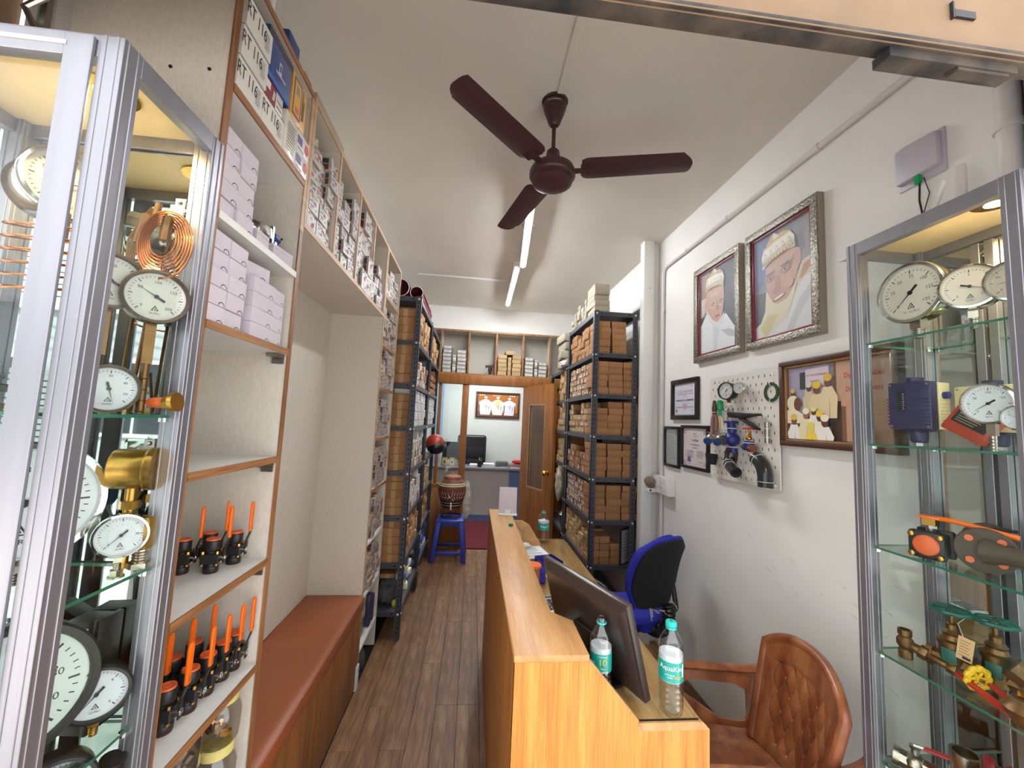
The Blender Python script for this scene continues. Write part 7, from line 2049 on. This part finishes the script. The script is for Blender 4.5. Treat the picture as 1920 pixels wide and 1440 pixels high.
for j in range(4): b.lathe([(.015, 0), (.017, .002), (.015, .004)], 18, p=(0, 0, .01 + j * .005))
b.build('thread', t)
t = thing('blue_disc', 'blue disc shaped instrument with wire at the far left of the cabinet', 'instrument', (-.835, .73, 1.40), rz=R(20))
MB('office_blue').cyl((0, 0, 0), (0, .03, 0), .040, n=32).build('body', t)
MB('steel').tube([(0, .02, .0), (.03, 0, -.06), (-.01, 0, -.10), (-.04, 0, -.09)], .003, 6).cyl((0, .015, -.115), (0, .015, -.038), .009).build('wire', t)
# eye-level shelf
G('black rimmed gauge standing on the eye-level glass shelf of left cabinet', -.650, .770, 1.624, .042, 1.58, (.3, -.1), case='black_plastic', bezel='gauge_brown', depth=.045, needle_a=165, nums=(('30', 0), ('40', 60), ('50', 110)))
t = thing('sensor_probe', 'horizontal brass probe with orange-red sleeve on the eye-level shelf', 'probe', (-.640, .835, 1.5805))
MB('brass').cyl((-.03, 0, .020), (.012, 0, .022), .0035, n=10).cyl((.038, 0, .024), (.052, 0, .025), .013, n=6).cyl((.052, 0, .025), (.06, 0, .026), .019, n=18).build('rod', t)
MB('orange_cap').cyl((.010, 0, .022), (.040, 0, .024), .0095, .011, n=16).build('sleeve', t)
# third shelf (z 1.288)
G('large chrome rimmed gauge with red zero behind the left cabinet corner post', -.735, .745, 1.425, .098, 1.288, (.25, -.05), case='chrome', depth=.05, needle_a=-110, red=True, nums=(('12', 45), ('16', 130), ('8', 0)))
t = thing('brass_case_gauge', 'brass cased gauge seen edge-on behind the large chrome rimmed one', 'gauge', (-.676, .832, 1.474), rz=R(-70))
MB('brass').lathe([(0, 0), (.036, 0), (.038, .004), (.038, .050), (.041, .054), (.041, .064), (.0, .064)], 36, p=(0, 0, 0), d=(0, 1, 0)).build('case', t)
MB('brass').cyl((0, .03, -.036), (0, .03, -.1855), .009).cyl((0, .03, -.075), (0, .03, -.06), .016, n=6).build('stem', t)
G('small liquid-filled gauge with red inner scale on the third shelf of left cabinet', -.634, .815, 1.355, .0385, 1.288, (.1, -.1), case='chrome', depth=.035, needle_a=-135, red=True, stem='hex', nums=(('0', -135), ('28', 90)))
t = thing('ribbed_fitting', 'gold coloured threaded fitting behind the small liquid-filled gauge', 'fitting', (-.622, .850, 1.2885))
b = MB('nickel').cyl((0, 0, 0), (0, 0, .010), .020, n=6).cyl((0, 0, .010), (0, 0, .034), .012)
for j in range(4): b.lathe([(.012, 0), (.014, .002), (.012, .004)], 16, p=(0, 0, .012 + j * .005))
b.build('thread', t)
MB('brass').box(-.016, -.010, .034, .016, .014, .095).build('block', t, bevel=.004)
# fourth shelf (z 1.003)
G('huge black rimmed white gauge leaning on the fourth shelf of left cabinet', -.705, .725, 1.128, .108, 1.003, (.22, -.05), case='black_plastic', bezel='black_metal', depth=.045, needle_a=-80, face='#d4dcd6', nums=(('5', 38), ('80', 75), ('6', 65), ('7', 120), ('00', 112)))
for k, (x_, y_, z_, w_, h_, lb) in enumerate(((-.688, .850, 1.0035, .040, .195, 'tall black gauge case turned edge-on on the fourth shelf'), (-.790, .825, 1.0035, .095, .200, 'black hexagonal instrument case behind the huge white gauge'))):
    t = thing('black_instrument', lb, 'instrument', (x_, y_, z_), rz=R(-4) if k == 0 else R(10))
    if k == 0:
        MB('black_metal').box(-.030, -.022, 0, .022, .022, h_).box(.022, -.024, 0, .032, .024, h_ + .004).box(-.034, -.020, .05, -.030, .020, .08).build('case', t, bevel=.004)
        MB('paper').box(-.010, -.0232, h_ - .04, .012, -.0222, h_ - .012).build('sticker', t)
    else:
        MB('black_metal').cyl((0, .0, h_ / 2), (0, .035, h_ / 2), h_ / 2, n=8).build('case', t, bevel=.003)
        MB('paper').box(.02, -.0012, h_ * .70, .035, 0, h_ * .85).build('sticker', t)
G('white dial gauge with black rim and brass stem, foreground of the fourth shelf', -.638, .812, 1.080, .0455, 1.003, (.02, -.15), case='black_plastic', bezel='black_metal', depth=.042, needle_a=-140, nums=(('0', -135), ('2', -45), ('4', 45), ('6', 135)), fitting='brass', face='#dcdee0')
# fifth shelf (z .715)
G('black rimmed gauge on the fifth shelf, cut by the left cabinet corner post', -.640, .755, .985 - .02, .052, .715, (.12, -.1), case='black_plastic', bezel='black_metal', depth=.045, needle_a=-140, fitting='brass', face='#dcdee0')
t = thing('black_hose_gauge', 'curved black instrument body on the fifth shelf of the left cabinet', 'instrument', (-.635, .835, .7155))
MB('black_plastic').tube([(-.05, 0, .01), (-.035, 0, .09), (.0, 0, .16), (.022, 0, .245)], [.04, .042, .036, .02], 18).build('body', t)
MB('paper').at(.0, -.038, .19, ry=R(20)).box(-.012, 0, 0, .012, .002, .018).build('sticker', t)

# ------------------------------------------------------------------ black ball valves with orange levers on the tower shelves
def ballvalve(scale=1.0):
    t = thing('ball_valve', 'proto', 'valve', (0, 0, 0))
    b = MB('black_metal')
    b.lathe([(.016, .0), (.0185, .002), (.0185, .018), (.015, .020), (.015, .028)], 22).lathe([(.015, .052), (.015, .060), (.0185, .062), (.0185, .086), (.016, .088)], 22)
    b.cbox(0, 0, .040, .044, .036, .026)
    b.build('body', t, bevel=.0015, seg=1)
    for z0, z1 in ((.088, .0915), (-.0, .0012)):
        MB('orange_cap').lathe([(0, z1), (.007, z1 + .0004), (.0075, z1 - .0006), (.012, z1 - .0004), (.0125, z1 + .0004), (.0165, z1), (.0172, z0)], 24).build('end_cap', t)
    g = MB('brass')
    for dx in (-.017, .017):
        for dy in (-.014, .014):
            g.cyl((dx, dy, .022), (dx, dy, .026), .0042, n=6).cyl((dx, dy, .053), (dx, dy, .060), .0042, n=6).cyl((dx, dy, .024), (dx, dy, .056), .002, n=6)
    g.build('bolts', t)
    g = MB('chrome').cyl((.022, 0, .040), (.034, 0, .040), .0045, n=10).cyl((.029, 0, .040), (.032, 0, .040), .0075, n=6)
    g.build('stem_nut', t)
    g = MB('black_metal')
    pts = [(.030, 0, .026), (.030, 0, .066), (.038, 0, .090), (.038, 0, .112)]
    for a, c in zip(pts, pts[1:]):
        g.hexa([(a[0] - .0015, -.006, a[2]), (a[0] + .0015, -.006, a[2]), (a[0] + .0015, .006, a[2]), (a[0] - .0015, .006, a[2])], [(c[0] - .0015, -.006, c[2]), (c[0] + .0015, -.006, c[2]), (c[0] + .0015, .006, c[2]), (c[0] - .0015, .006, c[2])])
    lv = g.build('lever', t)
    MB('orange_plastic').prism([(-.0072, .092), (.0072, .092), (.0088, .165), (.006, .176), (0, .179), (-.006, .176), (-.0088, .165)], .0345, .0415, 'x').build('orange_sleeve', lv, bevel=.0028)
    b = MB('print'); T_ = Matrix.Translation((.0417, 0, .104)) @ Matrix.Rotation(R(90), 4, 'Z') @ Matrix.Rotation(R(90), 4, 'X') @ Matrix.Rotation(R(90), 4, 'Z')
    b.text('RAJ', .0075, 0, 0, T=T_, c='#2a1408'); b.build('lettering', lv)
    return t
P0 = ballvalve()
up = [(-.770, 1.195), (-.700, 1.205), (-.745, 1.265), (-.680, 1.275)]
upn = ['inner one nearest cabinet', 'aisle-side one nearest cabinet', 'inner one nearer the upright', 'aisle-side one by the upright']
first = True
for k, (x_, y_) in enumerate(up):
    lb = 'small black ball valve with orange lever, upper valve shelf, ' + upn[k]
    o = P0 if k == 0 else dup(P0)
    o.location = (x_, y_, 1.1455); o.rotation_euler = (0, 0, R(8 + rnd.uniform(-8, 8))); o['label'] = lb; o['group'] = 'black ball valves on the tower shelves'
lo = [(-.682, 1.060), (-.675, 1.128), (-.672, 1.190), (-.668, 1.250), (-.664, 1.296), (-.755, 1.10), (-.750, 1.175), (-.745, 1.250)]
for k, (x_, y_) in enumerate(lo):
    row = 'front row' if k < 5 else 'back row'; n_ = k if k < 5 else k - 5
    dup(P0, (x_, y_, .8405), R(4 + rnd.uniform(-7, 7)), 'larger black ball valve with orange lever, lower valve shelf, %s, %s from cabinet' % (row, ORDF[n_]), 'black ball valves on the tower shelves', scale=(1.12, 1.12, 1.12) if k != 99 else None)

# jars and boxes on the lowest tower shelf
def jar(label, loc, lid='yellow_lid', brass_=True):
    t = thing('plastic_jar', label, 'jar', loc, group='clear plastic jars in the left tower')
    MB('jar_plastic').lathe([(.035, .001), (.044, .005), (.052, .02), (.052, .085), (.045, .105), (.036, .115)], 28).build('body', t)
    MB(lid).lathe([(0, .135), (.036, .135), (.042, .130), (.042, .112), (.037, .112)], 28).build('lid', t)
    m_ = MB('brass' if brass_ else 'nickel'); r_ = random.Random(loc[1] * 99)
    for k in range(9):
        a = r_.random() * 6.28; q = r_.random() * .028; z = .012 + r_.random() * .035
        m_.at(q * math.cos(a), q * math.sin(a), z, rz=r_.random() * 6, rx=r_.random() * 3).cyl((0, 0, -.010), (0, 0, .010), .009, n=6)
    o_ = m_.build('fittings_inside', t); o_['kind'] = 'stuff'
    return t
jar('clear jar of brass fittings with yellow lid, top of the jar stack by the upright', (-.665, 1.262, .531 + .136))
jar('clear jar with yellow lid carrying the upper jar by the upright', (-.665, 1.262, .531), brass_=False)
jar('clear jar with yellow lid on the lowest tower shelf nearer the street', (-.700, 1.150, .531 + .136), brass_=False)
jar('clear jar under the street-side jar on the lowest tower shelf', (-.700, 1.150, .531), brass_=False)
t = thing('plastic_case', 'flat translucent grey plastic case on the lowest tower shelf', 'case', (-.700, 1.040, .531))
MB('jar_plastic').box(-.07, -.10, .0, .09, .10, .12).build('body', t, bevel=.006)
MB('router_plastic').box(-.074, -.104, .120, .094, .104, .130).build('lid', t, bevel=.004)
